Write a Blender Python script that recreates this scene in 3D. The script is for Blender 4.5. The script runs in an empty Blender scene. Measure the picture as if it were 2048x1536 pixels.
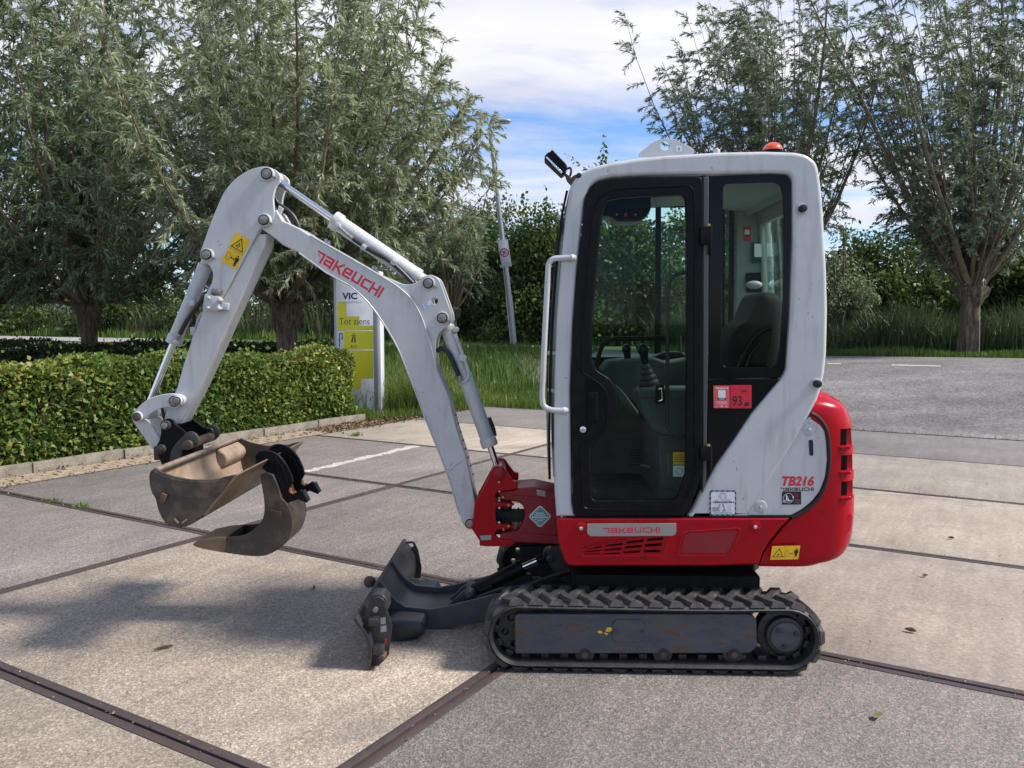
import bpy, bmesh, math, random
import numpy as np
from mathutils import Vector, Matrix

random.seed(7)
SC = bpy.context.scene
COL = SC.collection

# ------------------------------------------------------------------ camera
FPX = 1640.0                       # focal length in pixels of the 2048 px wide photograph
CAM_H = 1.52
PITCH = math.atan(126 / FPX)       # looking slightly down
YAW = math.atan(56 / FPX)          # and slightly left of the machine's side
cam_data = bpy.data.cameras.new("camera")
cam_data.sensor_width = 36
cam_data.lens = FPX / 2048 * 36
cam_data.clip_start = 0.05
cam_data.clip_end = 3000
cam = bpy.data.objects.new("camera", cam_data)
COL.objects.link(cam)
cam.location = (0, 0, CAM_H)
cam.rotation_euler = (math.pi / 2 - PITCH, 0, YAW)
SC.camera = cam

# ------------------------------------------------------------------ world, sun, exposure
SUN_EL = math.radians(47)
SUN_AZ = math.radians(93)          # compass angle from +Y towards +X
world = bpy.data.worlds.new("World")
SC.world = world
world.use_nodes = True
wn = world.node_tree
wn.nodes.clear()
def N(nt, typ, **kw):
    n = nt.nodes.new(typ)
    for k, v in kw.items():
        if k.startswith("i_"):
            key = k[2:]
            key = int(key) if key.isdigit() else key.replace("_", " ")
            n.inputs[key].default_value = v
        else:
            setattr(n, k, v)
    return n
def L(nt, a, b):
    nt.links.new(a, b)
w_out = N(wn, "ShaderNodeOutputWorld")
w_bg = N(wn, "ShaderNodeBackground")
w_bg.inputs["Strength"].default_value = 0.1
sky = N(wn, "ShaderNodeTexSky", sky_type="NISHITA", sun_disc=False)
sky.sun_elevation = SUN_EL
sky.sun_rotation = SUN_AZ
sky.air_density = 1.0
sky.dust_density = 0.2
sky.ozone_density = 3.0
tc = N(wn, "ShaderNodeTexCoord")
sep = N(wn, "ShaderNodeSeparateXYZ")
L(wn, tc.outputs["Generated"], sep.inputs[0])
mx = N(wn, "ShaderNodeMath", operation="MAXIMUM"); mx.inputs[1].default_value = 0.0
L(wn, sep.outputs["Z"], mx.inputs[0])
ad = N(wn, "ShaderNodeMath", operation="ADD"); ad.inputs[1].default_value = 0.16
L(wn, mx.outputs[0], ad.inputs[0])
dx = N(wn, "ShaderNodeMath", operation="DIVIDE"); L(wn, sep.outputs["X"], dx.inputs[0]); L(wn, ad.outputs[0], dx.inputs[1])
dy = N(wn, "ShaderNodeMath", operation="DIVIDE"); L(wn, sep.outputs["Y"], dy.inputs[0]); L(wn, ad.outputs[0], dy.inputs[1])
cb = N(wn, "ShaderNodeCombineXYZ"); L(wn, dx.outputs[0], cb.inputs[0]); L(wn, dy.outputs[0], cb.inputs[1])
mp = N(wn, "ShaderNodeMapping"); mp.inputs["Location"].default_value = (5.0, 2.0, 1.0); mp.inputs["Rotation"].default_value = (0, 0, 0.1); mp.inputs["Scale"].default_value = (0.42, 0.9, 1)
L(wn, cb.outputs[0], mp.inputs[0])
n1 = N(wn, "ShaderNodeTexNoise"); n1.inputs["Scale"].default_value = 1.0; n1.inputs["Detail"].default_value = 9; n1.inputs["Roughness"].default_value = 0.60; n1.inputs["Distortion"].default_value = 0.25
L(wn, mp.outputs[0], n1.inputs["Vector"])
rp = N(wn, "ShaderNodeValToRGB")
rp.color_ramp.elements[0].position = 0.40; rp.color_ramp.elements[0].color = (0, 0, 0, 1)
rp.color_ramp.elements[1].position = 0.56; rp.color_ramp.elements[1].color = (1, 1, 1, 1)
L(wn, n1.outputs["Fac"], rp.inputs[0])
n2 = N(wn, "ShaderNodeTexNoise"); n2.inputs["Scale"].default_value = 2.6; n2.inputs["Detail"].default_value = 6
L(wn, mp.outputs[0], n2.inputs["Vector"])
rc = N(wn, "ShaderNodeValToRGB")
rc.color_ramp.elements[0].position = 0.3; rc.color_ramp.elements[0].color = (3.7, 3.75, 4.3, 1)
rc.color_ramp.elements[1].position = 0.7; rc.color_ramp.elements[1].color = (5.2, 5.15, 5.5, 1)
L(wn, n2.outputs["Fac"], rc.inputs[0])
mixw = N(wn, "ShaderNodeMix", data_type="RGBA")
L(wn, rp.outputs[0], mixw.inputs["Factor"])
deep = N(wn, "ShaderNodeVectorMath", operation="MULTIPLY"); deep.inputs[1].default_value = (0.62, 0.74, 0.92)
L(wn, sky.outputs[0], deep.inputs[0]); L(wn, deep.outputs[0], mixw.inputs["A"])
L(wn, rc.outputs[0], mixw.inputs["B"])
L(wn, mixw.outputs["Result"], w_bg.inputs["Color"])
L(wn, w_bg.outputs[0], w_out.inputs["Surface"])

sun_d = bpy.data.lights.new("sun", "SUN")
sun_d.energy = 3.1
sun_d.angle = math.radians(11)
sun_d.color = (1.0, 0.93, 0.83)
sun = bpy.data.objects.new("sun", sun_d)
COL.objects.link(sun)
sdir = Vector((math.sin(SUN_AZ) * math.cos(SUN_EL), math.cos(SUN_AZ) * math.cos(SUN_EL), math.sin(SUN_EL)))
sun.rotation_euler = (-sdir).to_track_quat("-Z", "Y").to_euler()
sun.location = (10, 5, 12)

SC.view_settings.view_transform = "Standard"
SC.view_settings.look = "None"
SC.view_settings.exposure = 1.06
SC.view_settings.gamma = 1.0
SC.view_settings.use_curve_mapping = False
SC.cycles.transparent_max_bounces = 12
SC.cycles.max_bounces = 8

# ------------------------------------------------------------------ photograph measurements -> metres
cR = cam.rotation_euler.to_matrix()
CP = Vector((0, 0, CAM_H))
def ray(px, py):
    return (cR @ Vector(((px - 1024) / FPX, -(py - 768) / FPX, -1.0))).normalized()
def at(px, py, Y):
    d = ray(px, py)
    return CP + d * (Y / d.y)
def g0(px, py, z=0.0):
    d = ray(px, py)
    return CP + d * ((z - CAM_H) / d.z)
_d1 = ray(-1720, 642); U1 = Vector((_d1.x, _d1.y, 0)).normalized() * -1   # along the plate rows, pointing right
N1 = Vector((-U1.y, U1.x, 0))                                            # across the rows, away from the camera
HB = g0(1700, 858.7)                                                     # back edge of the plate yard
TB = HB.dot(N1)
LIFT = 0.65
def hgt(x, y):
    t = (x * N1.x + y * N1.y - TB) / 7.5
    t = min(1, max(0, t))
    return LIFT * t * t * (3 - 2 * t)
def gr(px, py):
    d = ray(px, py)
    lo, hi = 0.5, 400.0
    if d.z >= 0: return CP + d * 300
    for _ in range(50):
        m = (lo + hi) / 2
        p = CP + d * m
        if p.z > hgt(p.x, p.y): lo = m
        else: hi = m
    p = CP + d * lo
    return Vector((p.x, p.y, hgt(p.x, p.y)))
def onground(x, y, dz=0): return Vector((x, y, hgt(x, y) + dz))
def pxx(px, Y):                    # x of a picture column on the horizon at depth Y
    return at(px, 642, Y).x

# ------------------------------------------------------------------ materials
MATS = {}
def mat(name):
    m = bpy.data.materials.new(name); m.use_nodes = True
    nt = m.node_tree; nt.nodes.clear()
    o = N(nt, "ShaderNodeOutputMaterial"); b = N(nt, "ShaderNodeBsdfPrincipled")
    L(nt, b.outputs[0], o.inputs[0])
    MATS[name] = m
    return m, nt, b, o
def simple(name, col, rough=0.5, metal=0.0, coat=0.0, dirt=None, dirt_amt=0.3, scale=12, bump=0.0, bscale=200, rr=0.1, wear=None):
    m, nt, b, o = mat(name)
    b.inputs["Roughness"].default_value = rough
    b.inputs["Metallic"].default_value = metal
    b.inputs["Coat Weight"].default_value = coat
    b.inputs["Coat Roughness"].default_value = 0.12
    c = N(nt, "ShaderNodeTexCoord")
    if dirt is not None:
        n = N(nt, "ShaderNodeTexNoise"); n.inputs["Scale"].default_value = scale; n.inputs["Detail"].default_value = 8; n.inputs["Roughness"].default_value = 0.65
        L(nt, c.outputs["Object"], n.inputs["Vector"])
        r = N(nt, "ShaderNodeValToRGB"); r.color_ramp.elements[0].position = 0.45; r.color_ramp.elements[1].position = 0.75
        r.color_ramp.elements[0].color = (0, 0, 0, 1); r.color_ramp.elements[1].color = (dirt_amt,) * 3 + (1,)
        L(nt, n.outputs["Fac"], r.inputs[0])
        mi = N(nt, "ShaderNodeMix", data_type="RGBA"); mi.inputs["A"].default_value = (*col, 1); mi.inputs["B"].default_value = (*dirt, 1)
        L(nt, r.outputs[0], mi.inputs["Factor"]); L(nt, mi.outputs["Result"], b.inputs["Base Color"])
        ro = N(nt, "ShaderNodeMath", operation="MULTIPLY_ADD"); ro.inputs[1].default_value = rr * 2; ro.inputs[2].default_value = rough - rr
        L(nt, n.outputs["Fac"], ro.inputs[0]); L(nt, ro.outputs[0], b.inputs["Roughness"])
    else:
        b.inputs["Base Color"].default_value = (*col, 1)
    if wear:
        src = b.inputs["Base Color"].links[0].from_socket
        w = N(nt, "ShaderNodeTexNoise"); w.inputs["Scale"].default_value = 3.2; w.inputs["Detail"].default_value = 6
        mw = N(nt, "ShaderNodeMapping"); mw.inputs["Scale"].default_value = (9, 9, 1.1); L(nt, c.outputs["Object"], mw.inputs[0]); L(nt, mw.outputs[0], w.inputs["Vector"])
        r3 = N(nt, "ShaderNodeValToRGB"); r3.color_ramp.elements[0].position = .52; r3.color_ramp.elements[0].color = (0, 0, 0, 1); r3.color_ramp.elements[1].position = .80; r3.color_ramp.elements[1].color = (.75, .75, .75, 1)
        L(nt, w.outputs["Fac"], r3.inputs[0])
        m3 = N(nt, "ShaderNodeMix", data_type="RGBA"); L(nt, r3.outputs[0], m3.inputs["Factor"]); L(nt, src, m3.inputs["A"]); m3.inputs["B"].default_value = (*wear, 1)
        v = N(nt, "ShaderNodeTexNoise"); v.inputs["Scale"].default_value = 26; v.inputs["Detail"].default_value = 2; v.inputs["Distortion"].default_value = 1.5
        L(nt, c.outputs["Object"], v.inputs["Vector"])
        r4 = N(nt, "ShaderNodeValToRGB"); r4.color_ramp.elements[0].position = .735; r4.color_ramp.elements[0].color = (0, 0, 0, 1); r4.color_ramp.elements[1].position = .75; r4.color_ramp.elements[1].color = (.8, .8, .8, 1)
        L(nt, v.outputs["Fac"], r4.inputs[0])
        m4 = N(nt, "ShaderNodeMix", data_type="RGBA"); L(nt, r4.outputs[0], m4.inputs["Factor"]); L(nt, m3.outputs["Result"], m4.inputs["A"]); m4.inputs["B"].default_value = (wear[0] * .35, wear[1] * .33, wear[2] * .32, 1)
        L(nt, m4.outputs["Result"], b.inputs["Base Color"])
    if bump > 0:
        n = N(nt, "ShaderNodeTexNoise"); n.inputs["Scale"].default_value = bscale; n.inputs["Detail"].default_value = 4
        L(nt, c.outputs["Object"], n.inputs["Vector"])
        bp = N(nt, "ShaderNodeBump"); bp.inputs["Strength"].default_value = bump; bp.inputs["Distance"].default_value = 0.002
        L(nt, n.outputs["Fac"], bp.inputs["Height"]); L(nt, bp.outputs[0], b.inputs["Normal"])
    return m
WHITE = simple("white_paint", (0.53, 0.545, 0.55), 0.34, coat=0.25, dirt=(0.40, 0.40, 0.40), dirt_amt=0.5, scale=5, bump=0.05, bscale=90, wear=(0.36, 0.35, 0.33))
WHITE2 = simple("white_paint_worn", (0.47, 0.485, 0.495), 0.4, coat=0.15, dirt=(0.30, 0.29, 0.27), dirt_amt=0.5, scale=7, bump=0.08, bscale=120, wear=(0.30, 0.28, 0.26))
RED = simple("red_paint", (0.36, 0.001, 0.008), 0.26, coat=0.12, dirt=(0.33, 0.004, 0.012), dirt_amt=0.4, scale=6, bump=0.04, bscale=80, wear=(0.21, 0.012, 0.022))
RED.node_tree.nodes["Principled BSDF"].inputs["Specular IOR Level"].default_value = 0.18
REDB = simple("red_plastic_worn", (0.24, 0.002, 0.010), 0.42, coat=0.0, dirt=(0.17, 0.04, 0.04), dirt_amt=0.5, scale=14)
BLACK = simple("black_plastic", (0.006, 0.006, 0.008), 0.36, dirt=(0.022, 0.021, 0.02), dirt_amt=0.4, scale=20)
BLACK.node_tree.nodes["Principled BSDF"].inputs["Specular IOR Level"].default_value = 0.13
BLACKG = simple("black_gloss", (0.005, 0.006, 0.008), 0.10, dirt=(0.012, 0.012, 0.012), dirt_amt=0.4, scale=9)
BLACKG.node_tree.nodes["Principled BSDF"].inputs["Specular IOR Level"].default_value = 0.16
GREASE = simple("greasy_black_steel", (0.006, 0.006, 0.007), 0.7, dirt=(0.02, 0.018, 0.016), dirt_amt=0.6, scale=14)
GREASE.node_tree.nodes["Principled BSDF"].inputs["Specular IOR Level"].default_value = 0.12
SEAL = simple("rubber_seal", (0.010, 0.010, 0.011), 0.6)
STEEL = simple("blue_grey_steel", (0.042, 0.047, 0.055), 0.42, dirt=(0.11, 0.10, 0.09), dirt_amt=0.5, scale=9, bump=0.15, bscale=160)
STEELD = simple("dark_steel", (0.022, 0.024, 0.028), 0.42, dirt=(0.09, 0.075, 0.06), dirt_amt=0.55, scale=12, bump=0.2, bscale=160)
RUSTY = simple("rusty_steel", (0.06, 0.04, 0.03), 0.6, dirt=(0.16, 0.08, 0.04), dirt_amt=0.9, scale=20, bump=0.3, bscale=220)
CHROME = simple("chrome", (0.75, 0.76, 0.78), 0.12, metal=1.0)
BOLT = simple("bolt_metal", (0.30, 0.29, 0.28), 0.4, metal=0.7, dirt=(0.08, 0.06, 0.05), dirt_amt=0.9, scale=60)
PLATE = simple("brushed_plate", (0.34, 0.33, 0.31), 0.45, metal=0.35, dirt=(0.26, 0.25, 0.24), dirt_amt=0.5, scale=30)
RUBBER = simple("track_rubber", (0.020, 0.020, 0.021), 0.55, dirt=(0.075, 0.066, 0.056), dirt_amt=0.65, scale=24, bump=0.4, bscale=120)
LUG = simple("worn_rubber", (0.035, 0.034, 0.033), 0.5, dirt=(0.12, 0.105, 0.09), dirt_amt=0.75, scale=30, bump=0.4, bscale=150)
ORANGE = simple("orange_lens", (0.85, 0.09, 0.015), 0.2, coat=0.5)
HOSE = simple("hose", (0.012, 0.012, 0.013), 0.45)
BRASS = simple("brass", (0.45, 0.30, 0.08), 0.35, metal=0.6)
SEATM = simple("seat_fabric", (0.010, 0.011, 0.012), 0.75, dirt=(0.035, 0.035, 0.035), dirt_amt=0.5, scale=90, bump=0.4, bscale=400)
GREYP = simple("grey_interior", (0.060, 0.072, 0.070), 0.6, dirt=(0.04, 0.045, 0.043), dirt_amt=0.6, scale=10)
LINER = simple("pale_liner", (0.27, 0.30, 0.285), 0.7, dirt=(0.36, 0.38, 0.36), dirt_amt=0.4, scale=6)
FLOORM = simple("floor_mat", (0.03, 0.033, 0.03), 0.8, dirt=(0.12, 0.11, 0.09), dirt_amt=0.6, scale=14, bump=0.5, bscale=90)
TAN = simple("dried_mud_steel", (0.30, 0.225, 0.16), 0.75, dirt=(0.14, 0.095, 0.07), dirt_amt=0.9, scale=9, bump=0.4, bscale=70)
MUDG = simple("muddy_rim_steel", (0.20, 0.155, 0.125), 0.7, dirt=(0.09, 0.07, 0.06), dirt_amt=0.9, scale=18, bump=0.3, bscale=70)
DUST = simple("dusty_brown_steel", (0.042, 0.034, 0.030), 0.45, dirt=(0.15, 0.105, 0.07), dirt_amt=0.95, scale=13, bump=0.3, bscale=90)
WORN = simple("worn_edge_steel", (0.22, 0.155, 0.095), 0.42, metal=0.15, dirt=(0.09, 0.06, 0.045), dirt_amt=0.9, scale=16, bump=0.2, bscale=60)
ORNG = simple("orange_rust", (0.45, 0.16, 0.04), 0.6, dirt=(0.25, 0.08, 0.03), dirt_amt=0.8, scale=40)
YEL = simple("yellow_sticker", (0.80, 0.50, 0.01), 0.4)
INK = simple("ink_black", (0.012, 0.010, 0.010), 0.5)
NAVY = simple("ink_navy", (0.010, 0.018, 0.08), 0.5)
REDI = simple("ink_red", (0.62, 0.012, 0.035), 0.45)
WHT = simple("sticker_white", (0.72, 0.74, 0.78), 0.45)
PINK = simple("sticker_pink_red", (0.70, 0.10, 0.10), 0.45)
PALE = simple("sticker_pale_print", (0.75, 0.45, 0.43), 0.5)
TEAL = simple("sticker_teal", (0.03, 0.30, 0.30), 0.45)
GREYI = simple("ink_grey", (0.30, 0.31, 0.34), 0.5)
SKYB = simple("ink_light_blue", (0.10, 0.40, 0.75), 0.5)
GALV = simple("galvanised", (0.36, 0.37, 0.38), 0.45, metal=0.4, dirt=(0.24, 0.24, 0.25), dirt_amt=0.6, scale=8)
SIGNW = simple("sign_white", (0.66, 0.68, 0.72), 0.4, dirt=(0.48, 0.48, 0.46), dirt_amt=0.5, scale=4)
SIGNY = simple("sign_yellow", (0.58, 0.55, 0.02), 0.4, dirt=(0.45, 0.42, 0.05), dirt_amt=0.5, scale=4)
SIGNG = simple("sign_grey", (0.30, 0.31, 0.35), 0.45)
OLIVE = simple("ink_olive", (0.10, 0.10, 0.01), 0.5)

for _m in (SEATM, GREYP, FLOORM, LINER): _m.node_tree.nodes["Principled BSDF"].inputs["Specular IOR Level"].default_value = 0.15

# blue-grey painted plate with rust creeping in from wear
def rustpaint():
    m, nt, b, o = mat("scraped_blue_grey_paint")
    c = N(nt, "ShaderNodeTexCoord")
    n = N(nt, "ShaderNodeTexNoise"); n.inputs["Scale"].default_value = 7; n.inputs["Detail"].default_value = 10; n.inputs["Roughness"].default_value = 0.7
    mpn = N(nt, "ShaderNodeMapping"); mpn.inputs["Scale"].default_value = (1, 1, 2.4)
    L(nt, c.outputs["Object"], mpn.inputs[0]); L(nt, mpn.outputs[0], n.inputs["Vector"])
    r = N(nt, "ShaderNodeValToRGB")
    e = r.color_ramp.elements
    e[0].position = 0.40; e[0].color = (0.055, 0.064, 0.078, 1)
    e[1].position = 0.50; e[1].color = (0.072, 0.080, 0.092, 1)
    x = e.new(0.56); x.color = (0.085, 0.08, 0.08, 1)
    x = e.new(0.61); x.color = (0.105, 0.058, 0.040, 1)
    L(nt, n.outputs["Fac"], r.inputs[0])
    w = N(nt, "ShaderNodeTexNoise"); w.inputs["Scale"].default_value = 30; w.inputs["Detail"].default_value = 3
    mp2 = N(nt, "ShaderNodeMapping"); mp2.inputs["Scale"].default_value = (1, 1, 9)
    L(nt, c.outputs["Object"], mp2.inputs[0]); L(nt, mp2.outputs[0], w.inputs["Vector"])
    r2 = N(nt, "ShaderNodeValToRGB"); r2.color_ramp.elements[0].position = 0.66; r2.color_ramp.elements[1].position = 0.70
    L(nt, w.outputs["Fac"], r2.inputs[0])
    mi = N(nt, "ShaderNodeMix", data_type="RGBA"); L(nt, r2.outputs[0], mi.inputs["Factor"]); L(nt, r.outputs[0], mi.inputs["A"]); mi.inputs["B"].default_value = (0.03, 0.022, 0.02, 1)
    L(nt, mi.outputs["Result"], b.inputs["Base Color"])
    b.inputs["Roughness"].default_value = 0.42
    return m
RUSTP = rustpaint()

# bucket side with dried mud patches
def glass(name, tint, refl=1.0):
    m = bpy.data.materials.new(name); m.use_nodes = True; nt = m.node_tree; nt.nodes.clear()
    o = N(nt, "ShaderNodeOutputMaterial"); t = N(nt, "ShaderNodeBsdfTransparent"); t.inputs[0].default_value = (*tint, 1)
    g = N(nt, "ShaderNodeBsdfGlossy"); g.inputs["Roughness"].default_value = 0.02; g.inputs["Color"].default_value = (refl, refl, refl, 1)
    f = N(nt, "ShaderNodeFresnel"); f.inputs["IOR"].default_value = 1.16
    mi = N(nt, "ShaderNodeMixShader"); L(nt, f.outputs[0], mi.inputs[0]); L(nt, t.outputs[0], mi.inputs[1]); L(nt, g.outputs[0], mi.inputs[2]); L(nt, mi.outputs[0], o.inputs[0])
    return m
GLASS = glass("green_tinted_glass", (0.88, 0.955, 0.925))

def concrete(name, smooth):
    m, nt, b, o = mat(name)
    c = N(nt, "ShaderNodeTexCoord"); oi = N(nt, "ShaderNodeObjectInfo")
    big = N(nt, "ShaderNodeTexNoise"); big.inputs["Scale"].default_value = 1.3; big.inputs["Detail"].default_value = 7; big.inputs["Roughness"].default_value = 0.6
    L(nt, c.outputs["Object"], big.inputs["Vector"])
    rb = N(nt, "ShaderNodeMapRange"); rb.inputs["From Min"].default_value = 0.3; rb.inputs["From Max"].default_value = 0.7; rb.inputs["To Min"].default_value = 0.80; rb.inputs["To Max"].default_value = 1.16
    L(nt, big.outputs["Fac"], rb.inputs[0])
    vo = N(nt, "ShaderNodeTexVoronoi"); vo.inputs["Scale"].default_value = 140 if not smooth else 70
    L(nt, c.outputs["Object"], vo.inputs["Vector"])
    hs = N(nt, "ShaderNodeSeparateColor"); L(nt, vo.outputs["Color"], hs.inputs[0])
    rv = N(nt, "ShaderNodeValToRGB")
    e = rv.color_ramp.elements
    if smooth:
        e[0].position = 0; e[0].color = (0.86, 0.86, 0.86, 1); e[1].position = 1; e[1].color = (1.1, 1.1, 1.1, 1)
    else:
        e[0].position = 0.0; e[0].color = (0.58, 0.57, 0.575, 1)
        e[1].position = 1.0; e[1].color = (1.5, 1.48, 1.44, 1)
        x = e.new(0.35); x.color = (0.78, 0.76, 0.76, 1)
        x = e.new(0.75); x.color = (1.08, 1.05, 1.0, 1)
        x = e.new(0.9); x.color = (1.24, 1.21, 1.16, 1)
    L(nt, hs.outputs[0], rv.inputs[0])
    fi = N(nt, "ShaderNodeTexNoise"); fi.inputs["Scale"].default_value = 40; fi.inputs["Detail"].default_value = 6
    L(nt, c.outputs["Object"], fi.inputs["Vector"])
    rf = N(nt, "ShaderNodeMapRange"); rf.inputs["From Min"].default_value = 0.3; rf.inputs["From Max"].default_value = 0.7; rf.inputs["To Min"].default_value = 0.85; rf.inputs["To Max"].default_value = 1.15
    L(nt, fi.outputs["Fac"], rf.inputs[0])
    m1 = N(nt, "ShaderNodeVectorMath", operation="SCALE"); L(nt, rv.outputs[0], m1.inputs[0]); L(nt, rb.outputs[0], m1.inputs["Scale"])
    m2 = N(nt, "ShaderNodeVectorMath", operation="SCALE"); L(nt, m1.outputs[0], m2.inputs[0]); L(nt, rf.outputs[0], m2.inputs["Scale"])
    m3 = N(nt, "ShaderNodeVectorMath", operation="MULTIPLY"); L(nt, m2.outputs[0], m3.inputs[0]); L(nt, oi.outputs["Color"], m3.inputs[1])
    # stains
    st = N(nt, "ShaderNodeTexNoise"); st.inputs["Scale"].default_value = 2.7; st.inputs["Detail"].default_value = 9; st.inputs["Distortion"].default_value = 0.6
    mpp = N(nt, "ShaderNodeMapping"); mpp.inputs["Location"].default_value = (7, 3, 1); L(nt, c.outputs["Object"], mpp.inputs[0]); L(nt, mpp.outputs[0], st.inputs["Vector"])
    rs = N(nt, "ShaderNodeValToRGB"); rs.color_ramp.elements[0].position = 0.55; rs.color_ramp.elements[0].color = (0, 0, 0, 1); rs.color_ramp.elements[1].position = 0.72; rs.color_ramp.elements[1].color = (0.45, 0.45, 0.45, 1)
    L(nt, st.outputs["Fac"], rs.inputs[0])
    mi = N(nt, "ShaderNodeMix", data_type="RGBA"); L(nt, rs.outputs[0], mi.inputs["Factor"]); L(nt, m3.outputs[0], mi.inputs["A"]); mi.inputs["B"].default_value = (0.13, 0.12, 0.115, 1)
    sk_ = N(nt, "ShaderNodeTexNoise"); sk_.inputs["Scale"].default_value = 1.6; sk_.inputs["Detail"].default_value = 8; sk_.inputs["Roughness"].default_value = .62
    ms_ = N(nt, "ShaderNodeMapping"); ms_.inputs["Scale"].default_value = (7, .8, 1); ms_.inputs["Rotation"].default_value = (0, 0, .12); L(nt, c.outputs["Object"], ms_.inputs[0]); L(nt, ms_.outputs[0], sk_.inputs["Vector"])
    rk = N(nt, "ShaderNodeMapRange"); rk.inputs["From Min"].default_value = .3; rk.inputs["From Max"].default_value = .7; rk.inputs["To Min"].default_value = .86; rk.inputs["To Max"].default_value = 1.15
    L(nt, sk_.outputs["Fac"], rk.inputs[0])
    m5 = N(nt, "ShaderNodeVectorMath", operation="SCALE"); L(nt, mi.outputs["Result"], m5.inputs[0]); L(nt, rk.outputs[0], m5.inputs["Scale"])
    sp_ = N(nt, "ShaderNodeTexVoronoi"); sp_.inputs["Scale"].default_value = 2.3; L(nt, c.outputs["Object"], sp_.inputs["Vector"])
    r6 = N(nt, "ShaderNodeValToRGB"); r6.color_ramp.elements[0].position = .03; r6.color_ramp.elements[0].color = (.55, .55, .55, 1); r6.color_ramp.elements[1].position = .055; r6.color_ramp.elements[1].color = (0, 0, 0, 1)
    L(nt, sp_.outputs["Distance"], r6.inputs[0])
    m6 = N(nt, "ShaderNodeMix", data_type="RGBA"); L(nt, r6.outputs[0], m6.inputs["Factor"]); L(nt, m5.outputs[0], m6.inputs["A"]); m6.inputs["B"].default_value = (.09, .085, .08, 1)
    L(nt, m6.outputs["Result"], b.inputs["Base Color"])
    b.inputs["Roughness"].default_value = 0.82
    bp = N(nt, "ShaderNodeBump"); bp.inputs["Strength"].default_value = 0.5 if not smooth else 0.2; bp.inputs["Distance"].default_value = 0.004
    L(nt, vo.outputs["Distance"], bp.inputs["Height"])
    bp2 = N(nt, "ShaderNodeBump"); bp2.inputs["Strength"].default_value = 0.35; bp2.inputs["Distance"].default_value = 0.006
    L(nt, fi.outputs["Fac"], bp2.inputs["Height"]); L(nt, bp.outputs[0], bp2.inputs["Normal"])
    L(nt, bp2.outputs[0], b.inputs["Normal"])
    return m
CONC_A = concrete("exposed_aggregate_concrete", False)
CONC_S = concrete("smooth_concrete", True)

def ground_mat(name, cols, scale, bump=0.6, bs=60, rough=0.9):
    m, nt, b, o = mat(name)
    c = N(nt, "ShaderNodeTexCoord")
    n = N(nt, "ShaderNodeTexNoise"); n.inputs["Scale"].default_value = scale; n.inputs["Detail"].default_value = 10; n.inputs["Roughness"].default_value = 0.7
    L(nt, c.outputs["Object"], n.inputs["Vector"])
    r = N(nt, "ShaderNodeValToRGB"); e = r.color_ramp.elements
    e[0].position = 0.35; e[0].color = (*cols[0], 1); e[1].position = 0.65; e[1].color = (*cols[-1], 1)
    for k, cc in enumerate(cols[1:-1]):
        x = e.new(0.35 + 0.3 * (k + 1) / (len(cols) - 1)); x.color = (*cc, 1)
    L(nt, n.outputs["Fac"], r.inputs[0])
    f = N(nt, "ShaderNodeTexNoise"); f.inputs["Scale"].default_value = bs; f.inputs["Detail"].default_value = 5
    L(nt, c.outputs["Object"], f.inputs["Vector"])
    rf = N(nt, "ShaderNodeMapRange"); rf.inputs["From Min"].default_value = 0.3; rf.inputs["From Max"].default_value = 0.7; rf.inputs["To Min"].default_value = 0.7; rf.inputs["To Max"].default_value = 1.3
    L(nt, f.outputs["Fac"], rf.inputs[0])
    m1 = N(nt, "ShaderNodeVectorMath", operation="SCALE"); L(nt, r.outputs[0], m1.inputs[0]); L(nt, rf.outputs[0], m1.inputs["Scale"])
    L(nt, m1.outputs[0], b.inputs["Base Color"])
    b.inputs["Roughness"].default_value = rough
    bp = N(nt, "ShaderNodeBump"); bp.inputs["Strength"].default_value = bump; bp.inputs["Distance"].default_value = 0.01
    L(nt, f.outputs["Fac"], bp.inputs["Height"]); L(nt, bp.outputs[0], b.inputs["Normal"])
    return m
SOIL = ground_mat("soil", [(0.05, 0.035, 0.024), (0.10, 0.07, 0.045), (0.16, 0.11, 0.07)], 9)
JOINT = ground_mat("joint_sand", [(0.05, 0.03, 0.02), (0.11, 0.06, 0.03), (0.16, 0.10, 0.05)], 14)
TURF = ground_mat("turf", [(0.035, 0.055, 0.015), (0.055, 0.085, 0.02), (0.07, 0.08, 0.03)], 1.5, bs=25)
ASPH = ground_mat("weathered_asphalt", [(0.105, 0.098, 0.100), (0.145, 0.134, 0.136), (0.185, 0.172, 0.172)], 0.7, bump=0.5, bs=70)
KERBM = ground_mat("old_kerb_concrete", [(0.10, 0.09, 0.065), (0.19, 0.17, 0.135), (0.25, 0.23, 0.19)], 8, bs=90)
BRICK = ground_mat("yellow_clinker_brick", [(0.17, 0.13, 0.09), (0.29, 0.23, 0.16), (0.36, 0.29, 0.21)], 6, bs=90)
ANGLE = simple("rusted_angle_steel", (0.072, 0.056, 0.056), 0.5, metal=0.3, dirt=(0.11, 0.07, 0.055), dirt_amt=0.8, scale=10, bump=0.2, bscale=120)
PAINTW = simple("worn_road_paint", (0.52, 0.49, 0.44), 0.7, dirt=(0.22, 0.20, 0.18), dirt_amt=1.0, scale=16)
BARK = ground_mat("willow_bark", [(0.030, 0.022, 0.016), (0.11, 0.083, 0.058), (0.21, 0.165, 0.115)], 9, bump=1.0, bs=26)
for _n in [n for n in BARK.node_tree.nodes if n.type == "TEX_NOISE"]:
    _l = _n.inputs["Vector"].links[0]; _src = _l.from_socket; BARK.node_tree.links.remove(_l)
    _m = N(BARK.node_tree, "ShaderNodeMapping"); _m.inputs["Scale"].default_value = (2.2, 2.2, .32)
    L(BARK.node_tree, _src, _m.inputs[0]); L(BARK.node_tree, _m.outputs[0], _n.inputs["Vector"])
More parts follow.
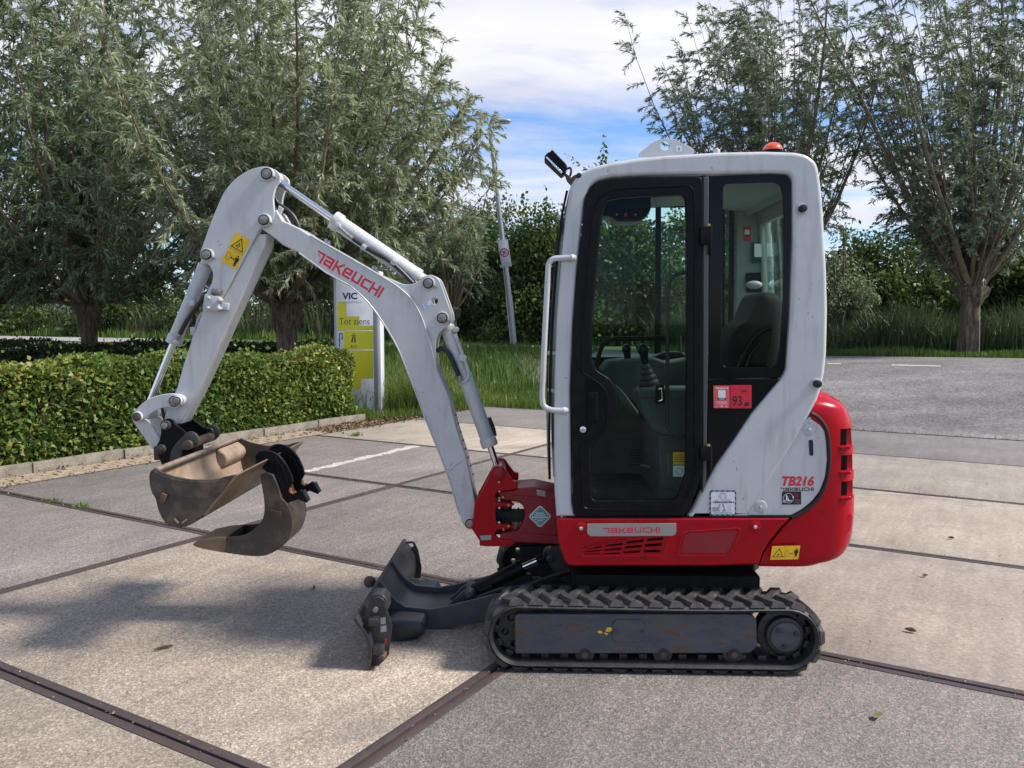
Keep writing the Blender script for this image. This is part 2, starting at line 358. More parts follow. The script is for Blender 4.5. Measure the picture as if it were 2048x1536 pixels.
TWIG = ground_mat("willow_twig", [(0.10, 0.075, 0.05), (0.16, 0.125, 0.085), (0.22, 0.18, 0.12)], 6, bs=50)

def leafmat(name, dark, mid, light, back=None, trans=0.35, rough=0.45):
    m = bpy.data.materials.new(name); m.use_nodes = True; nt = m.node_tree; nt.nodes.clear()
    o = N(nt, "ShaderNodeOutputMaterial")
    a = N(nt, "ShaderNodeAttribute", attribute_name="tint")
    r = N(nt, "ShaderNodeValToRGB"); e = r.color_ramp.elements
    e[0].position = 0; e[0].color = (*dark, 1); e[1].position = 1; e[1].color = (*light, 1)
    x = e.new(0.5); x.color = (*mid, 1)
    L(nt, a.outputs["Fac"], r.inputs[0])
    col = r.outputs[0]
    if back:
        ge = N(nt, "ShaderNodeNewGeometry")
        mi = N(nt, "ShaderNodeMix", data_type="RGBA"); L(nt, ge.outputs["Backfacing"], mi.inputs["Factor"]); L(nt, col, mi.inputs["A"]); mi.inputs["B"].default_value = (*back, 1)
        col = mi.outputs["Result"]
    b = N(nt, "ShaderNodeBsdfPrincipled"); b.inputs["Roughness"].default_value = rough; b.inputs["Specular IOR Level"].default_value = 0.35
    L(nt, col, b.inputs["Base Color"])
    t = N(nt, "ShaderNodeBsdfTranslucent"); L(nt, col, t.inputs[0])
    ms = N(nt, "ShaderNodeMixShader"); ms.inputs[0].default_value = trans
    L(nt, b.outputs[0], ms.inputs[1]); L(nt, t.outputs[0], ms.inputs[2]); L(nt, ms.outputs[0], o.inputs[0])
    return m
WILLOW = leafmat("willow_leaf", (0.095, 0.140, 0.052), (0.175, 0.220, 0.095), (0.34, 0.37, 0.20), back=(0.42, 0.46, 0.32), trans=0.5)
WILLOWD = leafmat("willow_leaf_dark", (0.066, 0.118, 0.044), (0.120, 0.180, 0.070), (0.24, 0.29, 0.14), back=(0.29, 0.35, 0.23), trans=0.45)
WILLOWR = leafmat("willow_leaf_windblown", (0.075, 0.120, 0.058), (0.125, 0.175, 0.090), (0.23, 0.275, 0.16), back=(0.30, 0.36, 0.26), trans=0.5)
BROAD = leafmat("broad_leaf", (0.035, 0.065, 0.018), (0.070, 0.120, 0.032), (0.16, 0.21, 0.055), trans=0.45)
HEDGEL = leafmat("hedge_leaf", (0.035, 0.075, 0.016), (0.11, 0.18, 0.035), (0.36, 0.33, 0.07), trans=0.3)
HEDGED = leafmat("shaded_hedge_leaf", (0.025, 0.05, 0.015), (0.045, 0.08, 0.022), (0.08, 0.11, 0.03), trans=0.3)  # back hedge: shade of the trees put into darker leaf greens
GRASS = leafmat("grass_blade", (0.055, 0.11, 0.018), (0.10, 0.18, 0.03), (0.23, 0.27, 0.08), trans=0.4)
REED = leafmat("reed_blade", (0.030, 0.058, 0.022), (0.050, 0.085, 0.032), (0.14, 0.13, 0.07), trans=0.35)

# ------------------------------------------------------------------ objects
def put(o, parent=None, label=None, cat=None, group=None, kind=None):
    COL.objects.link(o)
    if parent is not None:
        o.parent = parent
        if parent.type == "EMPTY":
            o.matrix_parent_inverse = Matrix.LocRotScale(parent.location, parent.rotation_euler, None).inverted()
    if label: o["label"] = label
    if cat: o["category"] = cat
    if group: o["group"] = group
    if kind: o["kind"] = kind
    return o
def thing(name, loc, label, cat, group=None):
    o = bpy.data.objects.new(name, None)
    o.location = loc; o.empty_display_size = 0.2
    return put(o, None, label, cat, group)
def finish(me, ang=35):
    me.shade_smooth()
    me.set_sharp_from_angle(angle=math.radians(ang))
def meshobj(name, me, m, parent=None, **kw):
    if m is not None and len(me.materials) == 0: me.materials.append(m)
    return put(bpy.data.objects.new(name, me), parent, **kw)

def fillet(pts, closed=True, n=4):
    """pts: (x, y) or (x, y, radius); rounds corners that carry a radius"""
    out = []
    k = len(pts)
    for i, p in enumerate(pts):
        r = p[2] if len(p) > 2 else 0
        if r <= 0 or (not closed and i in (0, k - 1)):
            out.append((p[0], p[1])); continue
        a = Vector(pts[i - 1][:2]); c = Vector(pts[(i + 1) % k][:2]); b = Vector(p[:2])
        u = a - b; v = c - b
        lu, lv = u.length, v.length
        if lu < 1e-6 or lv < 1e-6: out.append(tuple(b)); continue
        u /= lu; v /= lv
        d = min(r, lu * 0.48, lv * 0.48)
        p0 = b + u * d; p1 = b + v * d
        for j in range(n + 1):
            t = j / n
            out.append(tuple(p0 * (1 - t) ** 2 + b * 2 * t * (1 - t) + p1 * t * t))
    return out
def spline(pts, n=4, closed=False):
    """Catmull-Rom through pts"""
    out = []; k = len(pts)
    rng = range(k if closed else k - 1)
    for i in rng:
        g = (lambda j: Vector(pts[j % k])) if closed else (lambda j: Vector(pts[min(max(j, 0), k - 1)]))
        a, b, c, d = g(i - 1), g(i), g(i + 1), g(i + 2)
        for j in range(n):
            t = j / n
            out.append(tuple(0.5 * ((2 * b) + (c - a) * t + (2 * a - 5 * b + 4 * c - d) * t * t + (3 * b - a - 3 * c + d) * t ** 3)))
    if not closed: out.append(tuple(pts[-1]))
    return out
def circ(cx, cy, r, n=20):
    return [(cx + r * math.cos(2 * math.pi * i / n), cy + r * math.sin(2 * math.pi * i / n)) for i in range(n)]

def profmesh(outs, y0, y1, bev=0.004, res=2):
    """outs: list of closed loops of (x, z) metres; first is the outline, the rest holes"""
    cu = bpy.data.curves.new("outline", "CURVE"); cu.dimensions = "2D"; cu.fill_mode = "BOTH"
    for loop in outs:
        s = cu.splines.new("POLY"); s.points.add(len(loop) - 1)
        for q, (x, z) in zip(s.points, loop): q.co = (x, z, 0, 1)
        s.use_cyclic_u = True
    h = abs(y1 - y0) / 2
    bev = min(bev, h * 0.95)
    cu.extrude = max(h - bev, 0.00001); cu.bevel_depth = bev; cu.bevel_resolution = res; cu.offset = -bev
    ob = bpy.data.objects.new("outline", cu)
    me = bpy.data.meshes.new_from_object(ob)
    bpy.data.objects.remove(ob); bpy.data.curves.remove(cu)
    ym = (y0 + y1) / 2
    k = len(me.vertices); co = np.empty(k * 3, np.float32); me.vertices.foreach_get("co", co); co = co.reshape(-1, 3)
    nc = np.stack([co[:, 0], ym - co[:, 2], co[:, 1]], 1)
    me.vertices.foreach_set("co", nc.ravel()); me.update()
    bm = bmesh.new(); bm.from_mesh(me)
    bmesh.ops.remove_doubles(bm, verts=bm.verts, dist=0.00002)
    bmesh.ops.recalc_face_normals(bm, faces=bm.faces)
    bm.to_mesh(me); bm.free()
    me.shade_smooth(); me.set_sharp_from_angle(angle=math.radians(40))
    for p in me.polygons:
        if abs(p.normal.y) > 0.999: p.use_smooth = False
    me.materials.clear()
    return me
def P(pts, Y):
    return [(lambda v: (v.x, v.z))(at(x, y, Y)) for x, y in pts]
def prof(name, pts, Y, y0, y1, m, parent=None, bev=0.004, holes=(), res=2, **kw):
    me = profmesh([P(pts, Y)] + [P(h, Y) for h in holes], y0, y1, bev, res)
    return meshobj(name, me, m, parent, **kw)

class MB:
    def __init__(s): s.bm = bmesh.new()
    def box(s, c, d, rot=None):
        r = bmesh.ops.create_cube(s.bm, size=1.0)
        M = Matrix.Translation(Vector(c)) @ (rot.to_4x4() if rot else Matrix.Identity(4)) @ Matrix.Diagonal((*d, 1))
        bmesh.ops.transform(s.bm, matrix=M, verts=r["verts"]); return s
    def cyl(s, a, b, r1, r2=None, seg=20, cap=True):
        a, b = Vector(a), Vector(b); d = b - a
        r = bmesh.ops.create_cone(s.bm, cap_ends=cap, segments=seg, radius1=r1, radius2=r1 if r2 is None else r2, depth=d.length)
        M = Matrix.Translation((a + b) / 2) @ d.to_track_quat("Z", "Y").to_matrix().to_4x4()
        bmesh.ops.transform(s.bm, matrix=M, verts=r["verts"]); return s
    def sph(s, c, r, sc=(1, 1, 1), u=20, v=12):
        q = bmesh.ops.create_uvsphere(s.bm, u_segments=u, v_segments=v, radius=r)
        bmesh.ops.transform(s.bm, matrix=Matrix.Translation(Vector(c)) @ Matrix.Diagonal((*sc, 1)), verts=q["verts"]); return s
    def tube(s, pts, r, seg=10, rr=None):
        pts = [Vector(p) for p in pts]; rings = []
        up = Vector((0, 0, 1))
        t0 = (pts[1] - pts[0]).normalized()
        n = t0.orthogonal().normalized()
        for i, p in enumerate(pts):
            t = (pts[min(i + 1, len(pts) - 1)] - pts[max(i - 1, 0)]).normalized()
            n = (n - t * n.dot(t)).normalized(); b = t.cross(n)
            q = r if rr is None else rr[i]
            rings.append([s.bm.verts.new(p + (n * math.cos(2 * math.pi * k / seg) + b * math.sin(2 * math.pi * k / seg)) * q) for k in range(seg)])
        for i in range(len(rings) - 1):
            for k in range(seg):
                s.bm.faces.new((rings[i][k], rings[i][(k + 1) % seg], rings[i + 1][(k + 1) % seg], rings[i + 1][k]))
        s.bm.faces.new(rings[0][::-1]); s.bm.faces.new(rings[-1]); return s
    def quad(s, *pts):
        s.bm.faces.new([s.bm.verts.new(Vector(p)) for p in pts]); return s
    def add(s, me):
        s.bm.from_mesh(me); return s
    def build(s, name, m, parent=None, bev=0.0, ang=35, seg=2, **kw):
        if bev > 0:
            es = [e for e in s.bm.edges if len(e.link_faces) == 2 and e.calc_face_angle(0) > math.radians(30)]
            bmesh.ops.bevel(s.bm, geom=es, offset=bev, segments=seg, affect="EDGES", profile=0.5, clamp_overlap=True)
        me = bpy.data.meshes.new(name); s.bm.to_mesh(me); s.bm.free(); finish(me, ang)
        return meshobj(name, me, m, parent, **kw)
def a3(px, py, Y): return at(px, py, Y)
def tubepx(pts, Y): return [at(x, y, (Y if len(p) < 1 else p[0])) for x, y, *p in pts]

# ------------------------------------------------------------------ flat print
GL = {  # squared wordmark letters as strokes on a unit box
 "7": ([[(0, .9), (.78, .9), (.78, 0)]], .95), "a": ([[(.0, .9), (.9, .9), (.9, .0)], [(.9, .1), (.1, .1), (.1, .52), (.9, .52)]], 1.05),
 "k": ([[(.1, 1), (.1, 0)], [(.1, .5), (.5, .5)], [(.95, 1), (.45, .5), (1.0, 0)]], 1.05),
 "e": ([[(.98, .1), (.22, .1), (.1, .25), (.1, .75), (.22, .9), (.92, .9), (.92, .5), (.12, .5)]], 1.08),
 "u": ([[(.1, 1), (.1, .25), (.22, .1), (.9, .1), (.9, 1)]], 1.05), "c": ([[(.95, .9), (.22, .9), (.1, .75), (.1, .25), (.22, .1), (.95, .1)]], 1.02),
 "h": ([[(.1, 1), (.1, 0)], [(.92, 1), (.92, 0)], [(.1, .5), (.92, .5)]], 1.05), "i": ([[(.1, 1), (.1, 0)]], .2)}
FONTC = {}
def fontmesh(txt, bold=0.0):
    key = (txt, bold)
    if key in FONTC: return FONTC[key]
    cu = bpy.data.curves.new("text", "FONT"); cu.body = txt; cu.offset = bold; cu.resolution_u = 4
    ob = bpy.data.objects.new("text", cu); me = bpy.data.meshes.new_from_object(ob)
    vs = [tuple(v.co[:2]) for v in me.vertices]; fs = [tuple(p.vertices) for p in me.polygons]
    bpy.data.objects.remove(ob); bpy.data.curves.remove(cu); bpy.data.meshes.remove(me)
    x0 = min(v[0] for v in vs); x1 = max(v[0] for v in vs); y0 = min(v[1] for v in vs); y1 = max(v[1] for v in vs)
    vs = [((x - x0) / (x1 - x0), (y - y0) / (y1 - y0)) for x, y in vs]
    FONTC[key] = (vs, fs); return FONTC[key]
class Print:
    """flat print on a plane: frame given by three points (bottom left, bottom right, top left); u, v in 0..1"""
    def __init__(s, bl, br, tl):
        s.o = Vector(bl); s.ex = Vector(br) - s.o; s.ey = Vector(tl) - s.o
        s.n = s.ex.cross(s.ey).normalized(); s.asp = s.ex.length / s.ey.length
        s.d = {}; s.k = 0
    def _p(s, u, v, lay): return s.o + s.ex * u + s.ey * v + s.n * lay
    def poly(s, m, pts, lay=1):
        s.k += 1
        V, F = s.d.setdefault(m, ([], []))
        b = len(V); V += [s._p(u, v, 0.0008 * lay + 0.00001 * s.k) for u, v in pts]; F.append(tuple(range(b, b + len(pts)))); return s
    def rect(s, m, u0, v0, u1, v1, lay=1, r=0):
        if r:
            ry = r * s.asp
            pts = fillet([(u0, v0), (u1, v0), (u1, v1), (u0, v1)])
            q = []
            for cx, cy, a in ((u1 - r, v0 + ry, -90), (u1 - r, v1 - ry, 0), (u0 + r, v1 - ry, 90), (u0 + r, v0 + ry, 180)):
                for k in range(5):
                    t = math.radians(a + k * 22.5); q.append((cx + r * math.cos(t), cy + ry * math.sin(t)))
            return s.poly(m, q, lay)
        return s.poly(m, [(u0, v0), (u1, v0), (u1, v1), (u0, v1)], lay)
    def disc(s, m, u, v, r, lay=1, n=20, ar=None):
        ar = ar or s.asp
        return s.poly(m, [(u + r * math.cos(2 * math.pi * k / n), v + r * ar * math.sin(2 * math.pi * k / n)) for k in range(n)], lay)
    def line(s, m, pts, w, lay=1, closed=False):
        """w in metres"""
        lx, ly = s.ex.length, s.ey.length
        q = [Vector((u * lx, v * ly)) for u, v in pts]
        if closed: q.append(q[0])
        for a, b in zip(q, q[1:]):
            d = (b - a)
            if d.length < 1e-9: continue
            d.normalize(); n = Vector((-d.y, d.x)) * w / 2; e = d * w / 2
            s.poly(m, [((p.x) / lx, (p.y) / ly) for p in (a - e - n, b + e - n, b + e + n, a - e + n)], lay)
        return s
    def ring(s, m, u, v, r, w, lay=1, a0=0, a1=360, n=24):
        return s.line(m, [(u + r * math.cos(math.radians(a0 + (a1 - a0) * k / n)), v + r * s.asp * math.sin(math.radians(a0 + (a1 - a0) * k / n))) for k in range(n + 1)], w, lay)
    def text(s, m, txt, u0, v0, u1, v1, bold=0.0, shear=0.0, lay=1):
        vs, fs = fontmesh(txt, bold)
        s.k += 1
        V, F = s.d.setdefault(m, ([], [])); b = len(V)
        V += [s._p(u0 + (u1 - u0) * x + shear * y * (u1 - u0), v0 + (v1 - v0) * y, 0.0008 * lay + 0.00001 * s.k) for x, y in vs]
        F += [tuple(i + b for i in f) for f in fs]; return s
    def mark(s, m, u0, v0, u1, v1, w=0.17, lay=1, letters="7akeuchi"):
        tot = sum(GL[c][1] for c in letters) + 0.18 * (len(letters) - 1)
        x = 0; lw = w * (v1 - v0) * s.ey.length
        for c in letters:
            st, aw = GL[c]
            for pl in st:
                s.line(m, [(u0 + (u1 - u0) * (x + px) / tot, v0 + (v1 - v0) * (0.08 + 0.84 * py)) for px, py in pl], lw, lay)
            x += aw + 0.18
        return s
    def build(s, name, parent, base=None, child="lettering", **kw):
        """base: material of the carrier, drawn first; the other inks become children"""
        root = None
        items = sorted(s.d.items(), key=lambda t: t[0] is not base)
        for m, (V, F) in items:
            me = bpy.data.meshes.new(name); me.from_pydata([tuple(v) for v in V], [], F)
            if root is None:
                root = meshobj(name, me, m, parent, **kw)
            elif base is None:
                me2 = me; meshobj(child, me2, m, parent)
            else:
                o = meshobj(child, me, m, root)
        return root
def sticker_frame(bl, br, tl, Y, gap=0.0012):
    return Print(at(*bl, Y) + Vector((0, -gap, 0)), at(*br, Y) + Vector((0, -gap, 0)), at(*tl, Y) + Vector((0, -gap, 0)))
# ================================================================== SETTING
ROTZ = math.atan2(U1.y, U1.x)
def UN(u, n, z=0.0): return U1 * u + N1 * n + Vector((0, 0, z))

# terrain: one sheet to the horizon, flat under the yard, then a low rise to the road
ts = [-300, -40, -14, -0.6, -0.05, 0.0] + [k * 0.5 for k in range(1, 16)] + [12, 30, 90, 900]
ss = [-900, -120, -40, -12, 0, 12, 40, 120, 900]
vs = []; fs = []
for t in ts:
    for s_ in ss:
        p = UN(s_, TB + t)
        vs.append((p.x, p.y, hgt(p.x, p.y) - (0.075 if (t < 0.0) else 0.012)))
w_ = len(ss)
for i in range(len(ts) - 1):
    for j in range(w_ - 1):
        a_ = i * w_ + j; fs.append((a_, a_ + 1, a_ + 1 + w_, a_ + w_))
me = bpy.data.meshes.new("ground"); me.from_pydata(vs, [], fs); finish(me)
meshobj("ground", me, TURF, kind="structure")

# yard of square-cornered industrial slabs
yard = bpy.data.objects.new("concrete_yard", None); put(yard, kind="structure", label="yard of concrete slabs edged in rusted steel")
bed = MB(); bed.quad(UN(-7.86, -4.2, -.011), UN(7.1, -4.2, -.011), UN(7.1, 12.2, -.011), UN(-7.86, 12.2, -.011)).build("joint_filling", JOINT, yard)
NL = [-4.2, -2.2, -0.2, 1.835, 3.843, 5.885, 7.955, 10.07, 12.20]
UL = [-7.84, -4.79, -1.85, 1.10, 4.05, 7.05]
rnd = random.Random(3)
TONE = {(1, 3): .96, (0, 6): .95, (1, 6): .95, (2, 2): .68, (2, 4): .86, (2, 5): .92, (3, 5): .92}
tints = {  # (column, row): colour of the slab
 (0, 2): (.30, .275, .235, 1), (1, 2): (.30, .275, .235), (2, 2): (.235, .225, .215),
 (0, 3): (.205, .195, .190), (1, 3): (.325, .292, .25), (2, 3): (.215, .208, .200),
 (0, 4): (.205, .198, .192), (1, 4): (.225, .212, .200), (2, 4): (.31, .275, .24), (3, 4): (.30, .27, .235),
 (0, 5): (.215, .205, .20), (1, 5): (.225, .215, .20), (2, 5): (.34, .30, .255), (3, 5): (.33, .295, .25),
 (0, 6): (.36, .325, .275), (1, 6): (.34, .31, .265), (2, 6): (.29, .27, .235), (3, 6): (.285, .265, .23),
 (0, 7): (.21, .20, .195), (1, 7): (.20, .19, .19), (2, 7): (.185, .175, .178), (3, 7): (.185, .175, .178)}
smooth = {(2, 4), (3, 4), (2, 5), (3, 5), (0, 6), (1, 6), (2, 6), (3, 6), (0, 7), (1, 7), (2, 7), (3, 7)}
for c_ in range(len(UL) - 1):
    for r_ in range(len(NL) - 1):
        u0, u1, n0, n1_ = UL[c_] + .006, UL[c_ + 1] - .006, NL[r_] + .006, NL[r_ + 1] - .006
        fw = .041 if r_ < 5 else .03
        hasf = r_ < 7
        wu, wn2 = u1 - u0, n1_ - n0
        cc = UN((u0 + u1) / 2, (n0 + n1_) / 2)
        dz = rnd.uniform(-.0015, .0015)
        b_ = MB(); q = fw if hasf else 0
        b_.box((0, 0, -.03), (wu - 2 * q, wn2 - 2 * q, .06))
        col_ = tints.get((c_, r_), (.25, .235, .215))[:3]
        k_ = rnd.uniform(.97, 1.03)
        o = b_.build("concrete_slab", CONC_S if (c_, r_) in smooth else CONC_A, None, bev=0.003)
        o.location = (cc.x, cc.y, dz); o.rotation_euler = (0, 0, ROTZ); o.parent = yard
        k_ *= TONE.get((c_, r_), .90); o.color = (col_[0] * k_ * 1.02, col_[1] * k_ * .975, col_[2] * k_ * .935, 1)
        if hasf:
            f_ = MB()
            for sx in (-1, 1): f_.box((sx * (wu / 2 - fw / 2), 0, -.027), (fw - .0006, wn2, .060))
            for sy in (-1, 1): f_.box((0, sy * (wn2 / 2 - fw / 2), -.0272), (wu - 2 * fw, fw - .0006, .060))
            e_ = f_.build("steel_edge", ANGLE, None, bev=0.004)
            e_.parent = o
# worn white paint line and cracks on a slab, lifted 4 mm
def ribbon(name, pts, w0, m, z=.004, jag=.3, seed=1, **kw):
    r = random.Random(seed); vs, fs = [], []
    P_ = [g0(*p) for p in pts]; Q = []
    for a, b in zip(P_, P_[1:]):
        n_ = max(2, int((b - a).length / .06))
        for k in range(n_): Q.append(a.lerp(b, k / n_))
    Q.append(P_[-1])
    for i, p in enumerate(Q):
        d = (Q[min(i + 1, len(Q) - 1)] - Q[max(i - 1, 0)]).normalized(); n_ = Vector((-d.y, d.x, 0))
        for s_ in (-1, 1):
            v = p + n_ * s_ * w0 / 2 * (1 + r.uniform(-jag, jag)); vs.append((v.x, v.y, z))
    for i in range(len(Q) - 1): fs.append((2 * i, 2 * i + 2, 2 * i + 3, 2 * i + 1))
    me = bpy.data.meshes.new(name); me.from_pydata(vs, [], fs)
    return meshobj(name, me, m, **kw)
ribbon("painted_line", [(612, 944), (700, 923), (775, 906), (832, 892)], .11, PAINTW, jag=.55, seed=3, parent=yard)
ribbon("painted_line", [(885, 884), (935, 874), (1000, 860)], .04, PAINTW, jag=.9, seed=5, parent=yard)

# speckle of worn stones in the asphalt
def speckle(m, sc_, lo, hi):
    nt = m.node_tree; b = nt.nodes["Principled BSDF"]; src = b.inputs["Base Color"].links[0].from_socket
    c = N(nt, "ShaderNodeTexCoord"); v = N(nt, "ShaderNodeTexVoronoi"); v.inputs["Scale"].default_value = sc_; L(nt, c.outputs["Object"], v.inputs["Vector"])
    sp = N(nt, "ShaderNodeSeparateColor"); L(nt, v.outputs["Color"], sp.inputs[0])
    mr = N(nt, "ShaderNodeMapRange"); mr.inputs["To Min"].default_value = lo; mr.inputs["To Max"].default_value = hi; L(nt, sp.outputs[0], mr.inputs[0])
    st = N(nt, "ShaderNodeTexNoise"); st.inputs["Scale"].default_value = .9; st.inputs["Detail"].default_value = 8
    mm = N(nt, "ShaderNodeMapping"); mm.inputs["Scale"].default_value = (.25, 1.6, 1); mm.inputs["Rotation"].default_value = (0, 0, .1); L(nt, c.outputs["Object"], mm.inputs[0]); L(nt, mm.outputs[0], st.inputs["Vector"])
    m2 = N(nt, "ShaderNodeMapRange"); m2.inputs["From Min"].default_value = .35; m2.inputs["From Max"].default_value = .65; m2.inputs["To Min"].default_value = .84; m2.inputs["To Max"].default_value = 1.14; L(nt, st.outputs["Fac"], m2.inputs[0])
    a = N(nt, "ShaderNodeVectorMath", operation="SCALE"); L(nt, src, a.inputs[0]); L(nt, mr.outputs[0], a.inputs["Scale"])
    a2 = N(nt, "ShaderNodeVectorMath", operation="SCALE"); L(nt, a.outputs[0], a2.inputs[0]); L(nt, m2.outputs[0], a2.inputs["Scale"])
    L(nt, a2.outputs[0], b.inputs["Base Color"])
speckle(ASPH, 38, .55, 1.5)
# the lot and road behind: asphalt following the rise
near = [g0(1116, 818)] + [UN(u, 12.21) for u in (1.0, 3, 5, 7, 9.5, 14, 25)]
near[0] = UN(U1.dot(g0(1116, 818)), 12.21)
far = [gr(1000, 692), gr(1300, 706), gr(1655, 712), gr(1850, 714.5), gr(2048, 717), gr(2500, 726), gr(3200, 745), gr(4200, 800)]
def strip(name, A, B, m, dz, nseg=24, **kw):
    vs, fs = [], []
    def dens(X):
        Q = []
        for a, b in zip(X, X[1:]):
            for k in range(6): Q.append(a.lerp(b, k / 6))
        return Q + [X[-1]]
    A, B = dens(A), dens(B)
    for a, b in zip(A, B):
        for k in range(nseg + 1):
            p = a.lerp(b, k / nseg); vs.append((p.x, p.y, hgt(p.x, p.y) + dz))
    w2 = nseg + 1
    for i in range(len(A) - 1):
        for k in range(nseg): fs.append((i * w2 + k, (i + 1) * w2 + k, (i + 1) * w2 + k + 1, i * w2 + k + 1))
    me = bpy.data.meshes.new(name); me.from_pydata(vs, [], fs); finish(me)
    bm = bmesh.new(); bm.from_mesh(me); bmesh.ops.recalc_face_normals(bm, faces=bm.faces)
    if sum(f.normal.z for f in bm.faces) < 0: bmesh.ops.reverse_faces(bm, faces=bm.faces)
    bm.to_mesh(me); bm.free()
    return meshobj(name, me, m, **kw)
strip("parking_lot", near, far, ASPH, .006, kind="structure")
rn = [gr(-1500, 664), gr(-600, 671), gr(0, 679.5), gr(640, 693.5), gr(1050, 698.5), gr(1190, 703)]
rf = [gr(-1500, 660), gr(-600, 666), gr(0, 672), gr(640, 684), gr(1050, 689.5), gr(1190, 695)]
ROADM = ground_mat("pale_asphalt", [(0.22, 0.21, 0.20), (0.26, 0.25, 0.24), (0.30, 0.29, 0.275)], 0.9, bump=0.4, bs=60)
strip("road", rn, rf, ROADM, .012, 8, kind="structure")
strip("lane_marking", [gr(1782, 732), gr(1832, 733), gr(1882, 734.2)], [gr(1783, 730.2), gr(1832, 731.2), gr(1882, 732.4)], PAINTW, .012, 2, kind="structure")
strip("lane_marking", [gr(1655, 729), gr(1682, 729.5)], [gr(1655, 727.4), gr(1682, 727.9)], PAINTW, .012, 2, kind="structure")

# kerb, clinker strip and hedge bed on the left
UK = -8.29                                   # front face of the kerb
soil = MB(); soil.quad(UN(-12.5, -2.5, .03), UN(UK - .06, -2.5, .03), UN(UK - .06, 10.9, .03), UN(-12.5, 10.9, .03)); soil.build("hedge_bed", SOIL, kind="structure")
kerb = bpy.data.objects.new("kerb", None); put(kerb, kind="structure", label="low kerb of concrete blocks along the hedge")
b_ = MB(); b_.box((0, 0, .015), (.07, .985, .19)); k0 = b_.build("kerb_stone", KERBM, None, bev=.008); k0.parent = kerb
n_ = -2.5; first = True
while n_ < 9.3:
    o = k0 if first else k0.copy()
    if not first: COL.objects.link(o); o.parent = kerb
    first = False
    c = UN(UK - .035 + rnd.uniform(-.006, .006), n_ + .5); o.location = (c.x, c.y, rnd.uniform(-.008, .008)); o.rotation_euler = (rnd.uniform(-.01, .01), 0, ROTZ + rnd.uniform(-.006, .006))
    n_ += 1.0
brs = bpy.data.objects.new("brick_strip", None); put(brs, kind="structure", label="narrow strip of yellow paving bricks between kerb and slabs")
bb = MB(); bb.quad(UN(UK, -2.5, -.03), UN(-7.86, -2.5, -.03), UN(-7.86, 12.2, -.03), UN(UK, 12.2, -.03)).build("brick_bedding", SOIL, brs)
b_ = MB(); b_.box((0, 0, -.03), (.098, .205, .07)); p0 = b_.build("paving_brick", BRICK, None, bev=.006); p0.parent = brs
first = True
for c_ in range(4):
    n_ = -1.6 + (c_ % 2) * .1
    while n_ < 10.6:
        if not (c_ > 1 and n_ > 9.5):
            o = p0 if first else p0.copy()
            if not first: COL.objects.link(o); o.parent = brs
            first = False
            c = UN(UK + .055 + c_ * .104, n_ + .1); o.location = (c.x, c.y, rnd.uniform(-.007, .004)); o.rotation_euler = (rnd.uniform(-.02, .02), rnd.uniform(-.02, .02), ROTZ + rnd.uniform(-.02, .02))
        n_ += .213

# ------------------------------------------------------------------ pylon sign behind the end of the hedge
YS = gr(712, 829).y
bs_ = thing("pylon_sign", at(712, 829, YS), "tall white and yellow entrance pylon sign lettered Tot ziens and A12 at the hedge end", "sign")
zt = at(712, 548, YS).z; z0 = -.05
xl, xr = at(673, 700, YS).x, at(747, 700, YS).x
MB().box(((xl + xr) / 2, YS + .11, (z0 + zt) / 2), (xr - xl, .20, zt - z0)).build("panel", SIGNW, bs_, bev=.006)
xm = at(755, 700, YS).x
MB().box(((xr + xm) / 2 + .001, YS + .13, (z0 + zt) / 2), (xm - xr, .20, zt - z0 + .01)).build("edge_channel", SIGNG, bs_, bev=.004)
xe = at(762, 700, YS).x
MB().box(((xm + xe) / 2 + .002, YS + .12, (z0 + zt) / 2 + .02), (xe - xm, .28, zt - z0 + .05)).build("post", SIGNW, bs_, bev=.008)
MB().box((xl - .02, YS + .12, (z0 + zt) / 2), (.035, .2, zt - z0)).build("edge_channel", SIGNG, bs_, bev=.004)
F = Print(at(673, 829, YS) + Vector((0, .008, 0)), at(747, 829, YS) + Vector((0, .008, 0)), at(673, 559, YS) + Vector((0, .008, 0)))
def U_(x): return (x - 673) / 74
def V_(y): return (829 - y) / 270
def rr(m, x0, y0, x1, y1, lay=1): F.rect(m, U_(x0), V_(y1), U_(x1), V_(y0), lay)
rr(SIGNY, 674.5, 603, 692.5, 632); rr(SIGNY, 674.5, 632, 718, 660); rr(SIGNY, 718, 650.5, 746.5, 660)
rr(SIGNY, 687.5, 661.5, 746.5, 698); rr(SIGNY, 674.5, 700, 746.5, 757); rr(SIGNY, 674.5, 757, 721.5, 777)
F.text(OLIVE, "Tot ziens", U_(678), V_(648.5), U_(738.5), V_(635.5), lay=2)
F.text(INK, "A12", U_(700.5), V_(695.5), U_(713.5), V_(689), lay=2)
F.poly(INK, [(U_(702), V_(684)), (U_(705.2), V_(684)), (U_(706.3), V_(672.5)), (U_(704.3), V_(672.5))], 2)
F.poly(INK, [(U_(708.5), V_(684)), (U_(711.7), V_(684)), (U_(709.6), V_(672.5)), (U_(707.6), V_(672.5))], 2)
F.rect(INK, U_(701.5), V_(671.6), U_(712), V_(670.4), 2)
F.line(INK, [(U_(704.4), V_(670.8)), (U_(706), V_(666.5)), (U_(708), V_(666.5)), (U_(709.4), V_(670.8))], .008, 2)
F.line(NAVY, [(U_(678.7), V_(692)), (U_(678.7), V_(666.5)), (U_(684), V_(666.5)), (U_(684), V_(677))], .014, 2)
F.poly(NAVY, [(U_(681.4), V_(675.5)), (U_(686.2), V_(675.5)), (U_(683.8), V_(679.6))], 2)
F.text(NAVY, "VIC", U_(684), V_(598.5), U_(714), V_(585), bold=.035, lay=2)
F.text(GREYI, "KNAPPEN", U_(684), V_(606.5), U_(722), V_(602), lay=2)
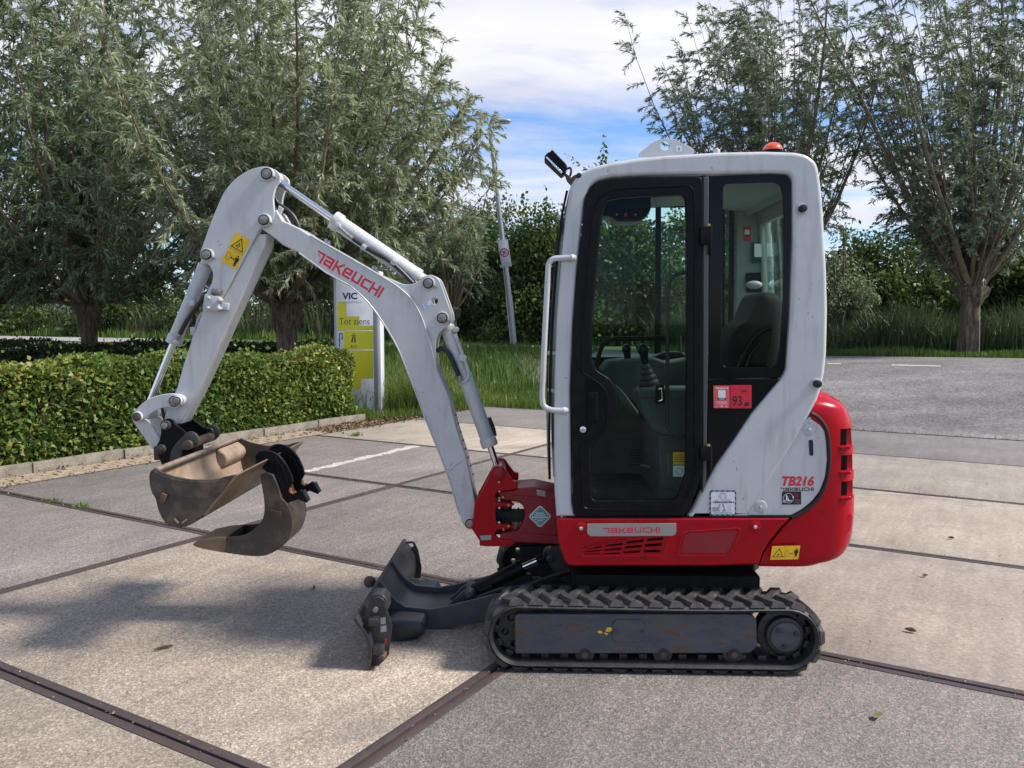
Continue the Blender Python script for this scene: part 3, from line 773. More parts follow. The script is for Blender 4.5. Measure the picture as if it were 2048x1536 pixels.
F.build("printed_face", bs_, SIGNY)

# ------------------------------------------------------------------ leaning lamp post with zone sign
LB = gr(1030, 701); YL = LB.y
lamp = thing("lamp_post", LB, "leaning galvanised street lamp carrying the 30 zone sign", "lamp post")
ltop = at(980, 262, YL)
MB().tube([LB + Vector((0, 0, -.2)), LB.lerp(ltop, .25), LB.lerp(ltop, .26), LB.lerp(ltop, .6), ltop], .05, 14, rr=[.10, .10, .085, .07, .05]).build("pole", GALV, lamp)
arm = [at(980, 264, YL), at(979, 252, YL), at(980, 244, YL), at(985, 240, YL), at(993, 239.5, YL)]
MB().tube(spline(arm, 4), .035, 10).build("bracket_arm", GALV, lamp)
hm = MB(); c = at(1005, 242, YL)
hm.sph(c, .26, (1, .45, .28)); hm.build("lamp_head", GALV, lamp)
MB().sph(c - Vector((-.04, 0, .045)), .2, (1, .42, .22)).build("lens", SIGNW, lamp)
zs = thing("zone_sign", at(1011, 508, YL), "white rectangular 30 zone sign with red ring strapped to the leaning lamp post", "road sign")
fr_ = sticker_frame((1003.5, 534.5), (1023.8, 532.5), (994.5, 481), YL - .13, 0)
O_, EX, EY = fr_.o, fr_.ex, fr_.ey
vv = [O_, O_ + EX, O_ + EX + EY, O_ + EY]; nn = Vector((0, .03, 0))
b_ = MB(); bm = b_.bm; A_ = [bm.verts.new(v) for v in vv]; B_ = [bm.verts.new(v + nn) for v in vv]
bm.faces.new(A_); bm.faces.new(B_[::-1])
for i in range(4): bm.faces.new((A_[i], B_[i], B_[(i + 1) % 4], A_[(i + 1) % 4]))
bmesh.ops.recalc_face_normals(bm, faces=bm.faces)
b_.build("sign_panel", SIGNW, zs, bev=.004)
MB().box(at(1008, 507, YL) + Vector((0, -.08, 0)), (.12, .08, .05)).build("clamp", GALV, zs)
Z = sticker_frame((1003.5, 534.5), (1023.8, 532.5), (994.5, 481), YL - .13, .002)
Z.line(GREYI, [(.06, .03), (.94, .03), (.94, .97), (.06, .97)], .012, 1, True)
Z.ring(REDI, .5, .53, .37, .035, 2)
Z.text(INK, "30", .29, .455, .71, .605, bold=.03, lay=2)
Z.text(GREYI, "ZONE", .28, .84, .72, .905, lay=2)
Z.text(GREYI, "herhaling", .2, .10, .82, .16, lay=2)
Z.build("lettering", zs, REDI)

# little grey path lamp far left, and a pale building glimpsed beyond the trees
pl = gr(21, 668)
pth = thing("path_light", pl, "slim grey path post at the far left beside the road", "post")
MB().cyl(pl, pl + Vector((0, 0, 1.5)), .07).build("pole", GALV, pth)
MB().cyl(pl + Vector((0, 0, 1.5)), pl + Vector((0, 0, 1.75)), .10).build("lamp_cap", SIGNG, pth)
bx = at(40, 600, 75)
bld = thing("pale_building", Vector((bx.x, 75, .6)), "distant pale low building glimpsed between the left willows", "building")
MB().box((bx.x, 78, 2.2), (16, 6, 3.4)).build("wall", SIGNW, bld)
MB().box((bx.x, 78, 4.05), (16.6, 6.6, .3)).build("roof", SIGNG, bld)
for k in range(4): MB().box((bx.x - 6 + 4 * k, 74.98, 2.4), (2.2, .06, 1.2)).build("window", BLACKG, bld)

# fallen leaves and tufts lying on the slabs
LEAFM = ground_mat("fallen_leaf_green", [(0.07, 0.08, 0.02), (0.12, 0.12, 0.035), (0.16, 0.13, 0.05)], 30)
for i, (px, py, s_, lab) in enumerate([(1820, 1265, .028, "curled brown-green leaf on the slab right of the track"), (1850, 1155, .022, "small green leaf on the slab behind the counterweight"), (1902, 1079, .022, "faded leaf on the pale slab farthest right"), (1757, 1437, .030, "bright green leaf low in the right foreground"), (328, 1300, .045, "dark curled willow leaf on the pale slab at left"), (628, 1180, .04, "thin dark leaf lying between bucket and blade")]):
    p = g0(px, py); r = random.Random(i); b_ = MB(); a0 = r.uniform(0, 3)
    thin = .16 if i >= 4 else .45
    ring_ = []
    for k in range(12):
        t = 2 * math.pi * k / 12; x, y = math.cos(t) * s_, math.sin(t) * s_ * thin * (1 - .3 * math.cos(t))
        ring_.append(b_.bm.verts.new((p.x + x * math.cos(a0) - y * math.sin(a0), p.y + x * math.sin(a0) + y * math.cos(a0), .008 + .012 * abs(math.sin(t)) + .004 * r.random())))
    cv = b_.bm.verts.new((p.x, p.y, .006))
    for k in range(12): b_.bm.faces.new((cv, ring_[k], ring_[(k + 1) % 12]))
    b_.build("fallen_leaf", LEAFM, None, label=lab, cat="leaf")
# ================================================================== MINI EXCAVATOR
YT = g0(1310, 1350).y              # outer face of the near track
YN = YT + .16                      # side of cab and body
YC = YT + .65                      # centre plane of machine and boom
YF = YN + .98                      # far side of cab
YB = YT + 1.30                     # outer face of the far track
xc = pxx(1310, YT)
EX_ = thing("mini_excavator", Vector((xc, YC, 0)), "red and white mini excavator on rubber tracks with glazed cab and raised white boom", "excavator")
def zz(py, Y): return at(1080, py, Y).z
def xx(px, Y, py=900): return at(px, py, Y).x

# ---- tracks ----------------------------------------------------------------
def racetrack(cx0, cx1, cz, r, n=20, sag=0.0, m=26):
    pts = []
    for k in range(m):                              # bottom, going right
        pts.append((cx0 + (cx1 - cx0) * k / m, cz - r))
    for k in range(n): a = -math.pi / 2 + math.pi * k / n; pts.append((cx1 + r * math.cos(a), cz + r * math.sin(a)))
    for k in range(m):
        t = k / m; pts.append((cx1 + (cx0 - cx1) * t, cz + r - sag * math.sin(math.pi * t) * (1 + .3 * math.sin(7 * t))))
    for k in range(n): a = math.pi / 2 + math.pi * k / n; pts.append((cx0 + r * math.cos(a), cz + r * math.sin(a)))
    return pts
v0 = at(1040, 1277, YT); v1 = at(1577, 1279, YT)
CX0, CX1 = v0.x, v1.x
R_OUT = (zz(1209, YT) + 0.018) / 2               # radius of belt outer surface incl. lugs ~ half the height
CZ = R_OUT
LUGH = .020; RB = R_OUT - LUGH; TH = .024; TW = .23
def offs(loop, d):
    out = []; k = len(loop)
    for i in range(k):
        a = Vector(loop[i - 1]); c = Vector(loop[(i + 1) % k]); t = (c - a).normalized(); out.append((loop[i][0] + t.y * d, loop[i][1] - t.x * d))
    return out
def make_track(y0, outer_front, parent):
    """y0 near face of the belt; outer_front True when the outer side faces the camera"""
    base = racetrack(CX0, CX1, CZ, RB, sag=.006)
    outer = base; inner = offs(base, -TH)
    k = len(base)
    b = MB(); bm = b.bm
    rings = []
    for i in range(k):
        o_, n_ = outer[i], inner[i]
        e = .012
        mid = ((o_[0] + n_[0]) / 2, (o_[1] + n_[1]) / 2)
        rings.append([bm.verts.new((x, y, z)) for (x, z), y in ((o_, y0 + e), (mid, y0), (n_, y0 + e), (n_, y0 + TW - e), (mid, y0 + TW), (o_, y0 + TW - e))])
    for i in range(k):
        A, B = rings[i], rings[(i + 1) % k]
        for j in range(6): bm.faces.new((A[j], A[(j + 1) % 6], B[(j + 1) % 6], B[j]))
    # walk the loop for lugs
    seg = [(Vector(base[(i + 1) % k]) - Vector(base[i])).length for i in range(k)]; tot = sum(seg)
    def along(s):
        s %= tot; i = 0
        while s > seg[i]: s -= seg[i]; i += 1
        a, c = Vector(base[i]), Vector(base[(i + 1) % k]); t = (c - a).normalized()
        return a + t * s, t, Vector((t.y, -t.x))
    NLUG = 37
    LUGS = []; rl = random.Random(5 if outer_front else 6)
    for q in range(NLUG):
        for half in (0, 1):
            s0 = tot * (q + .5 * half) / NLUG
            ya, yb = (y0 + .004, y0 + TW * .53) if half == 0 else (y0 + TW * .47, y0 + TW - .004)
            # chevron bar: offset along the loop from edge to middle, wide foot, worn narrower top
            sk = .052
            jit = rl.uniform(-.002, .002); hh = LUGH + rl.uniform(-.003, .001)
            stations = ((0.0, 0.0), (0.3, .35), (0.7, .85), (1.0, 1.0))
            lg = MB(); bl = lg.bm
            cols = []
            for f, sf in stations:
                y = ya + (yb - ya) * f
                ff = sf if half == 0 else 1 - sf
                sc_ = s0 + sk * ff + jit
                wf = .034 if (f in (0.0,) and half == 0) or (f == 1.0 and half == 1) else .026
                col = []
                for ds, hgt_ in ((-wf, -.001), (-wf * .62, hh), (wf * .62, hh), (wf, -.001)):
                    p, t, n = along(sc_ + ds); p = p + n * hgt_
                    if f in (0.0, 1.0) and hgt_ > 0: yy = y + (.010 if f == 0 else -.010)
                    else: yy = y
                    col.append(bl.verts.new((p.x, yy, p.y)))
                cols.append(col)
            for A, B in zip(cols, cols[1:]):
                for j in range(3): bl.faces.new((A[j], A[j + 1], B[j + 1], B[j]))
            bl.faces.new(cols[0][::-1]); bl.faces.new(cols[-1])
            bmesh.ops.recalc_face_normals(bl, faces=bl.faces); LUGS.append(lg)
    # inner drive lugs
    il = MB()
    for q in range(NLUG):
        for side in (0, 1):
            p, t, n = along(tot * (q + .25) / NLUG)
            p = p - n * (TH + .011)
            ang = math.atan2(t.y, t.x)
            rot = Matrix.Rotation(-ang, 3, "Y")
            il.box((p.x, y0 + TW * (.34 if side == 0 else .66), p.y), (.036, .038, .024), rot)
    bmesh.ops.recalc_face_normals(bm, faces=bm.faces)
    t = b.build("rubber_track", RUBBER, parent, ang=30)
    for lg in LUGS: lg.build("tread_lug", LUG, t, ang=25)
    il.build("drive_lugs", RUBBER, t, bev=.004, kind="stuff")
    yo = y0 if outer_front else y0 + TW            # outer side
    sgn = 1 if outer_front else -1
    # side frame
    pts = [(1029, 1233, 3), (1036, 1229, 3), (1500, 1229, 8), (1514, 1238, 8), (1515, 1296, 6), (1500, 1308, 6), (1480, 1308), (1030, 1309, 3)]
    f = prof("track_frame", fillet(pts), YT + .03, y0 + (.035 if outer_front else .05), y0 + (.18 if outer_front else .195), RUSTP if outer_front else STEELD, parent, bev=.006)
    # idler with holes
    ic = at(1037, 1272, YT + .03); ri = RB - TH - .012
    holes = [circ(CX0 + .068 * math.cos(a), CZ + .068 * math.sin(a), .015, 14) for a in [math.radians(k * 60 + 8) for k in range(6)]]
    me = profmesh([circ(CX0, CZ, ri, 40)] + holes, y0 + .075, y0 + .155, .006)
    idl = meshobj("idler_wheel", me, STEELD, parent)
    MB().cyl((CX0, y0 + .06, CZ), (CX0, y0 + .17, CZ), .035).build("axle", STEELD, idl, bev=.003)
    # sprocket
    n = 18; sp = []
    for q in range(n * 4):
        a = 2 * math.pi * q / (n * 4); r = ri - (.004 if q % 4 in (0, 1) else .024)
        sp.append((CX1 + r * math.cos(a), CZ + r * math.sin(a)))
    spk = meshobj("drive_sprocket", profmesh([sp], y0 + .095, y0 + .135, .003), STEELD, parent)
    ys = y0 + .045 if outer_front else y0 + .185
    MB().cyl((CX1, y0 + .08, CZ), (CX1, y0 + .15, CZ), .112, seg=40).build("hub_flange", STEELD, spk, bev=.006)
    MB().cyl((CX1, min(ys, y0 + .09), CZ), (CX1, max(ys, y0 + .09), CZ), .082, seg=36).build("motor_housing", STEELD, spk, bev=.010)
    MB().cyl((CX1, ys - .010 * sgn, CZ), (CX1, ys, CZ), .064, seg=36).build("cover_plate", RUSTP, spk, bev=.003)
    bo = MB()
    for a in (20, 140, 260): bo.cyl((CX1 + .045 * math.cos(math.radians(a)), ys - .018 * sgn, CZ + .045 * math.sin(math.radians(a))), (CX1 + .045 * math.cos(math.radians(a)), ys, CZ + .045 * math.sin(math.radians(a))), .011, seg=6)
    for k in range(12):
        a = math.radians(k * 30); bo.cyl((CX1 + .098 * math.cos(a), y0 + .075, CZ + .098 * math.sin(a)), (CX1 + .098 * math.cos(a), y0 + .082, CZ + .098 * math.sin(a)), .007, seg=6)
    bo.build("bolts", STEELD, spk, kind="stuff")
    for px in (1170, 1327, 1468):
        rc_ = at(px, 1311, YT + .03); w = MB()
        w.cyl((rc_.x, y0 + .05, rc_.z - .002), (rc_.x, y0 + .085, rc_.z - .002), .042, seg=28)
        w.cyl((rc_.x, y0 + .085, rc_.z - .002), (rc_.x, y0 + .15, rc_.z - .002), .03, seg=20)
        w.cyl((rc_.x, y0 + .15, rc_.z - .002), (rc_.x, y0 + .185, rc_.z - .002), .042, seg=28)
        ro = w.build("track_roller", RUSTY, parent, bev=.004)
        if outer_front:
            MB().cyl((rc_.x, y0 + .024, rc_.z + .004), (rc_.x, y0 + .05, rc_.z + .004), .014, seg=6).build("bolt", RUSTY, ro)
            MB().cyl((rc_.x, y0 + .033, rc_.z + .004), (rc_.x, y0 + .05, rc_.z + .004), .026, seg=20).build("washer", STEELD, ro)
    return f
tf = make_track(YT, True, EX_)
make_track(YB - TW, False, EX_)
cov = prof("inspection_cover", fillet([(1234, 1240), (1281, 1240), (1289, 1248), (1289, 1276), (1281, 1284), (1234, 1284), (1225, 1276), (1225, 1248)]), YT + .03, YT + .029, YT + .036, RUSTP, EX_, bev=.0015)
b_ = MB()
for px in (1229.5, 1284): p = at(px, 1262, YT + .03); b_.cyl((p.x, YT + .024, p.z), (p.x, YT + .03, p.z), .007, seg=6)
b_.build("cover_bolts", RUSTY, cov, kind="stuff")
F = sticker_frame((1194, 1275), (1226, 1275), (1194, 1254), YT + .035, .0006)
F.poly(YEL, [(.0, .55), (.14, .68), (.3, .6), (.36, .42), (.16, .38)]).poly(YEL, [(.52, .62), (.62, .95), (.86, 1.0), (.98, .74), (.74, .52)]).poly(YEL, [(.4, .5), (.7, .42), (.6, .2)])
F.build("torn_yellow_sticker", tf, YEL)

# frame between the tracks, turntable
xl_, xr_ = xx(1120, YC), xx(1500, YC)
cf = MB(); cf.box(((xl_ + xr_) / 2, YC, .30), (xr_ - xl_ - .1, .86, .14)); cf.build("undercarriage_frame", GREASE, EX_, bev=.01)
MB().cyl((xc, YC, .34), (xc, YC, .50), .25, seg=48).build("slew_ring", GREASE, EX_, bev=.01)
ug = MB(); ug.box((xc, YC, zz(1131, YN) + .01), (.62, .56, .05)); ug.build("upper_deck_underside", GREASE, EX_, bev=.01)

# ---- dozer blade -------------------------------------------------------------
front = spline([(706, 1237), (712, 1248), (724, 1264), (733, 1283), (737, 1305), (735, 1325), (728, 1354)], 3)
back = [(x + 7, y - 1) for x, y in front][::-1]; back[0] = (733, 1352)
bl = prof("dozer_blade", front + back, YT, YT, YB, STEELD, EX_, bev=.0015)
prof("cutting_edge", [(734, 1318), (728, 1354), (734, 1354), (742, 1322)], YT, YT - .002, YB + .002, RUSTY, bl, bev=.001)
near_end = [(742, 1197, 4), (758, 1193, 6), (769, 1201, 5), (774, 1222), (784, 1252), (783, 1262), (777, 1311), (768, 1322, 3), (752, 1336), (744, 1341), (737, 1340), (741, 1305), (733, 1270), (722, 1250)]
prof("end_plate", fillet(near_end), YT + .05, YT + .05, YT + .065, STEELD, bl, bev=.002)
far_end = [(806, 1092), (812, 1082, 4), (829, 1081, 6), (837, 1098), (844, 1133), (840, 1170), (822, 1168)]
slot = [(812, 1086), (826, 1085), (828, 1089), (826, 1093), (812, 1094), (810, 1090)]
prof("end_plate", fillet(far_end), YB, YB - .02, YB - .005, STEELD, bl, bev=.002, holes=[slot])
# box stiffeners, tie point and pin on the near end
pq = lambda x, y, Y: at(x, y, Y)
for x0, y0_, x1, y1_ in ((738, 1236, 757, 1250), (746, 1292, 768, 1308)):
    a, c = pq(x0, y0_, YT + .02), pq(x1, y1_, YT + .02)
    MB().box(((a.x + c.x) / 2, YT + .028, (a.z + c.z) / 2), (abs(c.x - a.x), .05, abs(a.z - c.z))).build("stiffener", STEELD, bl, bev=.004)
p = pq(766, 1312, YT + .02); MB().cyl((p.x, YT - .004, p.z), (p.x, YT + .06, p.z), .013, seg=16).build("pin", RUSTY, bl, bev=.002)
p = pq(749, 1223, YT + .02); MB().cyl((p.x, YT + .035, p.z), (p.x, YT + .052, p.z), .012, seg=16).build("pin", BOLT, bl, bev=.002)
F = sticker_frame((761, 1266), (774, 1264), (760, 1235), YT + .05, .0006)
F.rect(GREYI, .05, .05, .95, .45).rect(GREYI, .05, .55, .85, .98); F.build("faded_sticker", EX_, GREYI)
F = sticker_frame((770, 1288), (774, 1288), (770, 1276), YT + .05, .0006); F.rect(REDI, 0, 0, 1, 1); F.build("red_mark", bl, REDI)
# rounded ear on the top corner
prof("hinge_cover", fillet([(738, 1196, 4), (745, 1191, 4), (762, 1191, 8), (772, 1200, 6), (774, 1222), (762, 1222), (756, 1208, 4), (742, 1206, 3)]), YT + .05, YT + .065, YT + .16, STEELD, bl, bev=.005)
# tow ball on the front of the blade
p = at(741, 1161, YC); MB().sph((p.x, YC - .02, p.z), .030).cyl((p.x, YC - .02, p.z), (p.x + .05, YC - .02, p.z - .01), .013).build("tow_ball", RUSTY, bl)
# push arms: two shaped side plates, a tray between them, torque tube
near_arm = [(755, 1165), (760.6, 1161), (777, 1186), (791, 1201), (811, 1214), (861.5, 1219), (900, 1212), (990, 1189), (1060, 1189), (1060, 1240), (985, 1242), (880, 1258), (800, 1268), (775, 1262), (770, 1220)]
YA = YC - .165
pa = prof("push_arm", near_arm, YA, YA, YA + .02, STEEL, EX_, bev=.002)
prof("push_arm", near_arm, YA, YA + .33, YA + .35, STEEL, EX_, bev=.002)
prof("cross_tray", [(760, 1168), (777, 1195), (791, 1211), (811, 1224), (861, 1230), (900, 1226), (900, 1232), (861, 1238), (809, 1233), (785, 1219), (768, 1200), (752, 1172)], YA, YA + .02, YA + .33, STEELD, EX_, bev=.001)
prof("torque_tube", fillet([(778, 1220, 6), (800, 1218), (852, 1222, 8), (859, 1232, 6), (857, 1246, 6), (846, 1254, 5), (800, 1270), (780, 1270, 6)]), YA, YA - .16, YA + .001, STEELD, EX_, bev=.03, res=4)
prof("torque_tube", fillet([(778, 1220, 6), (800, 1218), (852, 1222, 8), (859, 1232, 6), (857, 1246, 6), (846, 1254, 5), (800, 1270), (780, 1270, 6)]), YA, YA + .349, YA + .5, STEELD, EX_, bev=.03, res=4)
# gusset on the near arm carrying the blade cylinder
prof("cylinder_bracket", fillet([(892, 1214), (900, 1206), (928, 1180, 8), (950, 1176, 10), (955, 1196, 8), (950, 1206), (955, 1212)]), YC - .05, YC - .06, YC - .04, STEEL, EX_, bev=.003)
prof("cylinder_bracket", fillet([(892, 1214), (900, 1206), (928, 1180, 8), (950, 1176, 10), (955, 1196, 8), (950, 1206), (955, 1212)]), YC - .05, YC + .04, YC + .06, STEEL, EX_, bev=.003)
p = at(939, 1191, YC - .06); MB().cyl((p.x, YC - .09, p.z), (p.x, YC + .09, p.z), .030, seg=24).cyl((p.x, YC - .10, p.z), (p.x, YC + .1, p.z), .019, seg=20).build("blade_pin", STEELD, EX_, bev=.003)
A, B = at(948, 1183, YC), at(1046, 1134, YC); C, D = at(1052, 1131, YC), at(1100, 1110, YC)
bc = MB().cyl(A, B, .038, seg=28).cyl(B.lerp(A, .10), B, .043, seg=28).build("blade_cylinder", BLACK, EX_, bev=.004)
MB().cyl(B, D, .017, seg=18).build("rod", CHROME, bc)
MB().cyl(at(1074, 1122, YC), D, .022).cyl((D.x, YC - .05, D.z), (D.x, YC + .05, D.z), .036, seg=28).build("rod_eye", BLACK, bc, bev=.003)
MB().cyl((D.x, YC - .075, D.z), (D.x, YC + .075, D.z), .020, seg=20).build("pin", STEELD, bc, bev=.003)
q = A.lerp(B, .28); MB().box((q.x, YC - .045, q.z - .02), (.075, .03, .05), Matrix.Rotation(-math.radians(26), 3, "Y")).build("valve_block", BLACK, bc, bev=.004)
prof("cylinder_bracket", fillet([(1092, 1098, 6), (1112, 1088), (1160, 1088), (1160, 1160), (1128, 1160), (1098, 1128, 8)]), YC - .04, YC - .07, YC - .05, STEELD, EX_, bev=.003)
MB().tube(spline([at(955, 1196, YC - .07), at(1000, 1180, YC - .09), at(1050, 1172, YC - .1), at(1110, 1150, YC - .1), at(1160, 1136, YC - .1)], 5), .012).build("hose", HOSE, EX_)

# ---- body: skirt, nose, counterweight, side cover -----------------------------------
sk = fillet([(1113, 1037), (1140, 1037), (1579, 1037), (1562, 1055), (1539, 1083), (1525, 1106), (1518, 1129, 2), (1418, 1132), (1137, 1132, 5), (1130, 1124, 4), (1120, 1095), (1116, 1080)])
slots = []
def qd(x0, y0, x1, y1, h0, h1): return [(x0, y0 + h0), (x1, y1 + h1), (x1 + 1, y1), (x0, y0)]
for s in ((1168, 1098.5, 1203, 1092, 1.5, 3), (1168, 1103.5, 1202, 1100.2, 1.5, 2.6), (1169, 1108.2, 1200, 1107, 1.2, 1.8), (1212, 1090.5, 1245, 1086, 3, 4.2), (1209, 1099.5, 1243, 1095.5, 3, 4), (1207, 1107.4, 1240, 1105, 2, 3), (1253, 1083.5, 1287, 1079, 4.4, 5.2), (1250, 1093.5, 1283, 1090, 4.2, 5), (1247, 1103.6, 1280, 1101, 3.8, 4.8), (1295, 1078, 1326, 1074.6, 4.8, 5.6), (1290, 1089, 1323, 1086.6, 5, 5.8), (1287, 1101, 1320, 1100, 4.6, 5.2)):
    slots.append(fillet([(x, y, 1.2) for x, y in qd(*s)], n=2))
yk = YN - .012
ghole = [(1163, 1111), (1163, 1098), (1210, 1083), (1294, 1074), (1331, 1070), (1331, 1080), (1325, 1108), (1320, 1111)]
skirt = prof("side_skirt", sk, yk, yk, yk + .03, RED, EX_, bev=.007, holes=[fillet([(x, y, 3) for x, y in ghole])[::-1]])
gp = [(1160, 1113), (1160, 1096), (1210, 1080), (1294, 1070), (1334, 1067), (1334, 1081), (1328, 1110), (1321, 1113)]
prof("grille", gp, yk, yk + .003, yk + .012, RED, skirt, bev=.0007, holes=[q[::-1] for q in slots])
MB().box((xx(1248, YN), YN + .035, zz(1092, YN)), (.40, .02, .105)).build("grille_backing", BLACK, skirt)
MB().box(((xx(1128, YC) + xx(1560, YC)) / 2, YC, zz(1085, YN)), (xx(1560, YC) - xx(1128, YC), .88, .19)).build("machinery_floor", BLACK, EX_, bev=.01)
# raised rim of the stamped recess and of the grille (embossed beads)
def bead(pts, Y, r, m, parent, closed=False, name="pressed_bead"):
    q = [at(x, y, Y) for x, y in fillet(pts, closed)]
    if closed: q.append(q[0])
    return MB().tube(q, r, 8).build(name, m, parent)
bead([(1166, 1111, 3), (1158, 1107, 4), (1164, 1099, 4), (1250, 1079)], yk + .001, .003, RED, skirt)
bead([(1166, 1112), (1318, 1112, 8), (1328, 1104, 6), (1336, 1080)], yk + .001, .0035, RED, skirt)
bead([(1356, 1111), (1362, 1072, 8), (1372, 1063, 6), (1478, 1056, 6), (1481, 1064, 5), (1462, 1106, 8), (1452, 1112, 5), (1358, 1112)], yk + .001, .0035, RED, skirt)
prof("recess_panel", fillet([(1362, 1106, 4), (1368, 1074, 6), (1376, 1066, 5), (1474, 1060, 5), (1458, 1102, 6), (1448, 1107, 4)]), yk, yk - .0015, yk + .004, REDB, skirt, bev=.001)
for px, py in ((1162, 1056), (1510, 1053)):
    p = at(px, py, yk)
    MB().cyl((p.x, yk - .002, p.z), (p.x, yk + .002, p.z), .026, seg=28).build("bolt_recess", RED, skirt, bev=.0015)
    MB().cyl((p.x, yk - .010, p.z), (p.x, yk, p.z), .0095, seg=6).build("bolt", CHROME, skirt, bev=.002)
# name plate
pm = fillet([(1174, 1047, 2), (1352, 1046, 2), (1352, 1066, 5), (1346, 1071, 5), (1180, 1072, 6), (1174, 1066, 5)])
np_ = prof("name_plate", pm, yk, yk - .007, yk - .001, PLATE, EX_, bev=.001)
F = sticker_frame((1207.5, 1067), (1319.5, 1066), (1207.5, 1055), yk - .007, .0003); F.mark(REDI, 0, 0, 1, 1, .18); F.build("lettering", np_, None)
# dark sill line under the door
prof("sill_strip", [(1140, 1033), (1580, 1033), (1580, 1038), (1140, 1038)], YN, YN - .004, YN + .9, BLACK, EX_, bev=.001)

# counterweight: stacked rings with rounded plan, outline from the photograph's profile
sil = [(789, 1662), (794, 1672), (802, 1682), (812, 1689), (831, 1697), (852, 1701), (900, 1704.5), (960, 1705.5), (1020, 1705.5), (1042, 1704.5), (1065, 1702), (1084, 1698), (1102, 1690), (1112, 1682), (1119, 1668), (1124.6, 1640)]
frt = [(786, 1610), (831, 1622), (838, 1634), (845, 1641), (859, 1650), (884, 1655), (919, 1656.5), (954, 1653), (970, 1648), (982, 1642), (1003, 1626), (1021, 1605), (1035, 1582), (1055, 1563), (1083, 1541), (1106, 1526), (1128, 1519)]
def interp(tab, y):
    if y <= tab[0][0]: return tab[0][1]
    for (a, b), (c, d) in zip(tab, tab[1:]):
        if y <= c: return b + (d - b) * (y - a) / (c - a)
    return tab[-1][1]
ysamp = [787, 789, 792, 797, 804, 812, 822, 832, 845, 859, 875, 895, 919, 945, 970, 985, 1003, 1021, 1036, 1055, 1070, 1084, 1096, 1106, 1114, 1120, 1124, 1127]
W2 = (YF - YN) / 2
b_ = MB(); bm = b_.bm; rings = []
for y in ysamp:
    z = zz(y, YN + .02 + .14 * max(0, min(1, (860 - y) / 60))); xf = at(interp(frt, y), y, YN).x; xr2 = at(interp(sil, y), y, YN + .20).x
    k = min(1.0, (y - 785) / 26.0); kb = min(1.0, (1131 - y) / 12.0)
    w = (W2 - .006) * (1 - .10 * (1 - k) ** 2) * (1 - .02 * (1 - kb) ** 2)
    depth = .27; ring = []
    yc = (YN + YF) / 2
    nA = 22
    xs = xr2 - depth
    if y > 1115: xs -= .0
    for q in range(nA + 1):               # super-elliptic rear plan
        a = -math.pi / 2 + math.pi * q / nA
        e = 2 / 4.2
        cx_ = math.copysign(abs(math.cos(a)) ** e, math.cos(a)); sy_ = math.copysign(abs(math.sin(a)) ** e, math.sin(a))
        ring.append((max(xs + depth * cx_, xf), yc + w * sy_, z))
    ring = [(xf, ring[0][1], z)] + ring + [(xf, ring[-1][1], z)]
    rings.append([bm.verts.new(v) for v in ring])
for A, B in zip(rings, rings[1:]):
    for j in range(len(A)): bm.faces.new((A[j], A[(j + 1) % len(A)], B[(j + 1) % len(A)], B[j]))
bm.faces.new(rings[0]); bm.faces.new(rings[-1][::-1])
bmesh.ops.recalc_face_normals(bm, faces=bm.faces)
cw = b_.build("counterweight", RED, EX_, ang=50)
# cut the stacked vents with boolean wedges
cut = MB()
def ventbox(x0, y0, x1, y1, yy0, yy1):
    a, c = at(x0, y1, YN + .06), at(x1, y0, YN + .06)
    return ((a.x + c.x) / 2, (yy0 + yy1) / 2, (a.z + c.z) / 2), (c.x - a.x, yy1 - yy0, c.z - a.z)
VENTS = [(1673, 856, 1730, 896), (1674, 908, 1730, 946), (1674, 960, 1730, 997)]
for v in VENTS: c, d = ventbox(*v, YN - .1, YN + .17); cut.box(c, d)
co_ = cut.build("cutter", RED, None, bev=.004)
md = cw.modifiers.new("b", "BOOLEAN"); md.object = co_; md.operation = "DIFFERENCE"; md.solver = "EXACT"
dg = bpy.context.evaluated_depsgraph_get(); dg.update()
me = bpy.data.meshes.new_from_object(cw.evaluated_get(dg)); cw.modifiers.clear(); cw.data = me; finish(me, 50)
bpy.data.objects.remove(co_)
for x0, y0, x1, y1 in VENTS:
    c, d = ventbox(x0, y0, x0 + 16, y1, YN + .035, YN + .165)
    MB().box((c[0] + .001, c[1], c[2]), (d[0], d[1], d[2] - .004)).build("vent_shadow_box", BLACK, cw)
    # protruding sill under each opening
    s = [(x0 + 1, y1 - 4, 3), (x0 + 28, y1 - 5, 5), (x0 + 28, y1 + 2, 3), (x0 + 6, y1 + 5, 4)]
    prof("vent_sill", fillet(s), YN + .02, YN + .012, YN + .165, RED, cw, bev=.006)
# lower corner light recess
prof("corner_light", fillet([(1681, 1056, 5), (1690, 1040, 6), (1703, 1028, 3), (1705, 1030, 1), (1701, 1060, 4), (1690, 1067, 5), (1683, 1066, 3)]), YN + .04, YN + .03, YN + .3, REDI, cw, bev=.004)
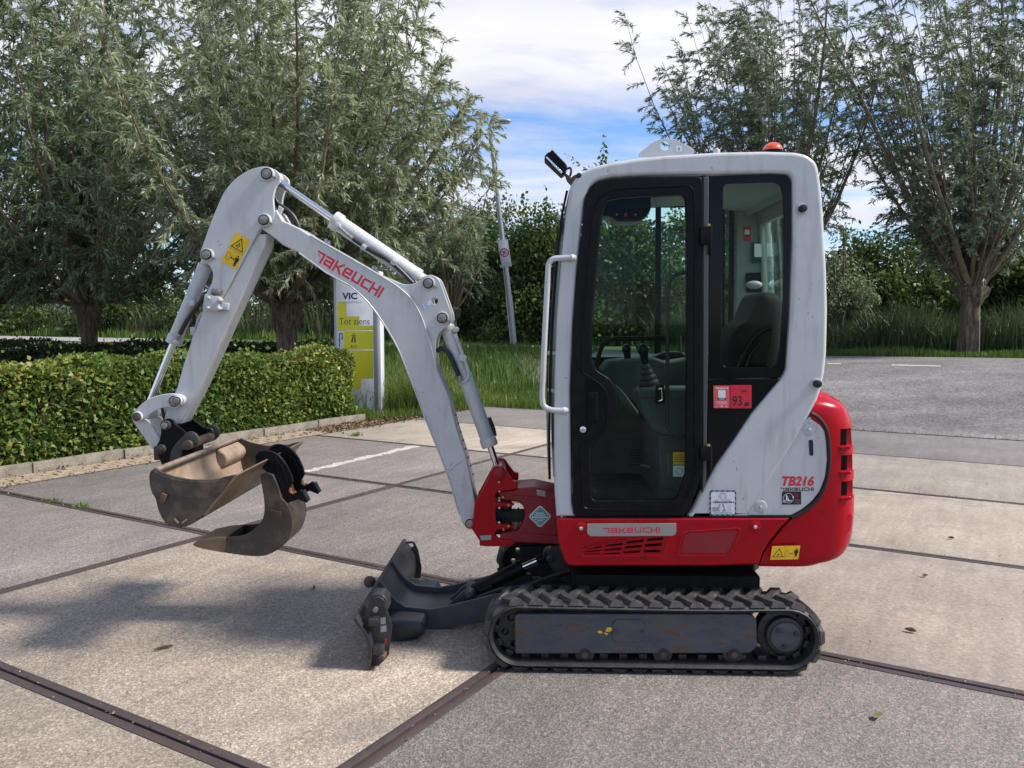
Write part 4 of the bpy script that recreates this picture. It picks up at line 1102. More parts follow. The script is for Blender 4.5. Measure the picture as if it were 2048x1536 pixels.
# white side cover with rubber seal
sc = fillet([(1630, 829, 6), (1641, 843, 6), (1650, 859, 5), (1654, 884), (1656, 919), (1652, 954, 8), (1642, 982, 8), (1625, 1004, 8), (1605, 1020, 6), (1583, 1032, 3), (1497, 1032), (1470, 1032), (1560, 870)])
YV = YN + .007
scv = prof("side_cover", sc, YN, YV, YN + .03, WHITE, EX_, bev=.005)
seal = spline([(1622, 827), (1634, 833), (1646, 846), (1654, 862), (1657.5, 885), (1659, 919), (1655.5, 954), (1645, 984), (1628, 1006), (1607, 1023.5), (1583, 1035)], 4)
MB().tube([at(x, y, YN + .006) for x, y in seal], .0085, 8).build("cover_seal", SEAL, scv)
for px, py in ((1619, 859), (1522, 1014)):
    p = at(px, py, YN)
    MB().cyl((p.x, YV - .004, p.z), (p.x, YV + .002, p.z), .026, .030, seg=28).build("bolt_recess", WHITE2, scv, bev=.002)
    MB().cyl((p.x, YV - .012, p.z), (p.x, YV - .002, p.z), .008, seg=6).build("bolt", CHROME, scv, bev=.0015)
prof("finger_slot", fillet([(1618, 880, 4), (1627, 880, 4), (1628, 912, 4), (1620, 912, 4)]), YN, YV - .0015, YV + .004, SEAL, scv, bev=.0005)
F = sticker_frame((1560, 972), (1631, 972), (1560, 952), YV, .0006); F.text(REDI, "TB216", 0, 0, .93, 1, bold=.035, shear=.07); F.build("model_lettering", scv, None)
F = sticker_frame((1562, 982.5), (1627, 982), (1562, 975), YV, .0006); F.mark(INK, 0, 0, 1, 1, .2); F.build("wordmark", scv, None)
F = sticker_frame((1564, 1009), (1602, 1009), (1564, 983), YV, .0006); F.rect(INK, 0, 0, 1, 1, 1)
F.ring(WHT, .33, .5, .26, .0016, 2).disc(WHT, .11, .25, .07, 2).disc(INK, .11, .25, .035, 3).disc(WHT, .58, .57, .045, 2)
F.poly(WHT, [(.2, .3), (.2, .72), (.26, .8), (.28, .3)], 2).poly(WHT, [(.3, .3), (.28, .7), (.36, .36), (.5, .34), (.5, .27), (.26, .26)], 2)
for r in (.08, .14, .2): F.ring(REDI, .62, .62, r, .0016, 2, 0, 85, 8)
F.rect(REDI, .66, .38, .93, .42, 2)
F.text(GREYI, "SECURITY", .64, .25, .95, .33, lay=2).text(GREYI, "SYSTEM", .66, .11, .92, .19, lay=2)
F.build("security_sticker", EX_, INK)
F = sticker_frame((1540, 1119), (1596, 1118), (1544, 1091.5), yk, .002)
F.o += Vector((0, -.001, 0))
def warn(F, horiz=True):
    F.rect(YEL, 0, 0, 1, 1, 1)
    if horiz:
        F.line(INK, [(.07, .2), (.43, .2), (.27, .8)], .0028, 2, True)
        F.line(INK, [(.24, .4), (.25, .3), (.29, .42)], .003, 2)
        F.line(OLIVE, [(.49, .05), (.49, .95)], .0008, 2)
        F.line(OLIVE, [(.52, .22), (.62, .22), (.62, .62), (.52, .62)], .001, 2, True)
        F.poly(INK, [(.66, .42), (.70, .47), (.70, .37)], 2).poly(INK, [(.78, .42), (.74, .47), (.74, .37)], 2).rect(INK, .69, .405, .75, .435, 2)
        F.disc(INK, .89, .76, .025, 2)
        F.poly(INK, [(.82, .68), (.96, .68), (.96, .44), (.93, .44), (.925, .2), (.855, .2), (.85, .44), (.82, .44)], 2)
    else:
        F.line(INK, [(.12, .56), (.88, .56), (.5, .90)], .0040, 2, True)
        F.line(OLIVE, [(.42, .62), (.5, .76), (.56, .66), (.5, .62)], .004, 2).line(OLIVE, [(.36, .64), (.44, .68)], .004, 2)
        F.line(OLIVE, [(0.02, .5), (.98, .5)], .0016, 2)
        F.line(OLIVE, [(.10, .15), (.30, .15), (.30, .36), (.10, .36)], .0016, 2, True)
        F.line(INK, [(.42, .25), (.58, .25)], .0025, 2).poly(INK, [(.36, .25), (.45, .30), (.45, .20)], 2).poly(INK, [(.64, .25), (.55, .30), (.55, .20)], 2)
        F.disc(INK, .78, .38, .055, 2, ar=F.asp)
        F.poly(INK, [(.66, .335), (.90, .335), (.90, .22), (.86, .22), (.85, .06), (.79, .06), (.78, .2), (.77, .06), (.71, .06), (.70, .22), (.66, .22)], 2)
    return F
warn(F).build("warning_sticker", EX_, YEL)

# nose of the frame and swing post
nose = [(1000, 984), (1033, 977), (1068, 974), (1122, 986), (1122, 1086), (1033, 1083), (1000, 1078), (1000, 1066), (1036, 1062), (1046, 1045), (1050, 1028), (1046, 1012), (1036, 1004), (1000, 1000)]
YS_ = YC - .11
ns = prof("frame_nose", fillet([(x, y, 5) for x, y in nose]), YS_, YS_, YC + .11, REDB, EX_, bev=.008)
prof("nose_rib", fillet([(1000, 986), (1033, 979), (1068, 976), (1122, 988), (1122, 1004), (1070, 994, 8), (1036, 990), (1000, 996)]), YS_, YS_ - .006, YS_ + .01, REDB, ns, bev=.004)
prof("nose_rib", fillet([(1000, 1068), (1036, 1066), (1122, 1070), (1122, 1088), (1033, 1084), (1000, 1078)]), YS_, YS_ - .006, YS_ + .01, REDB, ns, bev=.004)
post = [(984, 936, 5), (993, 930, 5), (1005, 932, 6), (1012, 942, 4), (1025, 960, 3), (1035, 962, 2), (1035, 976, 2), (1022, 980), (998, 980, 4), (992, 986, 4), (992, 1003, 3), (1018, 1004, 2), (1030, 1008, 3), (1018, 1013, 2), (992, 1013), (992, 1047), (1018, 1048, 3), (1030, 1052, 3), (1016, 1057, 2), (996, 1058, 3), (990, 1066, 4), (996, 1076, 4), (1032, 1080, 3), (1030, 1088), (994, 1091), (967, 1091, 4), (944, 1056), (950, 1004), (958, 990), (978, 953)]
sp_ = prof("swing_post", fillet(post), YS_, YC - .13, YC - .095, RED, EX_, bev=.005)
prof("swing_post_plate", fillet(post), YS_, YC + .095, YC + .13, RED, sp_, bev=.005)
MB().box((xx(975, YC), YC, zz(1060, YC)), (.07, .19, .12)).build("post_web", RED, sp_, bev=.006)
cy = MB().cyl((xx(1012, YC), YC, zz(1082, YC)), (xx(1012, YC), YC, zz(982, YC)), .030, seg=24).build("swing_pin", STEELD, EX_)
g = MB(); x0_, x1_ = xx(985, YC), xx(1052, YC)
for k in range(9):
    x = x0_ + (x1_ - x0_) * k / 8; g.cyl((x, YC - .02, zz(1029, YC)), (x + .009, YC - .02, zz(1029, YC)), .038 - .004 * (k % 2), seg=18)
g.box(((x0_ + x1_) / 2, YC - .02, zz(1029, YC)), (x1_ - x0_, .055, .055)); g.build("hose_sleeve", SEAL, EX_)
for px, py, r in ((997, 947, .023), ):
    p = at(px, py, YC - .13)
    MB().cyl((p.x, YC - .145, p.z), (p.x, YC + .145, p.z), r + .006, seg=28).build("pin_boss", RED, sp_, bev=.003)
    MB().cyl((p.x, YC - .150, p.z), (p.x, YC + .150, p.z), r - .006, seg=28).build("pin", REDB, sp_, bev=.003)
b_ = MB()
for px, py in ((1017, 1010), (1017, 1052), (1007, 1059), (998, 964), (1006, 994)): p = at(px, py, YC - .14); b_.cyl((p.x, YC - .145, p.z), (p.x, YC - .12, p.z), .006, seg=8)
b_.build("grease_nipples", BRASS, sp_, kind="stuff")
prof("bolt_plate", [(960, 1071), (983, 1070), (983, 1079), (962, 1080)], YC - .13, YC - .136, YC - .125, PLATE, sp_, bev=.001)
F = sticker_frame((1057.5, 1055), (1102.5, 1055), (1057.5, 1010.5), YS_, .0012)
def dia(m, s, lay):
    q = fillet([(.5, .5 + s, .13 * s / .5), (.5 + s, .5, .13 * s / .5), (.5, .5 - s, .13 * s / .5), (.5 - s, .5, .13 * s / .5)], n=4); F.poly(m, q, lay)
dia(WHT, .52, 1); dia(NAVY, .45, 2); dia(WHT, .41, 3); dia(TEAL, .385, 4)
F.rect(WHT, .33, .63, .66, .68, 5).rect(WHT, .26, .54, .73, .59, 5).rect(WHT, .15, .45, .84, .50, 5).rect(WHT, .27, .35, .72, .41, 5)
F.mark(INK, .30, .36, .69, .40, .2, 6); F.line(WHT, [(.38, .24), (.43, .32), (.6, .32)], .003, 5).text(WHT, "TSS", .45, .24, .6, .29, lay=5)
F.build("diamond_sticker", EX_, WHT)
F = sticker_frame((1074, 990), (1091, 993), (1073, 979), YS_ - .007, .001); F.rect(PLATE, 0, 0, 1, 1).line(INK, [(.1, .3), (.9, .3)], .0015, 2).line(INK, [(.1, .6), (.9, .6)], .0015, 2); F.build("type_plate", EX_, PLATE)

# ---- boom ------------------------------------------------------------------------
def smoothpoly(segs):
    """list of (kind, pts): 's' spline through, 'l' straight"""
    out = []
    for kind, pts in segs:
        q = spline(pts, 4) if kind == "s" else list(pts)
        out += q if not out else (q[1:] if (abs(out[-1][0] - q[0][0]) + abs(out[-1][1] - q[0][1])) < .01 else q)
    return out
BH = .075
YBm = YC - BH
top = [("l", [(531, 427), (553, 420), (565, 441), (598, 456), (621, 471), (700, 516), (745, 542)]),
       ("s", [(745, 542), (775, 560), (800, 577), (824, 600), (842, 632), (855, 670), (866, 710), (876, 745)]),
       ("l", [(876, 745), (896, 790), (913, 857), (932, 915), (940, 950), (950, 1005), (955, 1032)]),
       ("s", [(955, 1032), (955, 1044), (950, 1054), (941, 1058), (931, 1055), (925, 1046)]),
       ("l", [(925, 1046), (919, 1029), (912, 1007), (900, 963), (876, 900), (848, 831)]),
       ("s", [(848, 831), (832, 786), (815, 743), (796, 697), (774, 658), (750, 622), (727, 595), (701, 572)]),
       ("l", [(701, 572), (652, 545), (598, 506), (565, 490), (546, 474), (523, 458)]),
       ("s", [(523, 458), (516, 444), (520, 431), (531, 427)])]
boom = prof("boom", smoothpoly(top), YBm, YBm, YC + BH, WHITE, EX_, bev=.006)
# raised flange along both edges reads as a bead
MB().tube([at(x, y, YBm + .001) for x, y in smoothpoly([top[0], top[1], top[2]])[4:-8]], .0045, 6).build("edge_weld", WHITE, boom)
MB().tube([at(x, y, YBm + .001) for x, y in smoothpoly([top[4], top[5], top[6]])[1:-3]], .0045, 6).build("edge_weld", WHITE, boom)
MB().tube([at(x, y, YBm + .0005) for x, y in ((893, 947), (908, 932), (926, 919))], .0045, 6).build("cross_weld", WHITE, boom)
ear = smoothpoly([("l", [(728, 533), (750, 545), (780, 558)]), ("s", [(780, 558), (802, 567), (822, 569), (838, 562)]),
       ("s", [(838, 562), (848, 553), (864, 550), (877, 558), (884, 572)]), ("l", [(884, 572), (895, 603), (903, 626), (905, 640)]),
       ("s", [(905, 640), (898, 650), (885, 660), (876, 672), (872, 690), (872, 712), (874, 735)]), ("l", [(874, 735), (880, 760), (840, 700), (780, 600)])])
hole = circ(870, 602, 6.5)
YE = YC - .055
er = prof("ear_plate", ear, YE, YE - .01, YE + .008, WHITE, boom, bev=.003, holes=[hole])
prof("ear_plate", ear, YE, YC + .047, YC + .065, WHITE, boom, bev=.003, holes=[hole])
def pin(px, py, Y, r, parent, yy0=None, yy1=None, col=WHITE, clip=True, core=BOLT):
    p = at(px, py, Y); yy0 = Y - .02 if yy0 is None else yy0; yy1 = 2 * YC - yy0 if yy1 is None else yy1
    o = MB().cyl((p.x, yy0, p.z), (p.x, yy1, p.z), r, seg=30).build("pin_boss", col, parent, bev=.003)
    MB().cyl((p.x, yy0 - .010, p.z), (p.x, yy1, p.z), r * .66, seg=26).build("pin", core, parent if parent.parent else parent, bev=.003)
    MB().cyl((p.x, yy0 - .004, p.z), (p.x, yy0 + .003, p.z), r * .82, seg=26).build("seal_ring", SEAL, parent)
    if clip:
        MB().box((p.x + r * 1.05, yy0 - .002, p.z - r * .5), (.018, .012, .010), Matrix.Rotation(.6, 3, "Y")).build("grease_nipple", BOLT, parent, bev=.002)
    return o
pin(857, 567, YE - .01, .032, boom, YE - .022)
pin(885, 636, YE - .01, .032, boom, YE - .022)
pin(941, 1044, YBm, .030, boom, YBm - .03)
F = sticker_frame((850, 617), (865, 607), (846, 609), YE - .01, .001); F.rect(WHT, 0, 0, 1, 1); F.ring(SKYB, .3, .5, .14, .004, 2, 30, 330, 12); F.build("small_sticker", EX_, WHT)
F = sticker_frame((631, 523), (761, 599), (640, 499), YBm - .001, .0008)
F.o = at(628, 520, YBm) + Vector((0, -.0012, 0)); F.ex = at(757, 596, YBm) - at(628, 520, YBm); F.ey = at(640, 500, YBm) - at(628, 520, YBm)
F.mark(REDI, 0, 0, 1, 1, .17); F.build("wordmark", boom, None)
b_ = MB()
for px, py in ((646, 483), (652, 487), (742, 538), (748, 541)):
    p = at(px, py, YBm); b_.cyl((p.x, YC - .02, p.z - .005), (p.x, YC - .02, p.z + .018), .008, seg=10)
b_.build("hose_clamp_studs", WHITE, boom, bev=.001, kind="stuff")
b_ = MB()
for k in range(8):
    t = k / 7; p = at(905 + 35 * t, 832 + 120 * t, YBm); b_.cyl((p.x + .008, YC - .02, p.z), (p.x + .014, YC - .02, p.z - .002), .005, seg=8)
b_.build("side_rivets", SEAL, boom, kind="stuff")
# tip bracket of the boom holding the hoses
prof("hose_bracket", [(553, 422), (556, 410), (565, 416), (558, 430), (562, 440), (556, 436)], YBm, YBm + .01, YBm + .03, WHITE, boom, bev=.002)
for k, dy in enumerate((0, 4, 8)):
    MB().tube(spline([at(549, 392 + dy, YC - .02 + .02 * k), at(556, 406 + dy, YC - .02 + .02 * k), at(575, 420 + dy, YC - .02 + .02 * k), at(590, 436 + dy, YC - .02 + .02 * k), at(601, 462 + dy, YC - .02 + .02 * k)], 5), .009).build("hydraulic_hose", HOSE, boom)

def cylr(name, a, b, c, rb, rr_, parent, Y=YC, cap=.04, eye=None):
    """a-b barrel, b-c rod; pixels"""
    A, B, C_ = at(*a, Y), at(*b, Y), at(*c, Y)
    d = (B - A).normalized()
    o = MB().cyl(A, B, rb, seg=32).cyl(B - d * cap, B + d * .004, rb * 1.16, seg=32).cyl(A, A + d * .03, rb * 1.05, seg=32).build(name, WHITE, parent, bev=.003)
    MB().cyl(B, C_, rr_, seg=24).build("rod", CHROME, o)
    MB().cyl((A.x, Y - .035, A.z) if False else A - d * .05, A, rb * .8).build("barrel_foot", WHITE, o)
    return o, A, B, C_, d
o1, A, B, C_, d = cylr("arm_cylinder", (838, 556), (668, 440), (548, 357), .041, .0175, EX_)
p = at(675, 452, YC - .045); MB().cyl((p.x, YC - .06, p.z), (p.x, YC, p.z), .017, seg=16).build("port", WHITE, o1, bev=.003)
MB().tube(spline([at(677, 453, YC - .055), at(694, 468, YC - .055), at(712, 482, YC - .055)], 4), .008).build("feed_pipe", BOLT, o1)
MB().tube(spline([at(706, 477, YC - .055), at(740, 500, YC - .055), at(776, 520, YC - .055), at(800, 540, YC - .05), at(826, 566, YC - .04)], 6), .0115).build("hose", HOSE, o1)
MB().tube(spline([at(752, 507, YC - .05), at(790, 528, YC - .03), at(812, 546, YC - .03), at(834, 568, YC - .03)], 6), .0105).build("hose", HOSE, o1)
for px, py in ((728, 495), (788, 524)): p = at(px, py, YC - .055); MB().box((p.x, YC - .055, p.z), (.026, .03, .030), Matrix.Rotation(math.radians(34), 3, "Y")).cyl((p.x, YC - .075, p.z + .004), (p.x, YC - .05, p.z + .004), .008, seg=8).build("hose_clamp", WHITE, o1, bev=.003)
p = at(540, 352, YC); MB().cyl((p.x, YC - .04, p.z), (p.x, YC + .04, p.z), .030, seg=24).build("rod_eye", WHITE, o1)
o2, A, B, C_, d = cylr("boom_cylinder", (893, 652), (980, 891), (996, 940), .0365, .0165, EX_)
MB().tube(spline([at(908, 668, YC - .03), at(922, 700, YC - .045), at(934, 735, YC - .05), at(937, 752, YC - .05), at(931, 762, YC - .05), at(924, 765, YC - .05)], 5), .0065).build("feed_pipe", WHITE, o2)
MB().tube(spline([at(874, 702, YC - .03), at(884, 697, YC - .035), at(897, 706, YC - .04), at(908, 728, YC - .05), at(918, 752, YC - .05)], 6), .0115).build("hose", HOSE, o2)
MB().cyl(at(915, 745, YC - .05), at(922, 764, YC - .05), .010, seg=8).cyl(at(918, 752, YC - .05), at(919, 755, YC - .05), .013, seg=6).build("fitting", BOLT, o2)
p = at(911, 659, YC - .04); MB().cyl((p.x, YC - .055, p.z), (p.x, YC + .02, p.z), .013, seg=18).build("port", WHITE, o2, bev=.003)
p = at(926, 716, YC - .04); MB().box((p.x, YC - .045, p.z), (.03, .03, .035), Matrix.Rotation(math.radians(-70), 3, "Y")).build("pipe_clamp", WHITE, o2, bev=.003)
MB().tube(spline([at(978, 835, YC + .03), at(986, 855, YC + .03), at(990, 872, YC + .03)], 4), .01).build("hose", HOSE, o2)
MB().cyl((C_.x, YC - .05, C_.z), (C_.x, YC + .05, C_.z), .030, seg=24).build("rod_eye", WHITE, o2)

# ---- dipper arm ---------------------------------------------------------------------
AH = .062; YAm = YC - .085
arm_out = smoothpoly([("s", [(551, 340), (536, 334), (519, 334.5), (494, 343), (468, 361), (448, 386), (435, 414), (424, 440), (412, 474)]),
   ("s", [(412, 474), (404, 496), (401, 510), (406, 522), (418, 530), (426, 545), (425, 563), (417, 578)]),
   ("l", [(417, 578), (409, 600), (402, 632), (384, 678), (370, 720), (354, 776), (341, 800)]),
   ("s", [(341, 800), (333, 812), (330, 830), (324, 842), (326, 854), (335, 858)]),
   ("l", [(335, 858), (356, 846), (361, 846), (402, 756), (455, 640), (520, 494), (531, 468)]),
   ("s", [(531, 468), (545, 450), (549, 432), (548, 412), (547, 395), (552, 375), (560, 362), (560, 350), (551, 340)])])
# one box body with two thinner cheek plates on top
body = [(438, 470), (533, 468), (531, 490), (455, 655), (402, 770), (362, 847), (356, 848), (335, 858), (326, 852), (330, 830), (341, 802), (354, 776), (370, 720), (384, 678), (402, 632), (417, 578), (425, 560)]
arm = prof("dipper_arm", body, YC - AH, YC - AH, YC + AH, WHITE, EX_, bev=.005)
ch = [q for q in arm_out]
cheek = smoothpoly([("s", [(551, 340), (536, 334), (519, 334.5), (494, 343), (468, 361), (448, 386), (435, 414), (424, 440), (412, 474)]),
   ("s", [(412, 474), (404, 496), (401, 510), (406, 522), (418, 530), (426, 545), (425, 563), (417, 578)]),
   ("l", [(417, 578), (409, 600), (430, 612), (452, 585), (519, 460), (527, 455)]),
   ("s", [(527, 455), (543, 445), (549, 432), (548, 412), (547, 395), (552, 375), (560, 362), (560, 350), (551, 340)])])
ck = prof("cheek_plate", cheek, YC - .075, YC - .080, YC - .058, WHITE, arm, bev=.003)
prof("cheek_plate", cheek, YC - .075, YC + .058, YC + .080, WHITE, arm, bev=.003)
MB().tube([at(x, y, YC - AH) for x, y in ((448, 598), (470, 560), (523, 458))], .004, 6).build("weld_seam", WHITE2, arm)
prof("front_web", [(500, 345), (536, 336), (520, 345), (470, 372), (450, 400), (436, 430), (436, 470), (430, 470), (420, 462), (440, 400), (470, 358)], YC - .06, YC - .057, YC + .057, WHITE, arm, bev=.002)
pin(536, 349, YC - .08, .034, arm, YC - .100)
pin(531, 441, YC - .08, .032, arm, YC - .105)
pin(416, 510, YC - .08, .032, arm, YC - .100)
pin(356, 801, YC - .075, .034, arm, YC - .115)
F = sticker_frame((443.5, 523), (472.5, 539.5), (472, 464), YC - .080, .0008)
warn(F, False).build("warning_sticker", EX_, YEL)
# hose junction block on the arm
b_ = MB(); p = at(425, 606, YC - .09); b_.box((p.x, YC - .085, p.z), (.075, .05, .075), Matrix.Rotation(math.radians(10), 3, "Y"))
for px, py in ((416, 596), (438, 600), (436, 617), (415, 616)): q = at(px, py, YC - .12); b_.cyl((q.x, YC - .125, q.z), (q.x, YC - .08, q.z), .009, seg=8)
b_.build("hose_manifold", WHITE2, arm, bev=.003)
p = at(434, 583, YC - .1); MB().cyl((p.x - .03, YC - .085, p.z), (p.x + .02, YC - .085, p.z), .015, seg=12).cyl((p.x, YC - .11, p.z), (p.x, YC - .06, p.z), .015, seg=12).build("hose_fitting", BOLT, arm, bev=.002)
p = at(447, 612, YC - .08); MB().box((p.x, YC - .07, p.z), (.05, .03, .035), Matrix.Rotation(math.radians(10), 3, "Y")).build("clamp_bracket", WHITE, arm, bev=.003)
o3, A, B, C_, d = cylr("bucket_cylinder", (411, 530), (347, 686), (301, 802), .034, .0165, EX_)
MB().tube(spline([at(424, 565, YC - .05), at(417, 585, YC - .065), at(398, 608, YC - .06), at(375, 640, YC - .05), at(360, 668, YC - .045)], 6), .012).build("hose", HOSE, o3)
MB().cyl(at(360, 666, YC - .045), at(355, 678, YC - .045), .010, seg=10).build("fitting", BOLT, o3)
p = at(352, 684, YC - .045); MB().sph(p, .014).build("port", WHITE, o3)
p = at(385, 606, YC - .04); MB().box((p.x, YC - .04, p.z), (.028, .028, .03)).build("hose_clamp", WHITE, o3, bev=.004)
MB().tube(spline([at(404, 625, YC - .03), at(396, 640, YC - .03), at(390, 665, YC - .03), at(384, 690, YC - .02)], 5), .007).build("feed_pipe", WHITE, o3)
p = at(387, 662, YC - .05); MB().box((p.x, YC - .04, p.z), (.028, .04, .04)).cyl((p.x, YC - .07, p.z), (p.x, YC - .04, p.z), .010, seg=8).build("hose_clamp", WHITE2, o3, bev=.003)
MB().tube(spline([at(383, 690, YC - .02), at(372, 740, YC), at(362, 775, YC), at(340, 788, YC), at(322, 796, YC), at(326, 825, YC), at(333, 850, YC + .01)], 6), .0075).build("hose", HOSE, o3)

# ---- bucket linkage and quick coupler -------------------------------------------------
lk = spline([(266, 829), (275, 817), (293, 801), (312, 792), (337, 787), (357, 788), (369, 796), (370, 806), (360, 813), (337, 814), (318, 818), (300, 829), (286, 841), (276, 845), (267, 839)], 3, True)
l1 = prof("link_arm", lk, YC - .1, YC - .108, YC - .092, WHITE, EX_, bev=.004)
prof("link_arm", lk, YC - .1, YC + .092, YC + .108, WHITE, EX_, bev=.004)
low = fillet([(268, 836, 6), (286, 836), (300, 838, 4), (308, 850), (320, 868), (331, 884), (334, 900, 8), (322, 906, 8), (306, 892), (291, 870), (274, 846)])
l2 = prof("h_link", low, YC - .05, YC - .078, YC - .058, WHITE, EX_, bev=.004)
prof("h_link_plate", low, YC - .05, YC + .058, YC + .078, WHITE, l2, bev=.004)
MB().tube([at(286, 850, YC - .06), at(312, 885, YC - .06)], .012).build("cross_tube", RUSTY, l2)
pin(356, 801, YC - .108, .024, l1, YC - .122, clip=False)
pin(276, 833, YC - .108, .026, l1, YC - .122, clip=False, core=RUSTY)
cp = fillet([(324, 849), (329, 839, 5), (339, 836, 6), (348, 841, 3), (355, 850), (372.5, 864), (384, 868), (380, 880), (362, 884), (353, 889), (348, 906), (349, 924), (327, 932), (319, 912), (313.7, 900, 4), (314, 892, 4), (320.5, 881), (324, 866)])
qc = prof("quick_coupler", cp, YC - .1, YC - .112, YC - .095, BLACK, EX_, bev=.003)
prof("coupler_plate", cp, YC - .1, YC + .095, YC + .112, BLACK, qc, bev=.003)
pin(333.5, 850, YC - .112, .024, qc, YC - .135, col=STEELD, clip=False, core=BOLT)
pin(323.5, 898, YC - .112, .024, qc, YC - .135, col=STEELD, clip=False, core=STEELD)
MB().box((xx(336, YC), YC, zz(905, YC)), (.06, .19, .07)).build("coupler_web", STEELD, qc, bev=.004)

# ---- buckets -----------------------------------------------------------------------------
YD0 = YC - .52; YD1 = YC + .50
def ribsheet(name, pts, Y, y0, y1, t, m, parent, **kw):
    """bent sheet following an open path in the side plane"""
    q = [Vector(v) for v in P(pts, Y)]; off = []
    for i, p in enumerate(q):
        d = (q[min(i + 1, len(q) - 1)] - q[max(i - 1, 0)]).normalized(); off.append(p + Vector((-d.y, d.x)) * t)
    loop = [tuple(v) for v in q] + [tuple(v) for v in off[::-1]]
    return meshobj(name, profmesh([loop], y0, y1, .0015), m, parent, **kw)
db = thing("ditching_bucket", Vector((xx(390, YC), YC, zz(1053, YC))), "wide muddy ditching bucket hanging from the black coupler of the excavator arm", "bucket")
side = smoothpoly([("s", [(310, 937), (326, 945), (349, 953), (383, 959), (417, 959), (440, 957)]), ("l", [(440, 957), (447, 954), (472, 949), (448, 985), (409, 1027)]),
   ("s", [(409, 1027), (398, 1038), (386, 1047), (368, 1054), (350, 1054), (336, 1049), (327, 1040), (318, 1022), (313.5, 1004)]), ("s", [(313.5, 1004), (311, 996), (304, 984), (300, 968), (299, 952), (302, 942), (310, 937)])])
shell = spline([(310, 937), (302, 942), (299, 952), (300, 968), (304, 984), (311, 996), (313.5, 1004), (318, 1022), (327, 1040), (336, 1049), (350, 1054), (368, 1054), (386, 1047), (398, 1038)], 3) + [(409, 1027), (448, 985), (466, 956)]
def inner(pts, k):   # keep the sheet inside the side plates
    return pts
sh = ribsheet("shell", shell, YD0, YD0 + .010, YD1 - .010, .010, DUST, db)
shl = ribsheet("mud_lining", [(x, y) for x, y in shell[2:-1]], YD0, YD0 + .012, YD1 - .012, .0135, TAN, db)
s1 = prof("side_plate", side, YD0, YD0 - .004, YD0 + .012, DUST, db, bev=.003)
s2 = prof("side_plate", side, YD0, YD1 - .012, YD1 + .004, DUST, db, bev=.003)
# edge doubler on side plates and weld line
prof("edge_doubler", smoothpoly([("s", [(311, 941), (326, 949), (349, 957), (383, 962), (417, 962), (440, 960)]), ("l", [(440, 960), (462, 955), (444, 984)]), ("s", [(444, 984), (420, 995), (385, 996), (350, 990), (330, 984), (322, 986)]), ("l", [(322, 986), (306, 975), (304, 952)])]), YD0, YD0 - .009, YD0 - .003, DUST, s1, bev=.002)
p = at(328, 995, YD0); MB().box((p.x, YD0 - .012, p.z), (.028, .014, .045), Matrix.Rotation(math.radians(24), 3, "Y")).build("maker_badge", RUSTY, s1, bev=.004)
for px, py, a in ((354, 1041, -50), (370, 1042, 38)): p = at(px, py, YD0); MB().box((p.x, YD0 - .007, p.z), (.026, .004, .008), Matrix.Rotation(-math.radians(a), 3, "Y")).build("pale_scrape", TAN, s1)
ce = [(472, 949), (476, 950), (413, 1030), (406, 1030), (440, 990), (464, 958)]
prof("cutting_edge", ce, YD0, YD0 - .006, YD1 + .006, WORN, db, bev=.002)
prof("upper_rim", fillet([(306, 936, 2), (313, 934, 3), (318, 939, 2), (316, 944), (306, 944)]), YD0, YD0 + .002, YD1 - .002, MUDG, db, bev=.004)
# hump of the mounting box pressed into the back wall
prof("inner_torque_box", fillet([(304, 950), (312, 948, 3), (330, 962, 6), (334, 976, 8), (324, 992, 6), (312, 1000, 4), (306, 985)]), YD0, YC + .20, YD1 - .014, TAN, db, bev=.012, res=3)
# ears of the bucket gripping the coupler, with pin and rollers
earp = fillet([(345, 925), (346, 905, 5), (352, 892, 6), (362, 880, 6), (376, 866, 9), (390, 868, 9), (394, 880, 8), (388, 892, 8), (378, 896, 5), (368, 899), (370, 925), (378, 940), (345, 945)])
for dy_ in (-.135, .115):
    prof("mounting_ear", earp, YC - .1, YC + dy_, YC + dy_ + .022, STEELD, db, bev=.004)
p = at(378, 889, YC - .14)
MB().cyl((p.x, YC - .165, p.z), (p.x, YC + .165, p.z), .024, seg=24).build("mounting_pin", RUSTY, db, bev=.003)
pp = at(381, 879, YC - .14)
for yy in (-.145, .125): MB().cyl((pp.x, YC + yy, pp.z), (pp.x, YC + yy + .02, pp.z), .040, seg=28).build("collar", STEELD, db, bev=.006)

YG0 = YC - .12; YG1 = YC + .13
nb = thing("narrow_bucket", Vector((xx(500, YC), YC, zz(1111, YC))), "narrow brown digging bucket hooked over the cutting edge of the ditching bucket", "bucket")
nside = smoothpoly([("l", [(521, 950), (533, 945), (546, 949), (556, 972), (563, 997), (573, 1007)]), ("s", [(573, 1007), (581, 1023), (584, 1046), (579, 1070), (570, 1087), (551, 1102), (529, 1111), (503, 1112), (475, 1109), (450, 1105)]),
    ("l", [(450, 1105), (406, 1097), (390, 1092)]), ("s", [(390, 1092), (386, 1088), (392, 1083)]), ("l", [(392, 1083), (425, 1076), (454, 1074)]), ("s", [(454, 1074), (485, 1071), (503, 1062), (517, 1050), (526, 1036), (529, 1018), (528, 997), (524, 972), (521, 950)])])
prof("side_plate", nside, YG0, YG0 - .003, YG0 + .010, DUST, nb, bev=.003)
prof("side_plate", nside, YG0, YG1 - .010, YG1 + .003, DUST, nb, bev=.003)
nsh = [(546, 949), (556, 972), (563, 997), (573, 1007)] + spline([(573, 1007), (581, 1023), (584, 1046), (579, 1070), (570, 1087), (551, 1102), (529, 1111), (503, 1112), (475, 1109), (450, 1105)], 3)[1:] + [(420, 1099), (394, 1091)]
q_ = [Vector(v) for v in P(nsh, YG0)]
ribsheet("shell", nsh[::-1], YG0, YG0 + .009, YG1 - .009, .010, WORN, nb)
